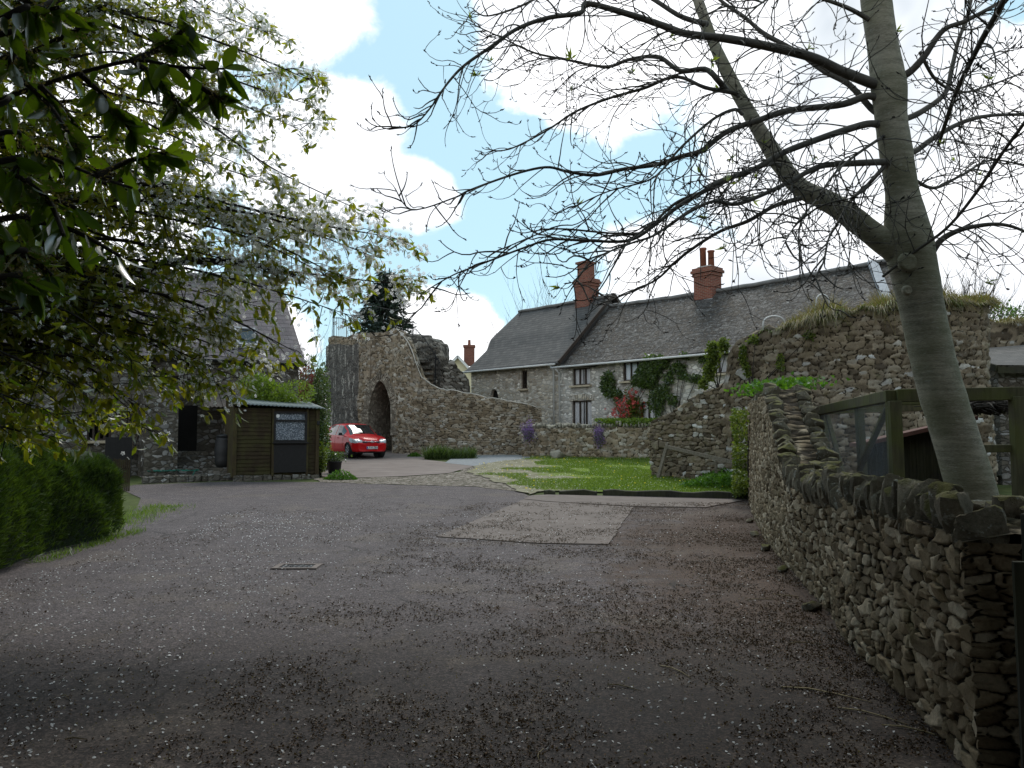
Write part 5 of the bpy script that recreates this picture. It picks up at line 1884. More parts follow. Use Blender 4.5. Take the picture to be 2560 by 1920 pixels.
# --- wooden shed
def shed():
    a = R(27)
    ax, ay = Vector((math.cos(a), math.sin(a), 0)), Vector((-math.sin(a), math.cos(a), 0))
    org = Vector((-8.3, 23.9, gz(0, 23.9)))
    s_ = thing('wooden_shed', org, 'small dark timber shed with corrugated roof, netted window and a board below it', 'shed', None, a)
    W, D, Hl, Hr = 2.52, 1.9, 2.28, 2.12
    m = MB()
    nb = 17
    for k in range(nb):
        z0, z1 = 0.18 + k * 0.118, 0.18 + (k + 1) * 0.118
        for (x0, x1) in ((0.06, 1.08), (2.2, W - 0.05)) if 0.75 < (z0 + z1) / 2 < 2.05 or (z0 + z1) / 2 < 0.75 else ((0.06, W - 0.05),):
            m.add([(x0, -0.018, z0), (x1, -0.018, z0), (x1, 0.002, z1), (x0, 0.002, z1), (x0, 0.02, z0), (x1, 0.02, z0)], [(0, 1, 2, 3), (0, 4, 5, 1)])
    m.build('front_boarding', MAT['shed_wood'], s_, local=True)
    m = MB()
    m.add([(0, 0.0, 0.1), (0, D, 0.1), (0, D, 2.5), (0, 0.0, 2.24)], [(0, 1, 2, 3)])
    m.add([(W, 0.0, 0.1), (W, D, 0.1), (W, D, 2.4), (W, 0.0, 2.08)], [(3, 2, 1, 0)])
    m.add([(0, D, 0.1), (W, D, 0.1), (W, D, 2.4), (0, D, 2.5)], [(3, 2, 1, 0)])
    m.add([(0.0, 0.03, 0.1), (W, 0.03, 0.1), (W, 0.03, 2.05), (0.0, 0.03, 2.2)], [(0, 1, 2, 3)])
    m.build('side_boarding', MAT['shed_post'], s_, local=True)
    m = MB()
    for x, y_, w_ in ((0.03, -0.02, .11), (W - 0.03, -0.02, .11), (1.14, -0.03, .07), (2.17, -0.03, .07)):
        m = MB()
        m.box((x, y_, 1.15), (w_, 0.08, 2.05))
        m.build('corner_post', MAT['shed_post'], s_, local=True, bevel=0.008)
    m = MB()
    n = 84
    V = []
    for i in range(n + 1):
        x = -0.12 + (W + 0.28) * i / n
        wv = 0.018 * math.sin(i * 2 * math.pi / 3.5)
        zz = Hl + 0.02 - 0.10 * i / n
        V += [(x, -0.22, zz + wv), (x, D + 0.15, zz + 0.30 + wv)]
    m.add(V, [(2 * i, 2 * i + 2, 2 * i + 3, 2 * i + 1) for i in range(n)])
    rf = m.build('roof', MAT['tin'], s_, True, local=True)
    so = rf.modifiers.new('t', 'SOLIDIFY')
    so.thickness = 0.012
    m = MB()
    for x in (1.18, 2.13):
        m.box((x, -0.045, 1.62), (0.06, 0.06, 0.92))
    for z, h in ((1.18, 0.08), (1.81, 0.06), (2.06, 0.06)):
        m.box((1.655, -0.047, z), (1.0, 0.065, h))
    m.box((1.655, -0.075, 1.135), (1.08, 0.14, 0.04))
    wd = m.build('window', MAT['dark_board'], s_, local=True)
    m = MB()
    m.add([(1.2, -0.035, 1.2), (2.11, -0.035, 1.2), (2.11, -0.035, 2.04), (1.2, -0.035, 2.04)], [(0, 1, 2, 3)])
    m.build('pane', MAT['glass'], wd, local=True)
    m = MB()
    m.add([(1.2, -0.012, 1.2), (2.11, -0.012, 1.2), (2.11, -0.012, 2.04), (1.2, -0.012, 2.04)], [(0, 1, 2, 3)])
    m.build('net_curtain', MAT['lace'], wd, local=True)
    m = MB()
    m.lathe((1.27, -0.04, 1.95), [(0.055, 0), (0.055, 0.008)], 16, axis=Matrix.Rotation(R(90), 3, 'X'))
    m.build('sticker', MAT['plate_white'], wd, local=True)
    m = MB()
    m.box((1.66, -0.06, 0.66), (0.98, 0.03, 0.86))
    m.build('board', MAT['dark_board'], s_, local=True, bevel=0.004)
    m = MB()
    for k in range(9):
        m.box((0.15 + k * 0.285, 0.02, 0.06), (0.27, 0.16, rnd.uniform(.16, .22)), jit=0.02)
    m.build('footing', MAT['barn_stone'], s_, local=True, bevel=0.02)
    m = MB()
    m.box((0.3, -0.07, 2.1), (0.07, 0.06, 0.05))
    m.box((0.3, -0.10, 2.1), (0.04, 0.03, 0.04))
    m.build('lamp', MAT['white_plastic'], s_, local=True, bevel=0.01)
    m = MB()
    m.box((W - 0.02, -0.09, 1.75), (0.09, 0.05, 0.12))
    m.build('latch', MAT['iron'], s_, local=True, bevel=0.01)


shed()


# --- timber-framed poultry run behind the yard wall, and its coop
def run_frame():
    o = thing('poultry_run', (4.6, 9.6, gz(0, 9.6)), 'mossy timber-framed poultry run with wire netting behind the yard wall', 'pen')
    z0 = gz(0, 10)
    A = P(2228, 990, 9.5)
    Bk = P(2050, 1027, 13.3)
    Rr = Vector((7.4, 9.0, A.z + 0.03))
    Rb = Vector((8.2, 12.9, A.z + 0.05))

    def beam(n, a, b, w, h=None):
        m = MB()
        m.bar(a, b, w, h)
        m.build(n, MAT['mossy_wood'], o, bevel=0.008)
    beam('top_rail', A, Bk, 0.12, 0.14)
    beam('top_rail', A + Vector((0.06, 0, 0.004)), Rr, 0.12, 0.15)
    beam('top_rail', Bk, Rb, 0.10, 0.12)
    beam('top_rail', A.lerp(Bk, .5) + Vector((0, 0, .02)), Rr.lerp(Rb, .5), 0.06, 0.08)
    beam('post', A + Vector((0.02, 0, -0.06)), Vector((A.x + 0.05, A.y, z0)), 0.14)
    beam('post', Bk + Vector((0.03, -0.05, -0.05)), Vector((Bk.x + 0.12, Bk.y, z0)), 0.11)
    q = A.lerp(Bk, 0.42)
    beam('post', q + Vector((0.05, 0, -0.06)), Vector((q.x + 0.1, q.y, z0)), 0.10)
    q2 = P(2540, 1000, 9.25)
    beam('post', Vector((q2.x, q2.y, Rr.z - 0.05)), Vector((q2.x, q2.y, z0)), 0.12)
    beam('post', Rb + Vector((0, 0, -0.05)), Vector((Rb.x, Rb.y, z0)), 0.10)
    beam('brace', A + Vector((0.03, 0.12, -0.08)), Vector((q.x - 0.02, q.y - .1, 1.15)), 0.07, 0.05)
    beam('brace', Bk + Vector((0.0, -0.3, -0.08)), Vector((q.x + 0.1, q.y + 0.2, z0 + 0.1)), 0.07, 0.05)
    mid = P(2450, 1125, 9.4)
    beam('mid_rail', Vector((5.25, 9.4, P(2450, 1122, 9.4).z)), Vector((7.3, 9.0, P(2450, 1122, 9.4).z + .02)), 0.06, 0.09)
    lowr = P(2450, 1262, 9.4)
    beam('bottom_rail', Vector((A.x, 9.45, lowr.z)), Vector((7.3, 9.0, lowr.z)), 0.06, 0.10)
    # netting on the left face and the front
    m = MB()

    def net(a, b, ztop, zbot, sp=0.036):
        a, b = Vector(a), Vector(b)
        L = (b - a).length
        h = ztop - zbot
        d = (b - a).normalized()
        n = int((L + h) / sp)
        for k in range(n):
            s = k * sp
            for sg in (0, 1):
                x0, x1 = max(0, s - h), min(L, s)
                if x1 - x0 < 0.02:
                    continue
                za, zb = zbot + (s - x0), zbot + (s - x1)
                if sg:
                    p, q_ = a + d * (L - x0), a + d * (L - x1)
                else:
                    p, q_ = a + d * x0, a + d * x1
                m.tube([(p.x, p.y, za), (q_.x, q_.y, zb)], 0.00055, 3, cap=False)
    net((A.x - 0.05, A.y, 0), (Bk.x - .05, Bk.y, 0), A.z - 0.05, z0 + 0.5)
    m.build('wire_netting', MAT['lead'], o)
    # coop inside
    c = thing('chicken_coop', (7.0, 12.4, z0), 'dark board chicken coop with reddish felt roof inside the poultry run', 'coop')
    m = MB()
    p0, p1 = P(2165, 1110, 12.4), P(2345, 1068, 11.9)
    x1 = p1.x + 0.25
    m.add([(p0.x, 12.4, z0 + 0.42), (x1, 11.7, z0 + 0.42), (x1, 11.7, p1.z + 0.06), (p0.x, 12.4, p0.z - .02)], [(0, 1, 2, 3)])
    m.add([(x1, 11.7, z0 + .42), (x1 + .6, 13.3, z0 + .42), (x1 + .6, 13.3, p1.z + .1), (x1, 11.7, p1.z + 0.06)], [(0, 1, 2, 3)])
    m.add([(p0.x, 12.4, z0 + .42), (p0.x + .6, 14.0, z0 + .42), (p0.x + .6, 14, p0.z), (p0.x, 12.4, p0.z - .02)], [(3, 2, 1, 0)])
    m.build('board_wall', MAT['coop_wood'], c)
    m = MB()
    n = 14
    for k in range(n):
        t = (k + .5) / n
        m.bar((p0.x + (x1 - p0.x) * t, 12.39 - .7 * t, z0 + .42), (p0.x + (x1 - p0.x) * t, 12.39 - .7 * t, p0.z + (p1.z - p0.z) * t * .9), 0.025, 0.02, up=(0, 1, 0))
    m.build('cover_strip', MAT['coop_wood'], c)
    m = MB()
    a = [(p0.x - .12, 12.25, p0.z + .02), (x1 + .12, 11.5, p1.z + .16), (x1 + .8, 13.5, p1.z + .13), (p0.x + .5, 14.2, p0.z + .0)]
    m.add(a + [(x, y, z - .06) for x, y, z in a], [(0, 1, 2, 3), (7, 6, 5, 4), (0, 4, 5, 1), (1, 5, 6, 2), (2, 6, 7, 3), (3, 7, 4, 0)])
    m.build('felt_roof', MAT['felt_red'], c)
    for x, y in ((p0.x + .1, 12.45), (x1 - .1, 11.85), (p0.x + .6, 13.8), (x1 + .4, 13.1)):
        m = MB()
        m.box((x, y, z0 + .2), (.1, .1, .46))
        m.build('leg', MAT['coop_wood'], c)
    # dark brushwood roof over the far half of the run
    m = MB()
    b0, b1 = P(2405, 1020, 10.6), P(2640, 1012, 10.3)
    n = 260
    for k in range(n):
        t = rnd.random()
        q = b0.lerp(b1, t) + Vector((0, rnd.uniform(0, .9), rnd.uniform(-.07, .07)))
        dv_ = Vector((rnd.uniform(-.25, .25), rnd.uniform(-.3, .3), rnd.uniform(-.06, .05)))
        m.tube([q - dv_, q + Vector((0, 0, .02)), q + dv_], [.012, .016, .008], 4)
    m.build('brushwood_roof', MAT['bark_dark'], o, True)
    # slate lean-to roof at the right edge, against the further ruin
    l = thing('lean_to_shed', (13.6, 23.2, gz(0, 23)), 'slate-roofed lean-to shed at the right edge below the ruined wall', 'shed')
    e0, e1 = P(2482, 905, 22.6), P(2640, 975, 21.4)
    t0, t1 = Vector((e0.x + 0.2, 24.6, e0.z + 0.9)), Vector((e1.x + 2.0, 24.6, e0.z + 0.9))
    V = [Vector((e0.x, 22.4, e0.z - .1)), Vector((e0.x + 5, 21.8, e0.z - .2)), Vector((e0.x + 5.5, 24.6, e0.z + 1.0)), Vector((e0.x, 24.8, e0.z + 0.55))]
    g = []
    uv = []
    for i in range(12):
        for j in range(8):
            p = V[0].lerp(V[1], i / 11).lerp(V[3].lerp(V[2], i / 11), j / 7)
            g.append(p)
            uv.append((i * 0.45, j * 0.4))
    np_mesh('roof', g, grid_faces(12, 8), MAT['slate_smooth'], l, False, None, False, None, uv)
    m = MB()
    m.bar(V[0] + Vector((0, 0, -.14)), V[1] + Vector((0, 0, -.14)), 0.05, 0.18)
    m.bar(V[0] + Vector((-.02, 0, -.1)), V[3] + Vector((-.02, 0, -.1)), 0.05, 0.18)
    m.build('fascia', MAT['coop_wood'], l)
    m = MB()
    z1 = gz(0, 22)
    m.add([(V[0].x + .2, 22.7, z1), (V[1].x, 22.1, z1), (V[1].x, 22.1, V[1].z - .05), (V[0].x + .2, 22.7, V[0].z - .05)], [(0, 1, 2, 3)])
    m.add([(V[0].x + .2, 22.7, z1), (V[0].x + .2, 24.8, z1), (V[0].x + .2, 24.8, V[3].z - .05), (V[0].x + .2, 22.7, V[0].z - .05)], [(3, 2, 1, 0)])
    m.build('wall', MAT['barn_stone'], l)


run_frame()


# --- post at the near end of the yard wall, with a small bracket
gp = thing('gate_post', (2.36, 3.62, 0), 'weathered gate post at the near end of the yard wall', 'post')
m = MB()
m.box((2.36, 3.62, 0.62), (0.10, 0.10, 1.28), Matrix.Rotation(0.2, 3, 'Z'))
m.build('post', MAT['coop_wood'], gp, bevel=0.008)
m = MB()
m.box((2.28, 3.55, 0.98), (0.12, 0.012, 0.025), Matrix.Rotation(0.2, 3, 'Z'))
m.build('bracket', MAT['lead'], gp, bevel=0.002)
m = MB()
for k in range(5):  # dark boards added over the wall end in place of its deep shade
    m.box((2.20 + k * .115, 3.47 + k * .012, 0.56), (.108, .025, 1.02 + .02 * (k % 2)), jit=.004)
m.build('shade_boards', MAT['coop_wood'], gp, bevel=0.003)

# --- timber edging of the lawn, broken in two places
for k, (a, b) in enumerate((((1360, 1236), (1388, 1238)), ((1398, 1237), (1492, 1238)), ((1508, 1238), (1882, 1247)))):
    p, q = G(*a), G(*b)
    m = MB()
    n = max(2, int((q - p).length / 0.25))
    pr = None
    ring = []
    for i in range(n + 1):
        c = p.lerp(q, i / n)
        hh = 0.135 + rnd.uniform(-.025, .02)
        if i in (0, n) and k < 2:
            hh *= 0.6
        ring.append([(c.x, c.y - .06 + rnd.uniform(-.012, .012), c.z - .03), (c.x, c.y - .055 + rnd.uniform(-.012, .012), c.z + hh), (c.x, c.y + .08, c.z + hh + .01), (c.x, c.y + .09, c.z - .03)])
    vs = [v for r_ in ring for v in r_]
    fs = []
    for i in range(n):
        for j in range(3):
            fs.append((i * 4 + j, (i + 1) * 4 + j, (i + 1) * 4 + j + 1, i * 4 + j + 1))
    fs += [(3, 2, 1, 0), (n * 4, n * 4 + 1, n * 4 + 2, n * 4 + 3)]
    m.add(vs, fs)
    tag(m.build('edging_log', MAT['coop_wood'], None, False, p, bevel=0.02), ('short stub of rotten edging at the left end of the lawn kerb', 'middle length of dark edging, between the two gaps',
        'longest length of dark timber edging, reaching the yard wall')[k], 'edging', 'timber edging of the lawn')

# --- leaning plank and fallen rail against the ruin's foot
m = MB()
m.bar(G(1644, 1198) + Vector((0, 0, -.02)), P(1670, 1106, 24.5), 0.16, 0.06, up=(1, 0.3, 0))
tag(m.build('leaning_plank', MAT['pale_wood'], None, loc=G(1644, 1198), bevel=0.008), 'grey plank leaning against the left end of the ruined wall', 'plank')
m = MB()
m.bar(P(1664, 1116, 24.35), P(1838, 1157, 21.5), 0.05, 0.10)
m.bar(P(1770, 1160, 22.2), P(1838, 1152, 21.7), 0.05, 0.07)
m.bar(P(1790, 1150, 22.0) , P(1790, 1185, 22.0), 0.05, 0.06)
tag(m.build('fallen_rail', MAT['pale_wood'], None, loc=P(1750, 1185, 23), bevel=0.006), 'long fallen wooden rail propped slanting along the foot of the ruin', 'rail')
o = stone('pale_rock', G(1392, 1148) + Vector((0, 0.1, 0.17)), (0.75, 0.5, 0.5), 0.3, 0, None, True)
tag(o, 'pale slanting boulder at the foot of the garden wall', 'boulder')
o = stone('pale_rock', G(1722, 1196) + Vector((0, -.1, .1)), (0.28, 0.24, 0.22), 1.3, 0, None, True)
tag(o, 'small whitish stone at the left end of the ground ivy', 'stone')


# --- drain cover in the yard
def drain():
    p = G(743, 1418)
    o = thing('drain_cover', p, 'rectangular metal drain cover with pale concrete surround in the asphalt', 'drain cover')
    m = MB()
    w, d = 0.46, 0.30
    for (cx, cy, sx, sy) in ((0, -d / 2, w + .08, .05), (0, d / 2, w + .08, .05), (-w / 2, 0, .07, d - .05), (w / 2, 0, .07, d - .05)):
        m.box((cx, cy, 0.006), (sx, sy, 0.024))
    m.build('surround', MAT['driveway'], o, local=True, bevel=0.003)
    m = MB()
    m.box((0, 0, 0.002), (w - .075, d - .055, 0.014))
    for k in range(7):
        for j in range(4):
            m.box((-.19 + k * .063, -.12 + j * .08, .011), (.035, .012, .006), Matrix.Rotation(.7 if (k + j) % 2 else -.7, 3, 'Z'))
    m.build('cover', MAT['iron'], o, local=True)


drain()


# ------------------------------------------------------------------ the red hatchback
def red_car():
    beta = R(33)
    hx, hy = math.sin(beta), -math.cos(beta)
    loc = (-7.15, 36.5, gz(0, 36.5) + 0.03)
    car = thing('parked_car', loc, 'red five-door hatchback parked in front of the archway, facing the yard', 'car', None, math.atan2(hy, hx))
    # stations: x, half width low, z bottom, z waist, z shoulder, half width roof, z roof, half width shoulder factor
    st = np.array([
        (-1.97, .66, .36, .58, .82, .50, .90), (-1.90, .77, .27, .60, .92, .56, 1.12), (-1.72, .83, .22, .62, .96, .56, 1.38), (-1.30, .85, .20, .62, .97, .60, 1.465),
        (-.70, .855, .19, .62, .955, .615, 1.49), (-.15, .855, .19, .61, .94, .615, 1.485), (.25, .855, .19, .60, .925, .60, 1.43), (.60, .855, .19, .60, .915, .60, 1.235),
        (.95, .852, .19, .59, .90, .66, 1.02), (1.15, .85, .19, .585, .885, .64, .965), (1.45, .835, .20, .57, .84, .58, .915), (1.70, .80, .21, .55, .775, .50, .845),
        (1.85, .74, .21, .53, .70, .42, .765), (1.93, .66, .22, .50, .63, .36, .69), (1.97, .58, .25, .46, .56, .32, .60)])
    nx, nv = 150, 64
    xs = np.linspace(-1.97, 1.97, nx)
    P_ = [np.interp(xs, st[:, 0], st[:, k]) for k in range(1, 7)]
    ker = np.array([1, 2, 3, 2, 1]) / 9
    P_ = [np.convolve(np.pad(p, 2, 'edge'), ker, 'valid') for p in P_]
    w, zb, zm, zs, wr, zr = P_

    def section(i):
        pts = np.array([(0, zb[i] + .02), (w[i] * .80, zb[i] + .01), (w[i] * .955, zb[i] + .09), (w[i], zm[i] - .08), (w[i] * .992, zm[i] + .10), (w[i] * .955, zs[i]),
                        (wr[i] + (w[i] * .955 - wr[i]) * .52, zs[i] + (zr[i] - .07 - zs[i]) * .5), (wr[i], zr[i] - .07), (wr[i] * .72, zr[i] - .015), (wr[i] * .36, zr[i]), (0, zr[i] + .005)])
        t = np.arange(len(pts))
        tt = np.linspace(0, len(pts) - 1, nv)
        out = np.zeros((nv, 2))
        for k, q in enumerate(tt):
            a = min(int(q), len(pts) - 2)
            f = q - a
            p0, p1, p2, p3 = pts[max(a - 1, 0)], pts[a], pts[a + 1], pts[min(a + 2, len(pts) - 1)]
            out[k] = .5 * (2 * p1 + (p2 - p0) * f + (2 * p0 - 5 * p1 + 4 * p2 - p3) * f * f + (3 * p1 - p0 - 3 * p2 + p3) * f ** 3)
        return out, tt
    half = np.zeros((nx, nv, 3))
    for i in range(nx):
        o_, tt = section(i)
        half[i, :, 0] = xs[i]
        half[i, :, 1] = o_[:, 0]
        half[i, :, 2] = o_[:, 1]
    # bulge the nose and tail round in plan
    for i in range(nx):
        e = max(0, (abs(xs[i]) - 1.55) / .42)
        half[i, :, 0] -= np.sign(xs[i]) * 0.16 * e ** 1.5 * (np.abs(half[i, :, 1]) / .8) ** 2
    full = np.concatenate([half, (half * np.array([1, -1, 1]))[:, ::-1][:, 1:]], 1)
    m_ = full.shape[1]
    du = np.gradient(full, axis=0)
    dv = np.gradient(full, axis=1)
    nrm = unit(np.cross(dv, du))
    ctr = np.array([0, 0, .75])
    nrm = np.where(((full - ctr) * nrm).sum(-1, keepdims=True) < 0, -nrm, nrm)
    F = grid_faces(nx, m_)
    C = full.reshape(-1, 3)[F].mean(1)
    NC = nrm.reshape(-1, 3)[F].mean(1)
    wheels = [(1.24, .30), (-1.285, .30)]
    keep = np.ones(len(F), bool)
    for wx, wz in wheels:
        keep &= ~((np.hypot(C[:, 0] - wx, C[:, 2] - wz) < .355) & (np.abs(C[:, 1]) > .55))
    me_f = F[keep]
    body = np_mesh('body', full.reshape(-1, 3), me_f, MAT['red_paint'], car, True, None, True)
    # nose and tail caps
    for i, nm in ((0, 'tail_panel'), (nx - 1, 'nose_panel')):
        mb = MB()
        ring = full[i]
        mb.add([tuple(q) for q in ring], [tuple(range(len(ring)))])
        mb.build(nm, MAT['red_paint'], body, local=True)

    def patch(name, cond, m__, off=0.006, parent=car):
        sel = cond(C, NC)
        f = F[sel & keep]
        if not len(f):
            return None
        used = np.unique(f)
        remap = np.full(nx * m_, -1)
        remap[used] = np.arange(len(used))
        V = full.reshape(-1, 3)[used] + nrm.reshape(-1, 3)[used] * off
        return np_mesh(name, V, remap[f], m__, parent, True, None, True)

    zsh = lambda x: np.interp(x, xs, zs)
    zrf = lambda x: np.interp(x, xs, zr)
    wrf = lambda x: np.interp(x, xs, wr)
    patch('windscreen', lambda c, n: (c[:, 0] > .25) & (c[:, 0] < .99) & (np.abs(c[:, 1]) < wrf(c[:, 0]) * .93) & (c[:, 2] > zrf(c[:, 0]) - .07), MAT['car_glass'])
    patch('rear_window', lambda c, n: (c[:, 0] < -1.74) & (c[:, 0] > -1.93) & (np.abs(c[:, 1]) < wrf(c[:, 0]) * .9) & (c[:, 2] > 1.0), MAT['car_glass'])
    for sg in (1, -1):
        patch('side_window', lambda c, n: (c[:, 1] * sg > 0) & (c[:, 0] > -.22) & (c[:, 0] < .66) & (c[:, 2] > zsh(c[:, 0]) + .035) & (c[:, 2] < zrf(c[:, 0]) - .085) & (np.abs(c[:, 1]) > wrf(c[:, 0]) * .9), MAT['car_glass'])
        patch('side_window', lambda c, n: (c[:, 1] * sg > 0) & (c[:, 0] > -1.22) & (c[:, 0] < -.30) & (c[:, 2] > zsh(c[:, 0]) + .035) & (c[:, 2] < zrf(c[:, 0]) - .085) & (np.abs(c[:, 1]) > wrf(c[:, 0]) * .9), MAT['car_glass'])
        # swept-back headlamp
        patch('headlight', lambda c, n: (c[:, 1] * sg > .40) & (((c[:, 0] - 1.62) / .25) ** 2 + ((c[:, 2] - (.71 + (1.60 - c[:, 0]) * .24)) / .085) ** 2 < 1), MAT['lamp_glass'], .007)
        mb = MB()
        mb.box((.62, sg * .93, 1.0), (.12, .18, .13), Matrix.Rotation(-.2 * sg, 3, 'Z'), taper=.75)
        mb.box((.66, sg * .85, .96), (.05, .10, .04))
        mb.build('wing_mirror', MAT['black_plastic'], car, local=True, bevel=0.025)
        for x in (.30, -.62):
            mb = MB()
            mb.box((x - .22, sg * .857, .84), (.17, .03, .028))
            mb.build('door_handle', MAT['red_paint'], car, local=True, bevel=0.006)
        # door shut lines
        for x0, x1 in ((.72, .68), (-.26, -.28), (-1.05, -1.18)):
            mb = MB()
            pts = []
            for z in np.linspace(.30, .90, 8):
                ii = int(np.argmin(np.abs(xs - (x0 + (x1 - x0) * (z - .3) / .6))))
                jj = np.argmin(np.abs(half[ii, 12:40, 2] - z)) + 12
                pts.append((half[ii, jj, 0], sg * (half[ii, jj, 1] + .002), z))
            mb.tube(pts, .004, 4)
            mb.build('door_gap', MAT['ink'], car, local=True)
    patch('grille', lambda c, n: (c[:, 0] > 1.72) & (np.abs(c[:, 1]) < .40) & (c[:, 2] > .615 - .02) & (c[:, 2] < .665), MAT['black_plastic'], .004)
    patch('lower_intake', lambda c, n: (c[:, 0] > 1.72) & (np.abs(c[:, 1]) < .44 + (c[:, 2] - .30) * .3) & (c[:, 2] > .27) & (c[:, 2] < .44), MAT['black_plastic'], .004)
    # chrome bar, badge, number plate on the nose
    def nose_x(y, z):
        q = full.reshape(-1, 3)
        d = np.hypot(q[:, 1] - y, q[:, 2] - z) + (q[:, 0] < 1.3) * 9
        return q[int(np.argmin(d)), 0]
    mb = MB()
    mb.tube([(nose_x(y, .675) + .012, y, .672 + .03 * abs(y) ** 1.5) for y in np.linspace(-.40, .40, 15)], .012, 6)
    mb.build('chrome_bar', MAT['chrome'], car, True, local=True)
    bx = 1.985
    rot = Matrix.Rotation(R(90), 3, 'Y')
    mb = MB()
    ring = [(bx + .012, .082 * math.cos(a), .668 + .042 * math.sin(a)) for a in np.linspace(0, 2 * math.pi, 25)]
    mb.tube(ring, .009, 6, cap=False)
    mb.bar((bx + .012, -.032, .640), (bx + .012, -.020, .696), .010, .014, up=(1, 0, 0))
    mb.bar((bx + .012, .020, .640), (bx + .012, .032, .696), .010, .014, up=(1, 0, 0))
    mb.bar((bx + .012, -.026, .660), (bx + .012, .026, .676), .008, .012, up=(1, 0, 0))
    mb.build('emblem', MAT['chrome'], car, True, local=True)
    mb = MB()
    mb.box((bx + .012, 0, .405), (.012, .52, .112))
    pl = mb.build('number_plate', MAT['plate_white'], car, local=True, bevel=.003)
    mb = MB()
    mb.box((bx + .0185, -.24, .405), (.002, .04, .108))
    mb.build('plate_band', MAT['plate_blue'], pl, local=True)
    cu = bpy.data.curves.new('plate_text', 'FONT')
    cu.body = 'LT10 ZBX'
    cu.size = .115
    cu.align_x = 'CENTER'
    cu.align_y = 'CENTER'
    cu.extrude = .001
    cu.offset = .0022
    tmp = bpy.data.objects.new('tmp', cu)
    COL.objects.link(tmp)
    bpy.context.view_layer.update()
    me = bpy.data.meshes.new_from_object(tmp.evaluated_get(bpy.context.evaluated_depsgraph_get()))
    bpy.data.objects.remove(tmp)
    # text lies in x-y: turn it so that it reads from in front of the car
    mtx = Matrix(((0, 0, 1, bx + .020), (0.98, 0, 0, .02), (0, 1, 0, .405), (0, 0, 0, 1)))
    me.transform(mtx)
    link_mesh(me, 'plate_letters', MAT['ink'], pl, local=True)
    # wheels
    for wx, wz in wheels:
        for sg in (1, -1):
            ax = Matrix.Rotation(R(90 if sg < 0 else -90), 3, 'X')
            mb = MB()
            mb.lathe((wx, sg * .665, wz), [(.19, -.02), (.27, -.015), (.298, .02), (.302, .09), (.298, .15), (.27, .178), (.20, .18)], 32, axis=ax)
            whl = mb.build('wheel', MAT['rubber'], car, True, local=True)
            mb = MB()
            mb.lathe((wx, sg * .665, wz), [(.205, .172), (.195, .186), (.178, .16), (.06, .15), (.05, .175), (.0, .178)], 28, axis=ax)
            for k in range(8):
                a = k * math.pi / 4
                mb.bar((wx + .045 * math.cos(a), sg * .838, wz + .045 * math.sin(a)), (wx + .185 * math.cos(a), sg * .842, wz + .185 * math.sin(a)), .034, .016, up=(0, 1, 0))
            mb.build('rim', MAT['alloy'], whl, True, local=True)
            mb = MB()
            mb.lathe((wx, sg * .50, wz + .01), [(.30, 0), (.352, .0), (.352, .30)], 28, axis=ax)
            mb.build('wheel_arch', MAT['black_plastic'], car, True, local=True)
    mb = MB()
    mb.box((0, 0, .24), (3.5, 1.3, .14))
    mb.build('underbody', MAT['black_plastic'], car, local=True)
    mb = MB()
    mb.bar((.93, .1, 1.045), (.78, -.5, 1.17), .015, .015)
    mb.build('wiper', MAT['black_plastic'], car, local=True)


red_car()


# ------------------------------------------------------------------ trees
def curve_pts(ctrl, n):
    """Catmull-Rom through control points (x, y, z, r)"""
    c = np.array(ctrl, float)
    out = []
    for q in np.linspace(0, len(c) - 1, n):
        a = min(int(q), len(c) - 2)
        f = q - a
        p0, p1, p2, p3 = c[max(a - 1, 0)], c[a], c[a + 1], c[min(a + 2, len(c) - 1)]
        out.append(.5 * (2 * p1 + (p2 - p0) * f + (2 * p0 - 5 * p1 + 4 * p2 - p3) * f * f + (3 * p1 - p0 - 3 * p2 + p3) * f ** 3))
    return np.array(out)


def add_limb(mb, ctrl, n, sides=8, knob=0.0):
    c = curve_pts(ctrl, n)
    c[:, 3] = np.maximum(c[:, 3], 0.0015)
    if knob:
        k = 1 + knob * (np.array([float(vnoise([i * .9, ctrl[0][0] * 3, 2], 5)) for i in range(n)]) - .5)
        c[:, 3] *= k
    mb.tube([q[:3] for q in c], list(c[:, 3]), sides)
    return c


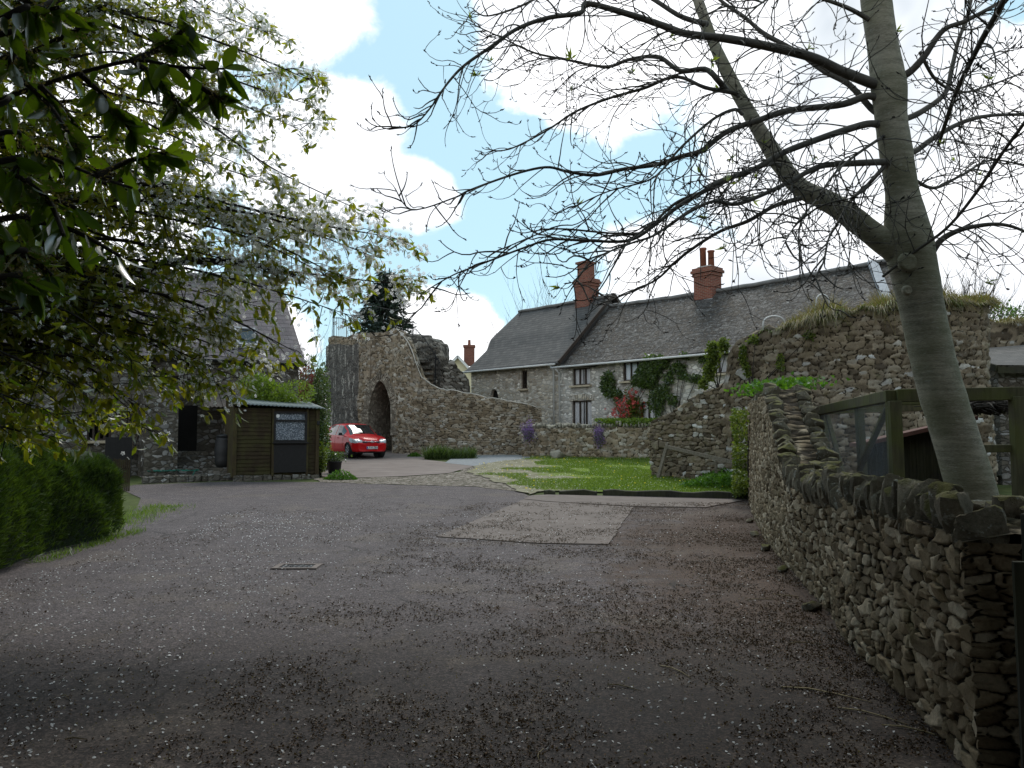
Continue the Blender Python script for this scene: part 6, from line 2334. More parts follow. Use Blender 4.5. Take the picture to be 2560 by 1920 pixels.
def bare_tree():
    YT = 8.0
    base = Vector((4.62, 8.05, gz(0, 8)))
    tree = thing('bare_tree', base, 'tall grey-barked tree in bud leaning over the yard wall on the right', 'tree')
    trunk = MB()

    def pr(px, py, Y, wpx):
        q = P(px, py, Y)
        return (q.x, q.y, q.z, wpx / 2 / FP * Y)
    stem = [(4.72, 8.1, -0.1, .34), (4.66, 8.08, 0.5, .285), pr(2432, 1240, YT, 128), pr(2388, 1090, YT, 122), pr(2345, 950, YT, 118), pr(2315, 820, YT, 118), pr(2290, 700, YT, 124), pr(2272, 610, YT, 132),
            pr(2255, 480, YT, 92), pr(2240, 380, YT, 90), pr(2228, 300, YT, 88), pr(2222, 215, YT, 96), pr(2206, 110, YT, 84), pr(2190, 0, YT, 84), pr(2170, -160, YT, 70), pr(2160, -330, YT + .2, 54), pr(2170, -560, YT + .3, 34), pr(2160, -800, YT + .4, 12)]
    stem = [q if q[1] > 8.05 else (q[0], q[1], q[2], q[3] * .88) for q in stem]
    add_limb(trunk, stem, 90, 20, 0.05)
    limb = [pr(2262, 640, YT, 90), pr(2190, 590, YT + .05, 74), pr(2090, 515, YT + .2, 64), pr(2000, 468, YT + .35, 56), pr(1945, 400, YT + .45, 54), pr(1895, 320, YT + .5, 46), pr(1835, 215, YT + .6, 40), pr(1785, 110, YT + .7, 34),
            pr(1745, 0, YT + .8, 30), pr(1700, -140, YT + .9, 24), pr(1660, -320, YT + 1, 14), pr(1640, -480, YT + 1, 5)]
    limb = [(a, b, c, r_ * .84) for a, b, c, r_ in limb]
    add_limb(trunk, limb, 60, 14, 0.12)
    trunk.build('trunk', MAT['bark_grey'], tree, True)
    # healed branch scars on the side of the trunk that faces the yard
    for px, py, sz, ax_px, wpx in ((2272, 655, .07, 2281, 128), (2270, 725, .035, 2292, 122)):
        rr = wpx / 2 / FP * YT * .88
        dd = (px - ax_px) / FP * YT
        q = P(px, py, YT - math.sqrt(max(rr * rr - dd * dd, .01)) + .012)
        sm = MB()
        ax = Matrix.Rotation(R(90), 3, 'X')
        sm.lathe(q, [(sz * 1.5, -.03), (sz * 1.25, .0), (sz, .009), (sz * .72, .004), (sz * .3, .006), (0.004, .007)], 14, axis=ax)
        sm.build('branch_scar', MAT['bark_grey'], tree, True)
    # main branches, given as (pixel x, pixel y) along their length, depth shift at the tip, base width in pixels, tip width
    B = [
        ([(2200, 215), (2177, 207), (2101, 177), (2029, 143), (1911, 114), (1805, 95), (1713, 84), (1654, 63), (1573, 36), (1469, 9), (1451, 32), (1369, 45), (1293, 72), (1220, 122), (1157, 167), (1116, 212), (1085, 258), (1035, 312), (972, 321)], -1.2, 40, 4),
        ([(2200, 250), (2168, 240), (2101, 262), (1974, 276), (1898, 300), (1818, 329), (1755, 376), (1700, 392), (1645, 411), (1559, 423), (1487, 438), (1419, 429), (1365, 418), (1284, 436), (1175, 475), (1134, 495), (1030, 524), (987, 470)], -.5, 28, 4),
        ([(2200, 312), (2168, 310), (2101, 329), (2029, 354), (1953, 384), (1881, 426), (1805, 451), (1755, 481), (1690, 520), (1645, 556), (1573, 601), (1460, 601), (1378, 599), (1311, 619), (1193, 664), (1134, 687), (1071, 723)], -1.6, 28, 4),
        ([(2215, 405), (2202, 405), (2122, 409), (2050, 416), (1987, 447), (1928, 477), (1843, 510), (1780, 504), (1700, 544), (1636, 588), (1573, 610), (1482, 651), (1428, 723)], -2.0, 26, 5),
        ([(2004, 495), (1936, 515), (1869, 553), (1793, 582), (1700, 645), (1645, 696), (1582, 728), (1500, 760)], .8, 18, 5),
        ([(2320, 650), (2350, 603), (2392, 578), (2443, 565), (2502, 561), (2560, 578), (2650, 630)], -.4, 26, 8),
        ([(2265, 385), (2291, 376), (2333, 346), (2392, 312), (2460, 291), (2560, 287), (2680, 300)], .6, 24, 10),
        ([(2240, 200), (2278, 177), (2312, 139), (2358, 76), (2417, 51), (2502, 4), (2600, -60)], -.5, 30, 12),
        ([(2245, 297), (2270, 295), (2312, 274), (2363, 232), (2380, 169), (2396, 101), (2417, 45), (2440, -50), (2480, -180)], .9, 24, 10),
        ([(2346, 362), (2368, 295), (2392, 228), (2443, 122), (2510, 0), (2560, -100)], -2.6, 13, 24),
        ([(2206, 692), (2282, 633), (2367, 570), (2438, 485), (2502, 388), (2560, 308), (2620, 220)], -1.6, 9, 14),
        ([(2205, 285), (2181, 274), (2122, 211), (2059, 177), (1995, 131), (1911, 84), (1860, 42), (1805, 4), (1740, -60)], .9, 26, 12),
        ([(2215, 410), (2202, 426), (2164, 468), (2126, 502), (2092, 561), (2071, 599), (2059, 654), (2035, 700)], -1.2, 18, 5),
        ([(1815, 225), (1797, 203), (1763, 173), (1700, 177), (1645, 142), (1573, 149), (1514, 167), (1415, 149), (1333, 131), (1256, 95), (1180, 60)], .6, 24, 4),
        ([(1845, 240), (1831, 232), (1763, 219), (1690, 192), (1609, 221), (1528, 244), (1437, 280), (1369, 325), (1279, 371), (1229, 377)], 1.4, 18, 4),
        ([(1855, 285), (1835, 274), (1780, 300), (1700, 371), (1660, 420), (1618, 452), (1519, 479), (1430, 520)], -.8, 14, 4),
        ([(1950, 415), (1928, 409), (1860, 430), (1776, 473), (1700, 502), (1659, 533), (1609, 583), (1528, 583), (1392, 572), (1338, 588), (1250, 625)], -.4, 18, 4),
        ([(1768, 60), (1700, 40), (1600, -20), (1500, -40), (1380, -20), (1290, 20), (1215, 40), (1180, 20)], 1.0, 20, 4),
        ([(2190, 60), (2120, 20), (2030, -10), (1950, -20), (1880, 20), (1800, 10)], -1.2, 18, 4),
        ([(2260, 430), (2330, 470), (2400, 440), (2480, 400), (2580, 420)], 1.4, 14, 6),
        ([(2225, 330), (2150, 380), (2090, 430), (2040, 500), (1990, 560), (1960, 610)], -2.2, 12, 4),
        ([(2300, 130), (2340, 200), (2400, 230), (2470, 215), (2560, 180)], 1.0, 13, 6)]
    twig_src = []
    for (pts, dz, w0, w1) in B:
        mb = MB()
        n = len(pts)
        ctrl = []
        for i, (px, py) in enumerate(pts):
            t = i / (n - 1)
            Yb = YT + (0.3 if px < 2000 and i == 0 else 0)
            Yd = Yb + dz * t ** 1.15
            w = w0 * (1 - t) ** 1.15 + w1 * t if w0 > w1 else w0 + (w1 - w0) * t
            ctrl.append(pr(px, py, Yd, max(w * .72, 3.0)))
        c = add_limb(mb, ctrl, n * 5, 8, 0.10)
        mb.build('branch', MAT['bark_twig'], tree, True)
        twig_src.append((c, w0))
    # twigs: arch out and down, then curl up at the tip, ending in buds
    tw = MB()
    tw2 = MB()
    buds, budd, newp, newd = [], [], [], []

    def twig(p, d, L, r0, depth):
        n = max(6, int(L / .065))
        pts, rad = [Vector(p)], [r0]
        d = Vector(d).normalized()
        side = Vector((rnd.uniform(-1, 1), rnd.uniform(-1, 1), 0)) * .10
        turn = rnd.uniform(.42, .62)
        hang = rnd.uniform(.05, .17)
        curl = rnd.uniform(.20, .42)
        for i in range(n):
            t = i / n
            if t < turn:
                d = (d + Vector((0, 0, -hang)) + side + Vector((rnd.uniform(-.09, .09), rnd.uniform(-.09, .09), rnd.uniform(-.09, .09)))).normalized()
            else:
                d = (d + Vector((0, 0, curl)) + side + Vector((rnd.uniform(-.08, .08), rnd.uniform(-.08, .08), rnd.uniform(-.05, .05)))).normalized()
            pts.append(pts[-1] + d * (L / n))
            rad.append(r0 * (1 - .62 * t))
            if i > 2 and depth > 0 and rnd.random() < .20:
                dd = (d + Vector((rnd.uniform(-1, 1), rnd.uniform(-1, 1), rnd.uniform(-.7, .5))) * .9).normalized()
                twig(pts[-1], dd, L * rnd.uniform(.3, .6), max(.0032, r0 * .68), depth - 1)
            elif i > 1 and rnd.random() < .20:
                bd = (d + Vector((rnd.uniform(-1, 1), rnd.uniform(-1, 1), rnd.uniform(-.2, 1)))).normalized()
                buds.append(pts[-1])
                budd.append(bd)
        tw.tube(pts, rad, 5 if r0 > .006 else 4)
        for k in range(3):
            buds.append(pts[-1] - d * .012 * k)
            budd.append((d + Vector((rnd.uniform(-.6, .6), rnd.uniform(-.6, .6), rnd.uniform(0, .5)))).normalized())
        if rnd.random() < .018:
            newp.append(pts[-1])
            newd.append(d)
    for c, w0 in twig_src:
        S = np.concatenate([[0], np.cumsum(np.linalg.norm(np.diff(c[:, :3], axis=0), axis=1))])
        s = 0.25
        while s < S[-1]:
            i = min(len(c) - 2, int(np.searchsorted(S, s)))
            t = s / S[-1]
            d = Vector(c[i + 1, :3] - c[i, :3]).normalized()
            out = (d * rnd.uniform(.4, 1.5) + Vector((rnd.uniform(-1, 1), rnd.uniform(-1.1, .9), rnd.uniform(-.7, .75)))).normalized()
            L = rnd.uniform(.4, 1.3) * (1.05 - .58 * t)
            twig(c[i, :3], out, L, rnd.uniform(.0052, .0085), 2 if L > .5 else 1)
            s += rnd.uniform(.055, .125)
        twig(c[-1, :3], Vector(c[-1, :3] - c[-3, :3]), rnd.uniform(.12, .3), .0045, 1)
    tw.build('twigs', MAT['bark_twig'], tree, True)
    buds_a, bd_a = np.array(buds), np.array(budd)
    V, F, r_ = leaves(buds_a, bd_a, .018 + .022 * rng.random(len(buds_a)), .012, prof=((0, .35), (.4, 1), (1, .08)), fold=.9, bend=0)
    np_mesh('buds', V, F, MAT['bud'], tree, True, None, False, {'rnd': r_})
    newa, nd = np.array(newp), np.array(newd)
    sets = []
    for k in range(6):
        sets.append(leaves(newa, unit(nd + rng.normal(size=nd.shape) * .7 + np.array([0, 0, .5])), .05 + .05 * rng.random(len(newa)), .022, prof=SHORT, bend=.5))
    leaf_obj('young_leaves', sets, MAT['leaf_new'], tree)


bare_tree()


def cherry_tree():
    base = Vector((-7.4, 5.4, 0))
    tree = thing('cherry_tree', base, 'flowering cherry tree whose blossom and bronze-green leaves fill the upper left', 'tree')
    mb = MB()
    add_limb(mb, [(-7.4, 5.4, -.1, .24), (-7.35, 5.45, 1.0, .19), (-7.2, 5.6, 2.2, .165), (-7.05, 5.8, 3.2, .15), (-7.0, 5.9, 4.6, .12), (-7.1, 5.8, 6.5, .07), (-7.2, 5.7, 8.0, .03)], 40, 12, .1)
    mb.build('trunk', MAT['bark_dark'], tree, True)
    br = MB()
    tips = []           # points that carry leaf and flower clusters, with direction
    # targets (pixel, depth) the boughs reach for; sag gives them their drooping lines
    T = [(800, 212, 8.2), (775, 262, 8.0), (765, 330, 7.8), (700, 180, 8.2), (700, 470, 7.4), (950, 548, 7.8), (975, 592, 7.6), (930, 640, 7.6), (1010, 712, 7.6), (880, 790, 7.2), (740, 880, 7.0), (640, 905, 7.2), (545, 925, 6.8),
         (430, 985, 6.8), (345, 1040, 6.6), (200, 1050, 6.4), (60, 1020, 6.2), (640, 40, 8.4), (600, 120, 8.2), (480, 30, 8.0), (330, 30, 7.6), (150, 40, 7.2), (40, 120, 6.8), (400, 180, 8.0), (250, 280, 7.6), (100, 400, 7.0),
         (320, 470, 7.6), (520, 360, 8.2), (560, 520, 8.0), (640, 590, 7.8), (470, 620, 7.6), (320, 620, 7.2), (180, 620, 6.8), (60, 700, 6.4), (420, 760, 7.0), (560, 740, 7.4), (250, 840, 6.6), (420, 870, 6.8), (110, 880, 6.4), (820, 690, 7.4),
         (560, 830, 7.0), (660, 770, 7.3), (350, 940, 6.5), (480, 900, 6.9), (180, 950, 6.4), (30, 900, 6.2), (300, 760, 6.8), (620, 300, 8.2), (690, 90, 8.5), (620, 420, 8.0), (160, 760, 6.6), (20, 1080, 6.0), (130, 1090, 6.0), (860, 560, 7.8), (900, 720, 7.5),
         (200, 160, 7.6), (60, 260, 7.0), (160, 520, 7.2), (420, 480, 7.8), (440, 300, 8.0), (280, 1000, 6.4), (560, 620, 7.6), (700, 690, 7.3),
         (60, 330, 6.6), (250, 100, 7.2), (420, 90, 7.8), (520, 220, 8.0), (350, 240, 7.6), (150, 200, 7.0), (90, 60, 6.8), (220, 400, 7.2), (480, 420, 7.9), (60, 600, 6.6), (30, 180, 6.5), (300, 340, 7.3), (120, 280, 6.9), (560, 60, 8.2), (400, 540, 7.6), (100, 820, 6.3), (280, 900, 6.5), (60, 960, 6.1), (380, 830, 6.8), (220, 700, 6.8), (500, 800, 7.1), (330, 560, 7.4), (740, 540, 7.6), (760, 610, 7.6)]

    def bough(p0, p1, r0, cl=True):
        p0, p1 = Vector(p0), Vector(p1)
        L = (p1 - p0).length
        ctrl = [(*p0, r0)]
        arch = rnd.uniform(.05, .15) * L
        for k in range(1, 7):
            t = k / 7
            m = p0.lerp(p1, t) + Vector((rnd.uniform(-.13, .13), rnd.uniform(-.25, .25), arch * math.sin(math.pi * t) + rnd.uniform(-.16, .16)))
            ctrl.append((*m, r0 * (1 - .85 * t)))
        n = max(10, int(L / .10))
        c = add_limb(br, ctrl + [(*p1, .003)], n, 6)
        k = len(c)
        for i in range(int(k * .22), k):
            t = i / k
            d = Vector(c[min(i + 1, k - 1), :3] - c[i - 1, :3]).normalized()
            for _ in range(2 if t > .45 else 1):
                if rnd.random() < .62:
                    side = Vector((rnd.uniform(-1, 1), rnd.uniform(-1, 1), rnd.uniform(-.75, .6)))
                    d2 = (d * .8 + side * .9).normalized()
                    ln = rnd.uniform(.12, .62) * (1.15 - .55 * t)
                    q0 = Vector(c[i, :3])
                    q1 = q0 + d2 * ln * .5 + Vector((0, 0, .02))
                    q2 = q0 + d2 * ln + Vector((0, 0, -.05 * ln))
                    br.tube([q0, q1, q2], [.0048, .0038, .002], 4, cap=False)
                    tips.append((q2, d2))
                    if ln > .25:
                        tips.append((q1, d2))
                    if ln > .42:
                        tips.append((q0.lerp(q1, .5), d2))
        tips.append((p1, d))
    roots = [(-7.1, 5.7, 2.6), (-7.05, 5.8, 3.3), (-7.0, 5.9, 4.1), (-7.05, 5.9, 5.0), (-7.1, 5.8, 6.0)]
    for (px, py, Y) in list(T):
        if px < 620 and py > 640:
            for _ in range(1):
                T.append((px + rnd.uniform(-75, 75), min(py + rnd.uniform(-55, 55), 1085), Y + rnd.uniform(-.5, .6)))
    for (px, py, Y) in T:
        q = P(px, py, Y)
        r_ = min(roots, key=lambda a: abs(a[2] - (q.z - .1)) + rnd.uniform(0, .6))
        bough(r_, q, rnd.uniform(.022, .04))
    # the dark bough that crosses the picture at the left
    m2 = MB()
    pts = [(-60, 765, 7.0), (0, 742, 7.0), (150, 725, 7.0), (300, 690, 7.05), (440, 655, 7.1), (560, 655, 7.2), (640, 662, 7.3), (740, 690, 7.4)]
    ctrl = [(-7.1, 5.7, 2.5, .085)]
    for i, (px, py, Y) in enumerate(pts):
        q = P(px, py, Y)
        ctrl.append((q.x, q.y, q.z, .062 - .006 * i))
    c = add_limb(m2, ctrl, 60, 10, .12)
    pts = [(-40, 95, 6.6), (60, 40, 6.7), (180, -20, 6.9), (260, -80, 7.0)]
    add_limb(m2, [(-7.05, 5.8, 4.6, .06)] + [(*P(a, b, Y), .035 - .004 * i) for i, (a, b, Y) in enumerate(pts)], 24, 8, .12)
    m2.build('bough', MAT['bark_dark'], tree, True)
    # crown added above and behind the camera, out of the picture, to shade the foreground
    over = []
    for _ in range(260):
        q = Vector((rnd.uniform(-9, 6.5), rnd.uniform(-8.5, 4.6), rnd.uniform(4.2, 7.2)))
        if q.y > 0.5 and (q.z - H) / q.y < 0.75:
            q.z = H + q.y * rnd.uniform(.8, 1.3) + .6
        over.append(q)
    for q in over[::6]:
        bough(roots[rnd.randrange(1, 5)], q, .035)
    br.build('branches', MAT['bark_dark'], tree, True)
    vis = [t for t in tips]
    O = np.array([t[0] for t in vis])
    D = np.array([t[1] for t in vis])
    n = len(O)
    sets = []
    dens = rng.random(n)
    for k in range(7):
        sel = (rng.random(n) < .86 - .28 * np.clip((O[:, 0] + 4.2) / 1.2, 0, 1))
        o, d = O[sel], D[sel]
        dd = unit(d * .45 + rng.normal(size=d.shape) * .62 + np.array([0, 0, -.62]))
        sets.append(leaves(o + rng.normal(size=o.shape) * .02, dd, .065 + .05 * rng.random(len(o)), .030 + .012 * rng.random(len(o)), prof=((0, .05), (.3, .8), (.62, .95), (1, .03)), fold=.35, bend=.3))
    # unseen overhead foliage, added for its shade
    oc = np.array([tuple(q) for q in over])
    big = oc[rng.integers(0, len(oc), 95000)] + rng.normal(size=(95000, 3)) * np.array([.55, .55, .38])
    ok = ~((big[:, 1] > 0.3) & ((big[:, 2] - H) < 0.66 * big[:, 1] + .15))
    ok &= big[:, 2] > 3.3
    big = big[ok]
    leaf_obj('added_shade_foliage', [leaves(big, rand_dirs(len(big)) + np.array([0, 0, -.5]), .20, .115, prof=SHORT)], MAT['leaf_bronze'], tree)
    leaf_obj('foliage', sets, MAT['leaf_cherry'], tree)
    # blossom
    fo, fn = [], []
    has = np.clip(vnoise(O * 1.1, 17) * 1.9 - .22, 0, 1) * np.clip((O[:, 0] + 3.5) / 1.4 + np.maximum(0, O[:, 2] - 3.4) * .5, .08, 1) * np.clip((O[:, 2] - 1.9) / .7, .25, 1)
    for k in range(24):
        sel = rng.random(n) < .72 * has
        o = O[sel] + rng.normal(size=(sel.sum(), 3)) * .055 - np.array([0, 0, .01])
        fo.append(o)
        fn.append(rand_dirs(len(o)) * .8 + np.array([0, -.3, -.2]))
    fo, fn = np.concatenate(fo), np.concatenate(fn)
    leaf_obj('blossom', [flowers(fo, fn, .020)], MAT['blossom'], tree)


cherry_tree()


def laurel():
    base = Vector((-3.2, 2.2, 0))
    o = thing('laurel_bush', base, 'near evergreen laurel with large hanging glossy leaves at the upper left', 'shrub')
    mb = MB()
    add_limb(mb, [(-3.2, 2.2, -.05, .06), (-3.1, 2.25, 1.0, .05), (-2.9, 2.35, 2.0, .035), (-2.8, 2.5, 3.0, .02)], 20, 8)
    lines = [([(-60, 290), (0, 250), (160, 195), (330, 152), (450, 168), (560, 172)], 2.75), ([(-60, 350), (60, 372), (130, 395), (240, 440), (330, 470)], 2.9), ([(-60, 560), (80, 555), (180, 575), (300, 640)], 2.6),
             ([(-50, 80), (60, 40), (150, 20)], 2.4), ([(-60, 180), (80, 130), (220, 60)], 2.7), ([(-60, 640), (60, 640), (130, 690)], 2.5), ([(330, 152), (420, 110), (470, 60)], 2.8), ([(200, 185), (280, 260), (330, 330)], 2.75),
             ([(450, 168), (520, 230), (560, 240)], 2.8), ([(-40, 470), (80, 480), (190, 520)], 2.6), ([(-60, 420), (40, 440), (120, 500), (160, 590)], 2.45), ([(-60, 110), (30, 180), (120, 260), (170, 330)], 2.55), ([(240, 440), (330, 400), (420, 380)], 2.85), ([(-60, 700), (30, 690), (90, 720)], 2.4), ([(330, 152), (400, 200), (450, 270)], 2.75), ([(100, 215), (170, 290), (190, 370)], 2.65)]
    lp, ld, rp = [], [], []
    for pts, Y in lines:
        ctrl = [(-2.95, 2.3, 1.9, .02)] if pts[0][0] < 0 else []
        for i, (px, py) in enumerate(pts):
            q = P(px, py, Y + .15 * math.sin(i))
            ctrl.append((*q, .011 - .0015 * i))
        c = add_limb(mb, ctrl, 30, 6)
        for i in range(6, 30):
            d = Vector(c[min(i + 1, 29), :3] - c[i - 1, :3]).normalized()
            for _ in range(2):
                if rnd.random() < .55:
                    s = Vector((rnd.uniform(-1, 1), rnd.uniform(-.9, .9), rnd.uniform(-1.5, .45)))
                    lp.append(c[i, :3])
                    ld.append(tuple(d * .35 + s * .8 + Vector((0, 0, -.25))))
            if rnd.random() < .16:
                rp.append(c[i, :3])
    # the bright upper leaves that stick out of the right end
    for dd in ((1, 0, .1), (.5, -.2, .9), (.1, 0, -1)):
        lp.append(tuple(P(560, 172, 2.75)))
        ld.append(dd)
    mb.build('branches', MAT['bark_dark'], o, True)
    lp, ld = np.array(lp), np.array(ld)
    n = len(lp)
    prof = ((0, .04), (.10, .42), (.28, .86), (.5, 1.0), (.72, .86), (.9, .40), (1, .03))
    body = np.stack([-3.4 - 3.2 * rng.random(9000), -4.5 + 6.2 * rng.random(9000), 1.3 + 3.6 * rng.random(9000)], -1)  # unseen leaf mass off to the left, added to block light
    body = body[(body[:, 0] < -.95 * np.maximum(body[:, 1], 0) - 2.2)]
    bd = rand_dirs(len(body)) + np.array([.3, 0, -.5])
    leaf_obj('foliage', [leaves(lp, ld, .085 + .045 * rng.random(n), .033 + .014 * rng.random(n), None, prof, .3, .22), leaves(body, bd, .13, .05, None, prof, .3, .2)], MAT['leaf_laurel'], o, smooth=True)
    rp = np.array(rp)
    sets = []
    for k in range(60):
        off = rng.normal(size=rp.shape) * np.array([.03, .03, .03])
        sets.append(leaves(rp + off, rand_dirs(len(rp)), .012, .007, prof=SHORT))
    leaf_obj('spent_flowers', sets, MAT['raceme'], o)


laurel()


# ------------------------------------------------------------------ hedge, shrubs and other plants
def hedge():
    base = Vector((-6.1, 9.0, gz(0, 9)))
    o = thing('hedge', base, 'dense soft dark green clipped hedge along the left side of the yard', 'hedge')
    n = 105000
    t = rng.random(n)
    y = 2.8 + 10.05 * t
    cx = -6.0 - .15 * np.sin(y * 1.3) - .06 * (y - 3) - .12
    hgt = 1.62 + .12 * (vnoise(np.stack([y * 1.5, y * 0, y * 0], -1), 3) - .5) * 2 - .018 * (y - 3) * 2
    a = rng.random(n) * math.pi * 1.02
    lump = .74 + .36 * vnoise(np.stack([y * 1.7, a * 1.6, a * 0], -1), 6) + .22 * vnoise(np.stack([y * 5, a * 4, a * 0], -1), 16)
    ro = .62 * lump * (0.86 + .18 * rng.random(n))
    ex = np.sign(np.cos(a)) * np.abs(np.cos(a)) ** .72
    ez = np.abs(np.sin(a)) ** .6
    endf = np.clip((12.9 - y) / .5, 0.05, 1) ** .5
    g = 0.00056 * y ** 2
    O = np.stack([cx + ex * ro * endf, y, g + ez * hgt * (.62 + .38 * lump) * (.55 + .45 * endf)], -1)
    D = unit(np.stack([ex * .8, 0 * y, ez * .5 + .75], -1) + rng.normal(size=(n, 3)) * .42)
    Vh, Fh, Rh = leaves(O, D, .06 + .085 * rng.random(n), .017, prof=SHORT)
    tone = .6 * vnoise(O * 1.9, 41) + .4 * vnoise(O * 6.5, 42)
    Rh = np.clip(.30 * Rh + np.repeat((tone - .28) * 1.5, 9), 0, 1)
    leaf_obj('foliage', [(Vh, Fh, Rh)], MAT['leaf_hedge'], o)
    # dense twiggy heart
    mb = MB()
    V = []
    ny, na = 40, 14
    for i in range(ny):
        yy = 2.9 + 9.75 * i / (ny - 1)
        for j in range(na):
            aa = math.pi * j / (na - 1)
            e = min(1, (12.8 - yy) / .5 + .1) ** .5
            V.append((-6.0 - .15 * math.sin(yy * 1.3) - .06 * (yy - 3) - .12 + math.copysign(abs(math.cos(aa)) ** .72, math.cos(aa)) * .46 * e, yy,
                      gz(0, yy) - .02 + abs(math.sin(aa)) ** .6 * 1.36 * (.55 + .45 * e)))
    mb.add(V, [tuple(int(q) for q in f) for f in grid_faces(ny, na)])
    mb.build('inner_twigs', plain('hedge_heart', (0.018, 0.026, 0.010), 0.95, .5, 20), o, True)


hedge()

q = Vector((-7.6, 26.3, gz(0, 26.3)))
shrub('evergreen_shrub', q, (-8.0, 26.0, 2.85), (1.4, .6, .9), 12000, .085, MAT['leaf_lime'], 'bright yellow-green shrub growing up behind the wooden shed roof', ratio=.4, seed=3, droop=-.3)
q = Vector((-7.05, 29.3, gz(0, 29.3)))
shrub('evergreen_shrub', q, (-7.05, 29.4, 2.2), (.55, .7, 2.0), 6000, .10, MAT['leaf_green'], 'dark leafy shrub between the wooden shed and the tower', seed=5)
q = Vector((-6.12, 25.7, gz(0, 25.7)))
shrub('evergreen_shrub', q, (-6.1, 25.75, .85), (.14, .25, .6), 700, .08, MAT['leaf_ivy'], 'narrow green bush just right of the wooden shed', seed=6)
q = Vector((-10.4, 41.5, 1.0))
shrub('red_leaved_shrub', q, (-11.2, 42.8, 3.6), (2.4, 1.6, 1.9), 9000, .13, MAT['leaf_red'], 'brownish red-leaved shrub behind, between barn and tower', seed=8, stem_r=.05)
q = Vector((6.0, 37.2, gz(0, 37) + .2))
shrub('rhododendron', q, (5.6, 36.4, 2.8), (1.05, .7, 1.2), 5000, .11, MAT['leaf_ivy'], 'red-flowered rhododendron in front of the pale house wall', ratio=.35, seed=10)
rh = bpy.data.objects['rhododendron']
p, d = blob_points(380, (5.6, 36.25, 2.95), (1.15, .7, 1.1), 40, .95, 10)
sel = (p[:, 1] < 36.4)
leaf_obj('flower_heads', [flowers(np.repeat(p[sel], 4, 0) + rng.normal(size=(sel.sum() * 4, 3)) * .05, np.repeat(d[sel], 4, 0) + rand_dirs(sel.sum() * 4) * .8, .05)], MAT['petal_red'], rh)
hp = P(1545, 1052, 35.4)
n = 5200
O = np.stack([hp.x - 1.0 + 2.9 * rng.random(n), 35.35 - .52 * (0 + 2.9 * rng.random(n) * 0) + rng.normal(size=n) * .25 + .2, 2.05 + .38 * rng.random(n) ** .7], -1)
O[:, 1] -= (O[:, 0] - 4) * .35
hb = thing('box_hedge', (hp.x, 35.6, 1.2), 'low bright green hedge showing over the right part of the garden wall', 'hedge')
leaf_obj('foliage', [leaves(O, rand_dirs(n) + np.array([0, 0, .6]), .09, .05, prof=SHORT)], MAT['leaf_lime'], hb)
m = MB()
for k in range(8):
    m.tube([(hp.x - .9 + .36 * k, 35.7 - .12 * k, 1.1), (hp.x - .9 + .36 * k, 35.7 - .12 * k, 2.2)], .012, 4)
m.build('stem', MAT['bark_dark'], hb)


def climber(name, spots, n, size, m_, label, offset=.1, base=None, cat='climber'):
    """leaves hugging a wall: spots = [(px, py, rx, ry)] in the photograph on the given plane function"""
    O, D = [], []
    st = MB()
    for (c, u, v, ru, rv, nn) in spots:
        k = max(20, int(n * ru * rv / sum(s_[3] * s_[4] for s_ in spots)))
        a = rng.random(k) * 2 * math.pi
        r_ = rng.random(k) ** .6
        lump = .6 + .7 * vnoise(np.stack([a * 1.4, a * 0 + ru, a * 0], -1), 4)
        P0 = np.array(c) + np.outer(np.cos(a) * r_ * ru * lump, u) + np.outer(np.sin(a) * r_ * rv * lump, v) + np.outer(offset * rng.random(k) ** .7, nn)
        O.append(P0)
        D.append(np.array(nn) * .5 + rng.normal(size=(k, 3)) * .8 + np.array([0, 0, -.5]))
    O, D = np.concatenate(O), np.concatenate(D)
    b = base if base is not None else Vector(O[0])
    o = thing(name, b, label, cat)
    leaf_obj('foliage', [leaves(O, D, size * (.7 + .6 * rng.random(len(O))), size * .7, prof=SHORT)], m_, o)
    for (c, u, v, ru, rv, nn) in spots:
        q = Vector(c)
        w = Vector(b).lerp(q, .5) + Vector(nn) * .03
        st.tube([b, w, q], [.022, .014, .006], 5)
    st.build('stem', MAT['bark_dark'], o)
    return o


def on_house(px, py, rx, ry):
    k = (px - 1280) / FP
    # facade line: (-2.36 + .665 s, 45 - .747 s)
    s = (45 * k + 2.36) / (.665 + .747 * k)
    x, y = -2.36 + .665 * s, 45 - .747 * s
    nn = -HY
    q = P(px, py, y) + nn * .06
    return (tuple(q), tuple(HX), (0, 0, 1), rx / FP * y / .75, ry / FP * y, tuple(nn))


climber('climbing_shrub', [on_house(*a) for a in ((1530, 960, 14, 30), (1545, 985, 18, 12), (1630, 930, 28, 40), (1655, 905, 22, 18), (1615, 950, 20, 18))], 5200, .13, MAT['leaf_green'],
        'dense green climber between the upper windows of the pale house', .32, Vector(on_house(1560, 1075, 1, 1)[0]))
climber('climbing_shrub', [on_house(*a) for a in ((1650, 1000, 18, 40), (1680, 945, 12, 14), (1700, 920, 20, 14), (1716, 940, 12, 10), (1745, 945, 16, 10), (1670, 980, 10, 20), (1720, 890, 12, 8), (1765, 900, 10, 9), (1690, 1000, 10, 16))], 2200, .12, MAT['leaf_green'],
        'sparse leafy climber trained up the right part of the pale house', .22, Vector(on_house(1690, 1070, 1, 1)[0]))


def on_ruin(px, py, rx, ry, info=None):
    S, X, Y, NX, NY, Z = info or rinfo
    pxs = 1280 + FP * X / (Y * _c + (1.5) * _s)
    i = int(np.argmin(np.abs(pxs[:int(len(pxs) * .95)] - px)))
    q = P(px, py, Y[i] - .05)
    q = Vector((X[i] + NX[i] * .1, Y[i] + NY[i] * .1, q.z))
    return (tuple(q), (-NY[i], NX[i], 0), (0, 0, 1), rx / FP * Y[i], ry / FP * Y[i], (NX[i], NY[i], 0))


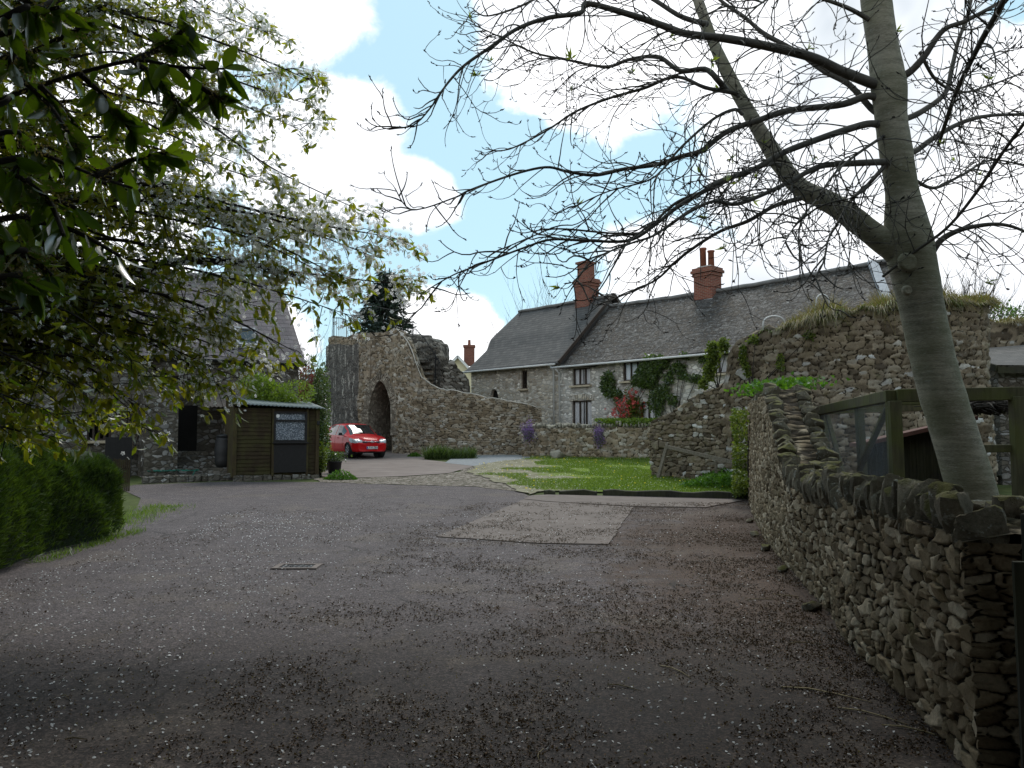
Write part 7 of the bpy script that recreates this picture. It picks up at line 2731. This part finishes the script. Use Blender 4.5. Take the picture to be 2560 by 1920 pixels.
climber('ivy', [on_ruin(*a) for a in ((1800, 890, 14, 35), (1788, 930, 12, 22), (1825, 865, 12, 18), (1775, 960, 8, 14))], 1500, .10, MAT['leaf_ivy'], 'yellow-green ivy on the stepped left edge of the ruined wall', .25, Vector(on_ruin(1800, 975, 1, 1)[0]))
climber('ivy', [on_ruin(*a) for a in ((1870, 890, 10, 30), (1880, 930, 8, 20), (1895, 850, 16, 10), (1960, 905, 8, 22), (2030, 840, 12, 10))], 700, .08, MAT['leaf_ivy'], 'thin wisps of ivy on the face of the tall ruined wall', .10, Vector(on_ruin(1885, 985, 1, 1)[0]))




S, X, Y, NX, NY, Z = yinfo
sp = []
for (yy, z, ru, rv) in ((19.0, 1.0, .30, .45), (18.4, .6, .7, .30), (19.5, 1.55, .18, .35), (18.2, 1.8, .22, .16), (19.3, 2.2, .22, .12), (16.4, 2.0, .25, .22), (18.8, .42, .9, .22), (17.4, 1.35, .2, .14), (16.9, .7, .25, .12)):
    i = int(np.argmin(np.abs(Y - yy)))
    sp.append(((X[i] + NX[i] * .05, Y[i] + NY[i] * .05, z), (-NY[i], NX[i], 0), (0, 0, 1), ru, rv, (NX[i], NY[i], 0)))
climber('ivy', sp, 3000, .065, MAT['leaf_ivy'], 'yellow-green ivy column hanging at the far end of the yard wall', .35, Vector((X[5] * 0 + sp[1][0][0], sp[1][0][1], gz(0, 18.6))))
i = int(np.argmin(np.abs(Y - 13.4)))
n = 900
O = np.stack([X[i] + .3 + rng.normal(size=n) * .22, Y[i] + rng.normal(size=n) * .7, Z[i] + .10 + .16 * rng.random(n)], -1)
wv = thing('wall_creeper', (X[i] + .3, Y[i], Z[i]), 'bright green creeper spilling over the top of the yard wall', 'climber')
leaf_obj('foliage', [leaves(O, rand_dirs(n) + np.array([-.3, 0, .4]), .075, .055, prof=SHORT)], MAT['leaf_bright'], wv)
m = MB()
m.tube([(X[i] + .3, Y[i] - .6, Z[i] + .02), (X[i] + .3, Y[i], Z[i] + .1), (X[i] + .25, Y[i] + .7, Z[i] + .05)], .012, 5)
m.build('stem', MAT['bark_dark'], wv)

# ground ivy at the foot of the ruin, behind the timber edging
n = 9000
O = []
poly = [G(1700, 1222), G(1880, 1232), G(1872, 1195), G(1780, 1192)]
for _ in range(n):
    a, b = rnd.random(), rnd.random()
    p = poly[0].lerp(poly[1], a).lerp(poly[3].lerp(poly[2], a), b)
    edge_ = min(1, a * 2.2 + .15)
    O.append((p.x, p.y, p.z + (.06 + .42 * edge_ * rnd.random()) * (.6 + .5 * float(vnoise([p.x * 2.5, p.y * 2.5, 0], 3)))))
O = np.array(O)
gi = leaf_obj('ground_ivy', [leaves(O, rand_dirs(n) + np.array([0, -.2, .5]), .065, .055, prof=SHORT)], MAT['leaf_bright'], None, tuple(G(1800, 1222)))
tag(gi, 'mound of bright green ground ivy behind the timber edging', None, None, 'stuff')

# daffodil leaves along the curved wall
n = 1500
t = rng.random(n)
a, b = G(1062, 1149), G(1188, 1147)
O = np.stack([a.x + (b.x - a.x) * t, a.y + (b.y - a.y) * t + .25 * rng.random(n), np.full(n, a.z)], -1)
dl = leaf_obj('daffodil_leaves', [blades(O, .30 + .35 * rng.random(n) * (.5 + .8 * vnoise(np.stack([t * 9, t * 0, t * 0], -1), 5)), .028, .35)], MAT['leaf_green'], None, tuple(a))
tag(dl, 'dark green strap-leaved clump at the foot of the curved wall', None, None, 'stuff')
for (px, py, s_, lab) in ((1036, 1142, .22, 'small green weed at the corner of the gatehouse'), (852, 1199, .36, 'low bright green clump on the cobbles beside the plant pot')):
    g = G(px, py)
    n = 900
    r_ = rng.random(n) ** .5
    a_ = rng.random(n) * 6.28
    O = np.stack([g.x + s_ * 1.4 * r_ * np.cos(a_), g.y + s_ * .7 * r_ * np.sin(a_), g.z + s_ * .8 * (1 - r_ ** 2) * rng.random(n)], -1)
    o = thing('weed', g, lab, 'plant')
    leaf_obj('foliage', [leaves(O, rand_dirs(n) + np.array([0, 0, .6]), .07, .04, prof=SHORT)], MAT['leaf_bright'], o)

# purple trailing flowers on the garden wall
for (pxc, pyc, rx, ry, tail, lab) in ((1321, 1076, .24, .34, .55, 'large purple aubretia trailing over the left end of the garden wall'), (1496, 1086, .17, .36, .15, 'round purple aubretia cushion hanging on the middle of the garden wall')):
    c = P(pxc, pyc, 36.2 if pxc < 1400 else 35.4)
    n = 1700
    g_ = rng.normal(size=(n, 2)) * .52
    lump = .7 + .6 * vnoise(np.stack([np.arctan2(g_[:, 1], g_[:, 0]) * 1.5, g_[:, 0] * 0, g_[:, 0] * 0 + pxc], -1), 3)
    x = c.x + g_[:, 0] * rx * lump
    z = c.z + g_[:, 1] * ry * lump - tail * np.maximum(0, rng.random(n) - .55) * (x < c.x + .1)
    Yw = np.interp(x, [0.45, 1.6, 3.2, 4.8, 6.4], [36.6, 36.0, 35.3, 34.8, 34.3])
    O = np.stack([x, Yw - .08 - .14 * np.exp(-(g_ ** 2).sum(1)) * rng.random(n), z], -1)
    O[:, 1] += np.where(z > 2.02, .25 * rng.random(n), 0)
    o = thing('aubretia', c, lab, 'flowers', 'aubretias on the garden wall')
    leaf_obj('flowers', [flowers(O, rand_dirs(n) * .8 + np.array([-.3, -.7, .3]), .024, 4)], MAT['petal_purple'], o)
    O2 = O[:800] + np.array([0, -.01, -.06])
    leaf_obj('foliage', [leaves(O2, rand_dirs(800), .05, .03, prof=SHORT)], MAT['leaf_green'], o)

# pot plant by the shed
pp = G(836, 1184)
po = thing('potted_plant', pp, 'dark tub with a leafy plant standing right of the wooden shed', 'plant pot')
m = MB()
m.lathe((0, 0, 0), [(.17, 0), (.20, .04), (.235, .36), (.255, .37), (.255, .42), (.22, .42), (.21, .36), (0, .35)], 24)
m.build('tub', MAT['black_plastic'], po, True, local=True)
n = 700
O = np.stack([rng.normal(size=n) * .16, rng.normal(size=n) * .14, .42 + .28 * rng.random(n)], -1)
leaf_obj('foliage', [leaves(O, rand_dirs(n) + np.array([0, 0, .6]), .08, .035, prof=SHORT)], MAT['leaf_green'], po, None, True)
pp = G(818, 1176)
shrub('dwarf_conifer', pp, pp + Vector((0, .1, .5)), (.2, .2, .5), 900, .07, MAT['leaf_lime'], 'small yellow-green pointed conifer beside the dark plant tub', seed=15, ratio=.3)


# conifer behind the tower and bare trees in the background
def conifer():
    b = Vector((-8.3, 50, 1.1))
    o = thing('conifer', b, 'tall dark conifer standing behind the gatehouse tower', 'tree')
    m = MB()
    m.tube([b, b + Vector((.1, 0, 6)), b + Vector((.3, 0, 11.3))], [.2, .13, .02], 8)
    m.build('trunk', MAT['bark_dark'], o)
    O, D = [], []
    for k in range(210):
        t = k / 210
        z = 3.2 + 8.7 * t
        rr = (1 - t) ** .65 * 3.2 * rnd.uniform(.65, 1.1) + .15
        a = rnd.uniform(0, 6.28)
        for j in range(60):
            s = rnd.random() ** .6
            O.append((b.x + .3 * t + rr * s * math.cos(a) + rnd.gauss(0, .14), b.y + rr * s * math.sin(a) + rnd.gauss(0, .14), b.z - 1.1 + z - .45 * rr * s * s + .2 * s + rnd.gauss(0, .10)))
            D.append((math.cos(a) + rnd.gauss(0, .6), math.sin(a) + rnd.gauss(0, .6), -.2 + rnd.gauss(0, .5)))
    n = len(O)
    leaf_obj('crown', [leaves(np.array(O), np.array(D), .30 + .2 * rng.random(n), .11, prof=SHORT)], MAT['needle'], o)


conifer()


def bare_shrub(name, base, spread, hgt, label, n=26, seed=0, r0=.035, group=None):
    g = random.Random(seed)
    base = Vector(base)
    o = thing(name, base, label, 'tree', group)
    m = MB()
    tr = MB()
    tr.tube([base + Vector((0, 0, -.1)), base + Vector((.05, 0, hgt * .3)), base + Vector((0, 0, hgt * .5))], [r0 * 2.2, r0 * 1.6, r0], 7)

    def grow(p, d, L, r_, lev):
        k = 6
        pts = [p]
        for i in range(k):
            d = (d + Vector((g.uniform(-.2, .2), g.uniform(-.2, .2), g.uniform(-.02, .16)))).normalized()
            pts.append(pts[-1] + d * L / k)
            if lev > 0 and i > 0 and g.random() < .75:
                grow(pts[-1], (d + Vector((g.uniform(-1, 1), g.uniform(-1, 1), g.uniform(-.3, .7))) * .75).normalized(), L * g.uniform(.35, .6), r_ * .55, lev - 1)
        m.tube(pts, [r_ * (1 - .75 * i / k) for i in range(k + 1)], 4, cap=False)
    for i in range(n):
        a = g.uniform(0, 6.28)
        z = g.uniform(.12, .48)
        grow(base + Vector((0, 0, hgt * z)), Vector((math.cos(a) * spread / hgt * 1.3, math.sin(a) * spread / hgt * 1.3, g.uniform(.5, 1.1))).normalized(), hgt * (1 - z) * g.uniform(.5, .85), r0 * .7, 2)
    tr.build('trunk', MAT['bark_dark'], o, True)
    m.build('crown', MAT['bark_twig'], o, True)
    return o


bare_shrub('background_tree', (3.2, 62, 1.1), 4.0, 12.6, 'bare leafless tree behind the roof ridge of the taller house half', 26, 1, .05)
bare_shrub('background_tree', (0.2, 66, 1.1), 2.2, 11.2, 'small bare tree showing left of the taller roof', 14, 2, .04)
bare_shrub('background_tree', (17.6, 31, 1.1), 2.3, 6.6, 'bare twiggy bush above the ruined wall at the right', 60, 3, .045)
bare_shrub('background_tree', (-12.6, 47, 1.1), 2.6, 7.4, 'bluish bare tree in the gap between barn and tower', 22, 4, .035)
shrub('background_tree', (22.2, 36, 1.1), (22.2, 36, 5.9), (2.2, 2.2, 2.2), 4000, .16, MAT['leaf_bright'], 'green-leaved tree just showing over the wall at the right edge', 'tree', seed=31, stem_r=.08)
shrub('distant_tree', (-24, 92, 1.1), (-24, 92, 6.6), (5, 5, 5), 2200, .5, MAT['leaf_green'], 'distant round green tree in the gap between barn and tower', 'tree', seed=41, stem_r=.2)

# unseen belt of trees, added to cut the sky light on the foreground
n = 24000
t = rng.random(n)
a = np.pi * (1.08 + 1.0 * t)
cl_ = np.floor(t * 17)
hh = 3.6 + 2.4 * hash01(cl_.astype(np.int64), cl_.astype(np.int64) * 0 + 1, 3)
rr = 14 + 4 * rng.random(n)
O = np.stack([rr * np.cos(a) + 2, rr * np.sin(a) + 2, hh * rng.random(n) ** .8], -1)
g = leaf_obj('added_tree_belt', [leaves(O, rand_dirs(n), .45, .30, prof=SHORT)], MAT['leaf_green'], None, (0, -12, 0))
tag(g, 'belt of trees along the lane behind the yard', None, None, 'stuff')  # unseen trees, added to block sky light

# overhead cables, left of the conifer
for a, b, lab in (((-8.6, 27, 7.9), (-3, 62, 12.6), 'upper overhead cable crossing between the barn and the conifer'), ((-8.6, 27, 7.2), (-3, 62, 11.0), 'lower overhead cable crossing between the barn and the conifer')):
    m = MB()
    m.tube([Vector(a).lerp(Vector(b), t) - Vector((0, 0, 2.0 * t * (1 - t))) for t in np.linspace(0, 1, 14)], .012, 4)
    tag(m.build('overhead_cable', MAT['iron'], None, loc=a), lab, 'cable', 'overhead cables')

# ------------------------------------------------------------------ grass, flowers, litter
def scatter_poly(poly, n):
    xs, ys = [q[0] for q in poly], [q[1] for q in poly]
    out = []
    P2 = np.array(poly)
    while sum(len(o) for o in out) < n:
        x = rng.uniform(min(xs), max(xs), n * 2)
        y = rng.uniform(min(ys), max(ys), n * 2)
        ins = np.zeros(len(x), bool)
        for i in range(len(poly)):
            (x1, y1), (x2, y2) = poly[i], poly[(i + 1) % len(poly)]
            c = ((y1 > y) != (y2 > y)) & (x < (x2 - x1) * (y - y1) / (y2 - y1 + 1e-12) + x1)
            ins ^= c
        out.append(np.stack([x[ins], y[ins]], -1))
    return np.concatenate(out)[:n]


LAWN = pxy((1322, 1239), (1270, 1216), (1215, 1196), (1165, 1181), (1190, 1166), (1245, 1155), (1330, 1147)) + [(0.6, 37.2), (6.2, 34.4), (5.2, 25.4), (6.6, 22.0)] + pxy((1880, 1236), (1500, 1230), (1369, 1227))
Q = scatter_poly(LAWN, 60000)
zz = np.array([gz(0, y) for y in Q[:, 1]]) + .03
O = np.c_[Q, zz]
cl = vnoise(np.stack([Q[:, 0] * 1.2, Q[:, 1] * 1.2, Q[:, 0] * 0], -1), 9)
bare = vnoise(np.stack([Q[:, 0] * .8, Q[:, 1] * .8, Q[:, 0] * 0 + 4], -1), 9) + np.minimum((Q[:, 0] - 1.6) * .15, .3)
keep = bare > .42
near_wall = np.clip(1 - np.abs(Q[:, 1] - (36.8 - .42 * Q[:, 0])) / 1.2, 0, 1)
g = leaf_obj('lawn_grass', [blades(O[keep], (.035 + .06 * rng.random(keep.sum()) * (.4 + cl[keep]) + .10 * near_wall[keep] * rng.random(keep.sum())), .012, .5)], MAT['grass_green'], None, tuple(G(1500, 1215)))
tag(g, 'short spring grass covering the small lawn', None, None, 'stuff')
Q = scatter_poly(LAWN, 190)
O = np.c_[Q, np.array([gz(0, y) for y in Q[:, 1]]) + .10]
O = O[vnoise(np.stack([Q[:, 0] * .9, Q[:, 1] * .9, Q[:, 0] * 0], -1), 12) > .42]
g = leaf_obj('dandelions', [flowers(O, np.tile([0, -.4, 1.0], (len(O), 1)) + rand_dirs(len(O)) * .3, .024, 6)], MAT['petal_yellow'], None, tuple(G(1450, 1190)))
tag(g, 'yellow dandelion heads scattered over the lawn', None, None, 'stuff')
Q = scatter_poly(LAWN, 700)
O = np.c_[Q, np.array([gz(0, y) for y in Q[:, 1]]) + .08]
g = leaf_obj('daisies', [flowers(O, np.tile([0, -.3, 1.0], (len(O), 1)) + rand_dirs(len(O)) * .3, .016, 5)], MAT['blossom'], None, tuple(G(1450, 1195)))
tag(g, 'tiny white daisies scattered over the lawn', None, None, 'stuff')
# grass at the hedge end and along the hedge foot
Q = np.stack([-6.75 + rng.normal(size=4000) * .25, 12.6 + 4.6 * rng.random(4000), np.zeros(4000)], -1)
Q[:, 0] -= .12 * (Q[:, 1] - 12.6)
Q[:, 2] = .00056 * Q[:, 1] ** 2
Q2 = np.stack([-5.50 - .05 * rng.random(2600) + rng.normal(size=2600) * .07, 10.0 + 3.2 * rng.random(2600), np.zeros(2600)], -1)
Q2[:, 0] -= .05 * (Q2[:, 1] - 3)
Q2[:, 2] = .00056 * Q2[:, 1] ** 2
g = leaf_obj('verge_grass', [blades(np.concatenate([Q[::2], Q2[::4]]), .04 + .07 * rng.random(2650), .008, .5)], MAT['grass_green'], None, (-6.3, 14, .1))
tag(g, 'tufts of grass at the foot and far end of the hedge', None, None, 'stuff')


def ground_z(x, y):
    return np.where(y > 0, .00056 * np.minimum(np.maximum(y, 0), 45) ** 2, 0)


YW = np.array([p[::-1] for p in YARD])


def wall_x(y):
    return np.interp(y, YW[:, 0], YW[:, 1])


# white petals
n = 10000
y = 2.6 + 13 * rng.random(n) ** 2.6
x = np.where(rng.random(n) < .5, -5.6 + rng.random(n) * 3.2, -5.4 + rng.random(n) * (wall_x(y) + 5.2))
dn = vnoise(np.stack([x * .9, y * .9, x * 0], -1), 21) + .5 * vnoise(np.stack([x * 3, y * 3, x * 0], -1), 22)
k = (rng.random(n) < np.clip(dn * 1.25 - .35, .08, 1)) & (x > -5.5) & (x < wall_x(y) - .05)
x, y = x[k], y[k]
O = np.stack([x, y, ground_z(x, y) + np.where(y > 11.2, .02, 0) + .004 + .006 * rng.random(len(x))], -1)
dd = rand_dirs(len(O)) * np.array([1, 1, .25])
g = leaf_obj('fallen_petals', [leaves(O, dd, .013 + .009 * rng.random(len(O)), .014, up=(0, 0, 1), prof=((0, .4), (.5, 1), (1, .6)), fold=.35, bend=.3)], MAT['blossom'], None, (0, 5, 0.02))
tag(g, 'white cherry petals fallen all over the asphalt', None, None, 'stuff')
# dark leaf litter and moss crumbs
n = 60000
y = 2.6 + 15 * rng.random(n) ** 1.4
u = rng.random(n)
x = np.where(rng.random(n) < .72, wall_x(y) - 3.4 * u ** 1.6 * (1 + .05 * y), -5.4 + rng.random(n) * (wall_x(y) + 5.2))
dn = vnoise(np.stack([x * 1.3, y * 1.1, x * 0], -1), 31) * .7 + .5 * vnoise(np.stack([x * 4.5, y * 4, x * 0], -1), 32)
k = (rng.random(n) < np.clip(dn * 2.6 - 1.15, .03, 1)) & (x > -5.4) & (x < wall_x(y) - .02)
x, y = x[k], y[k]
x3, y3 = np.repeat(x, 3) + rng.normal(size=len(x) * 3) * .012, np.repeat(y, 3) + rng.normal(size=len(x) * 3) * .012
O = np.stack([x3, y3, ground_z(x3, y3) + np.where(y3 > 11.2, .02, 0) + .003 + .010 * rng.random(len(x3))], -1)
g = leaf_obj('leaf_litter', [leaves(O, rand_dirs(len(O)) * np.array([1, 1, .5]), .008 + .014 * rng.random(len(O)), .007 + .007 * rng.random(len(O)), prof=SHORT, fold=.5)], MAT['litter'], None, (1.5, 6, .02))
tag(g, 'dark crumbs of leaf litter and moss, thickest along the yard wall', None, None, 'stuff')
# pale grit that has worked loose
n = 9000
y = 2.7 + 9 * rng.random(n) ** 1.5
x = -5 + rng.random(n) * (wall_x(y) + 4.9)
O = np.stack([x, y, ground_z(x, y) + .001], -1)
g = leaf_obj('grit', [leaves(O, rand_dirs(n) * np.array([1, 1, .6]), .006 + .006 * rng.random(n), .006, prof=((0, .6), (.5, 1), (1, .6)), fold=.5)], MAT['raceme'], None, (0, 4.5, .01))
tag(g, 'loose pale grit on the asphalt', None, None, 'stuff')
# a few fallen stalks
stalk = MB()
stalk.tube([(-.16, 0, .006), (-.06, .02, .012), (.05, .01, .007), (.17, -.03, .006)], [.004, .0045, .004, .002], 5)
proto = None
for k, (px, py, rz, sc_) in enumerate(((1905, 1500, .2, 1.0), (1965, 1490, 2.6, .8), (2060, 1735, -.5, 1.6), (2180, 1790, -.7, 1.2), (2010, 1610, .1, .8), (2290, 1830, -.6, 1.0), (1690, 1680, -1.0, 1.0), (1560, 1720, -.5, .7), (1350, 1890, 1.5, .5),
                                    (190, 1850, .1, .35), (165, 1745, -.6, .35), (1490, 1585, .3, .7))):
    g = G(px, py)
    if proto is None:
        proto = stalk.build('dry_stalk', MAT['straw'], None, True)
        o = proto
    else:
        o = proto.copy()
        COL.objects.link(o)
    o.location = g
    o.rotation_euler = (0, 0, rz)
    o.scale = (sc_, sc_, 1)
    tag(o, 'pale dry stalk lying loose on the littered asphalt of the yard', 'stalk', 'dry stalks on the asphalt')
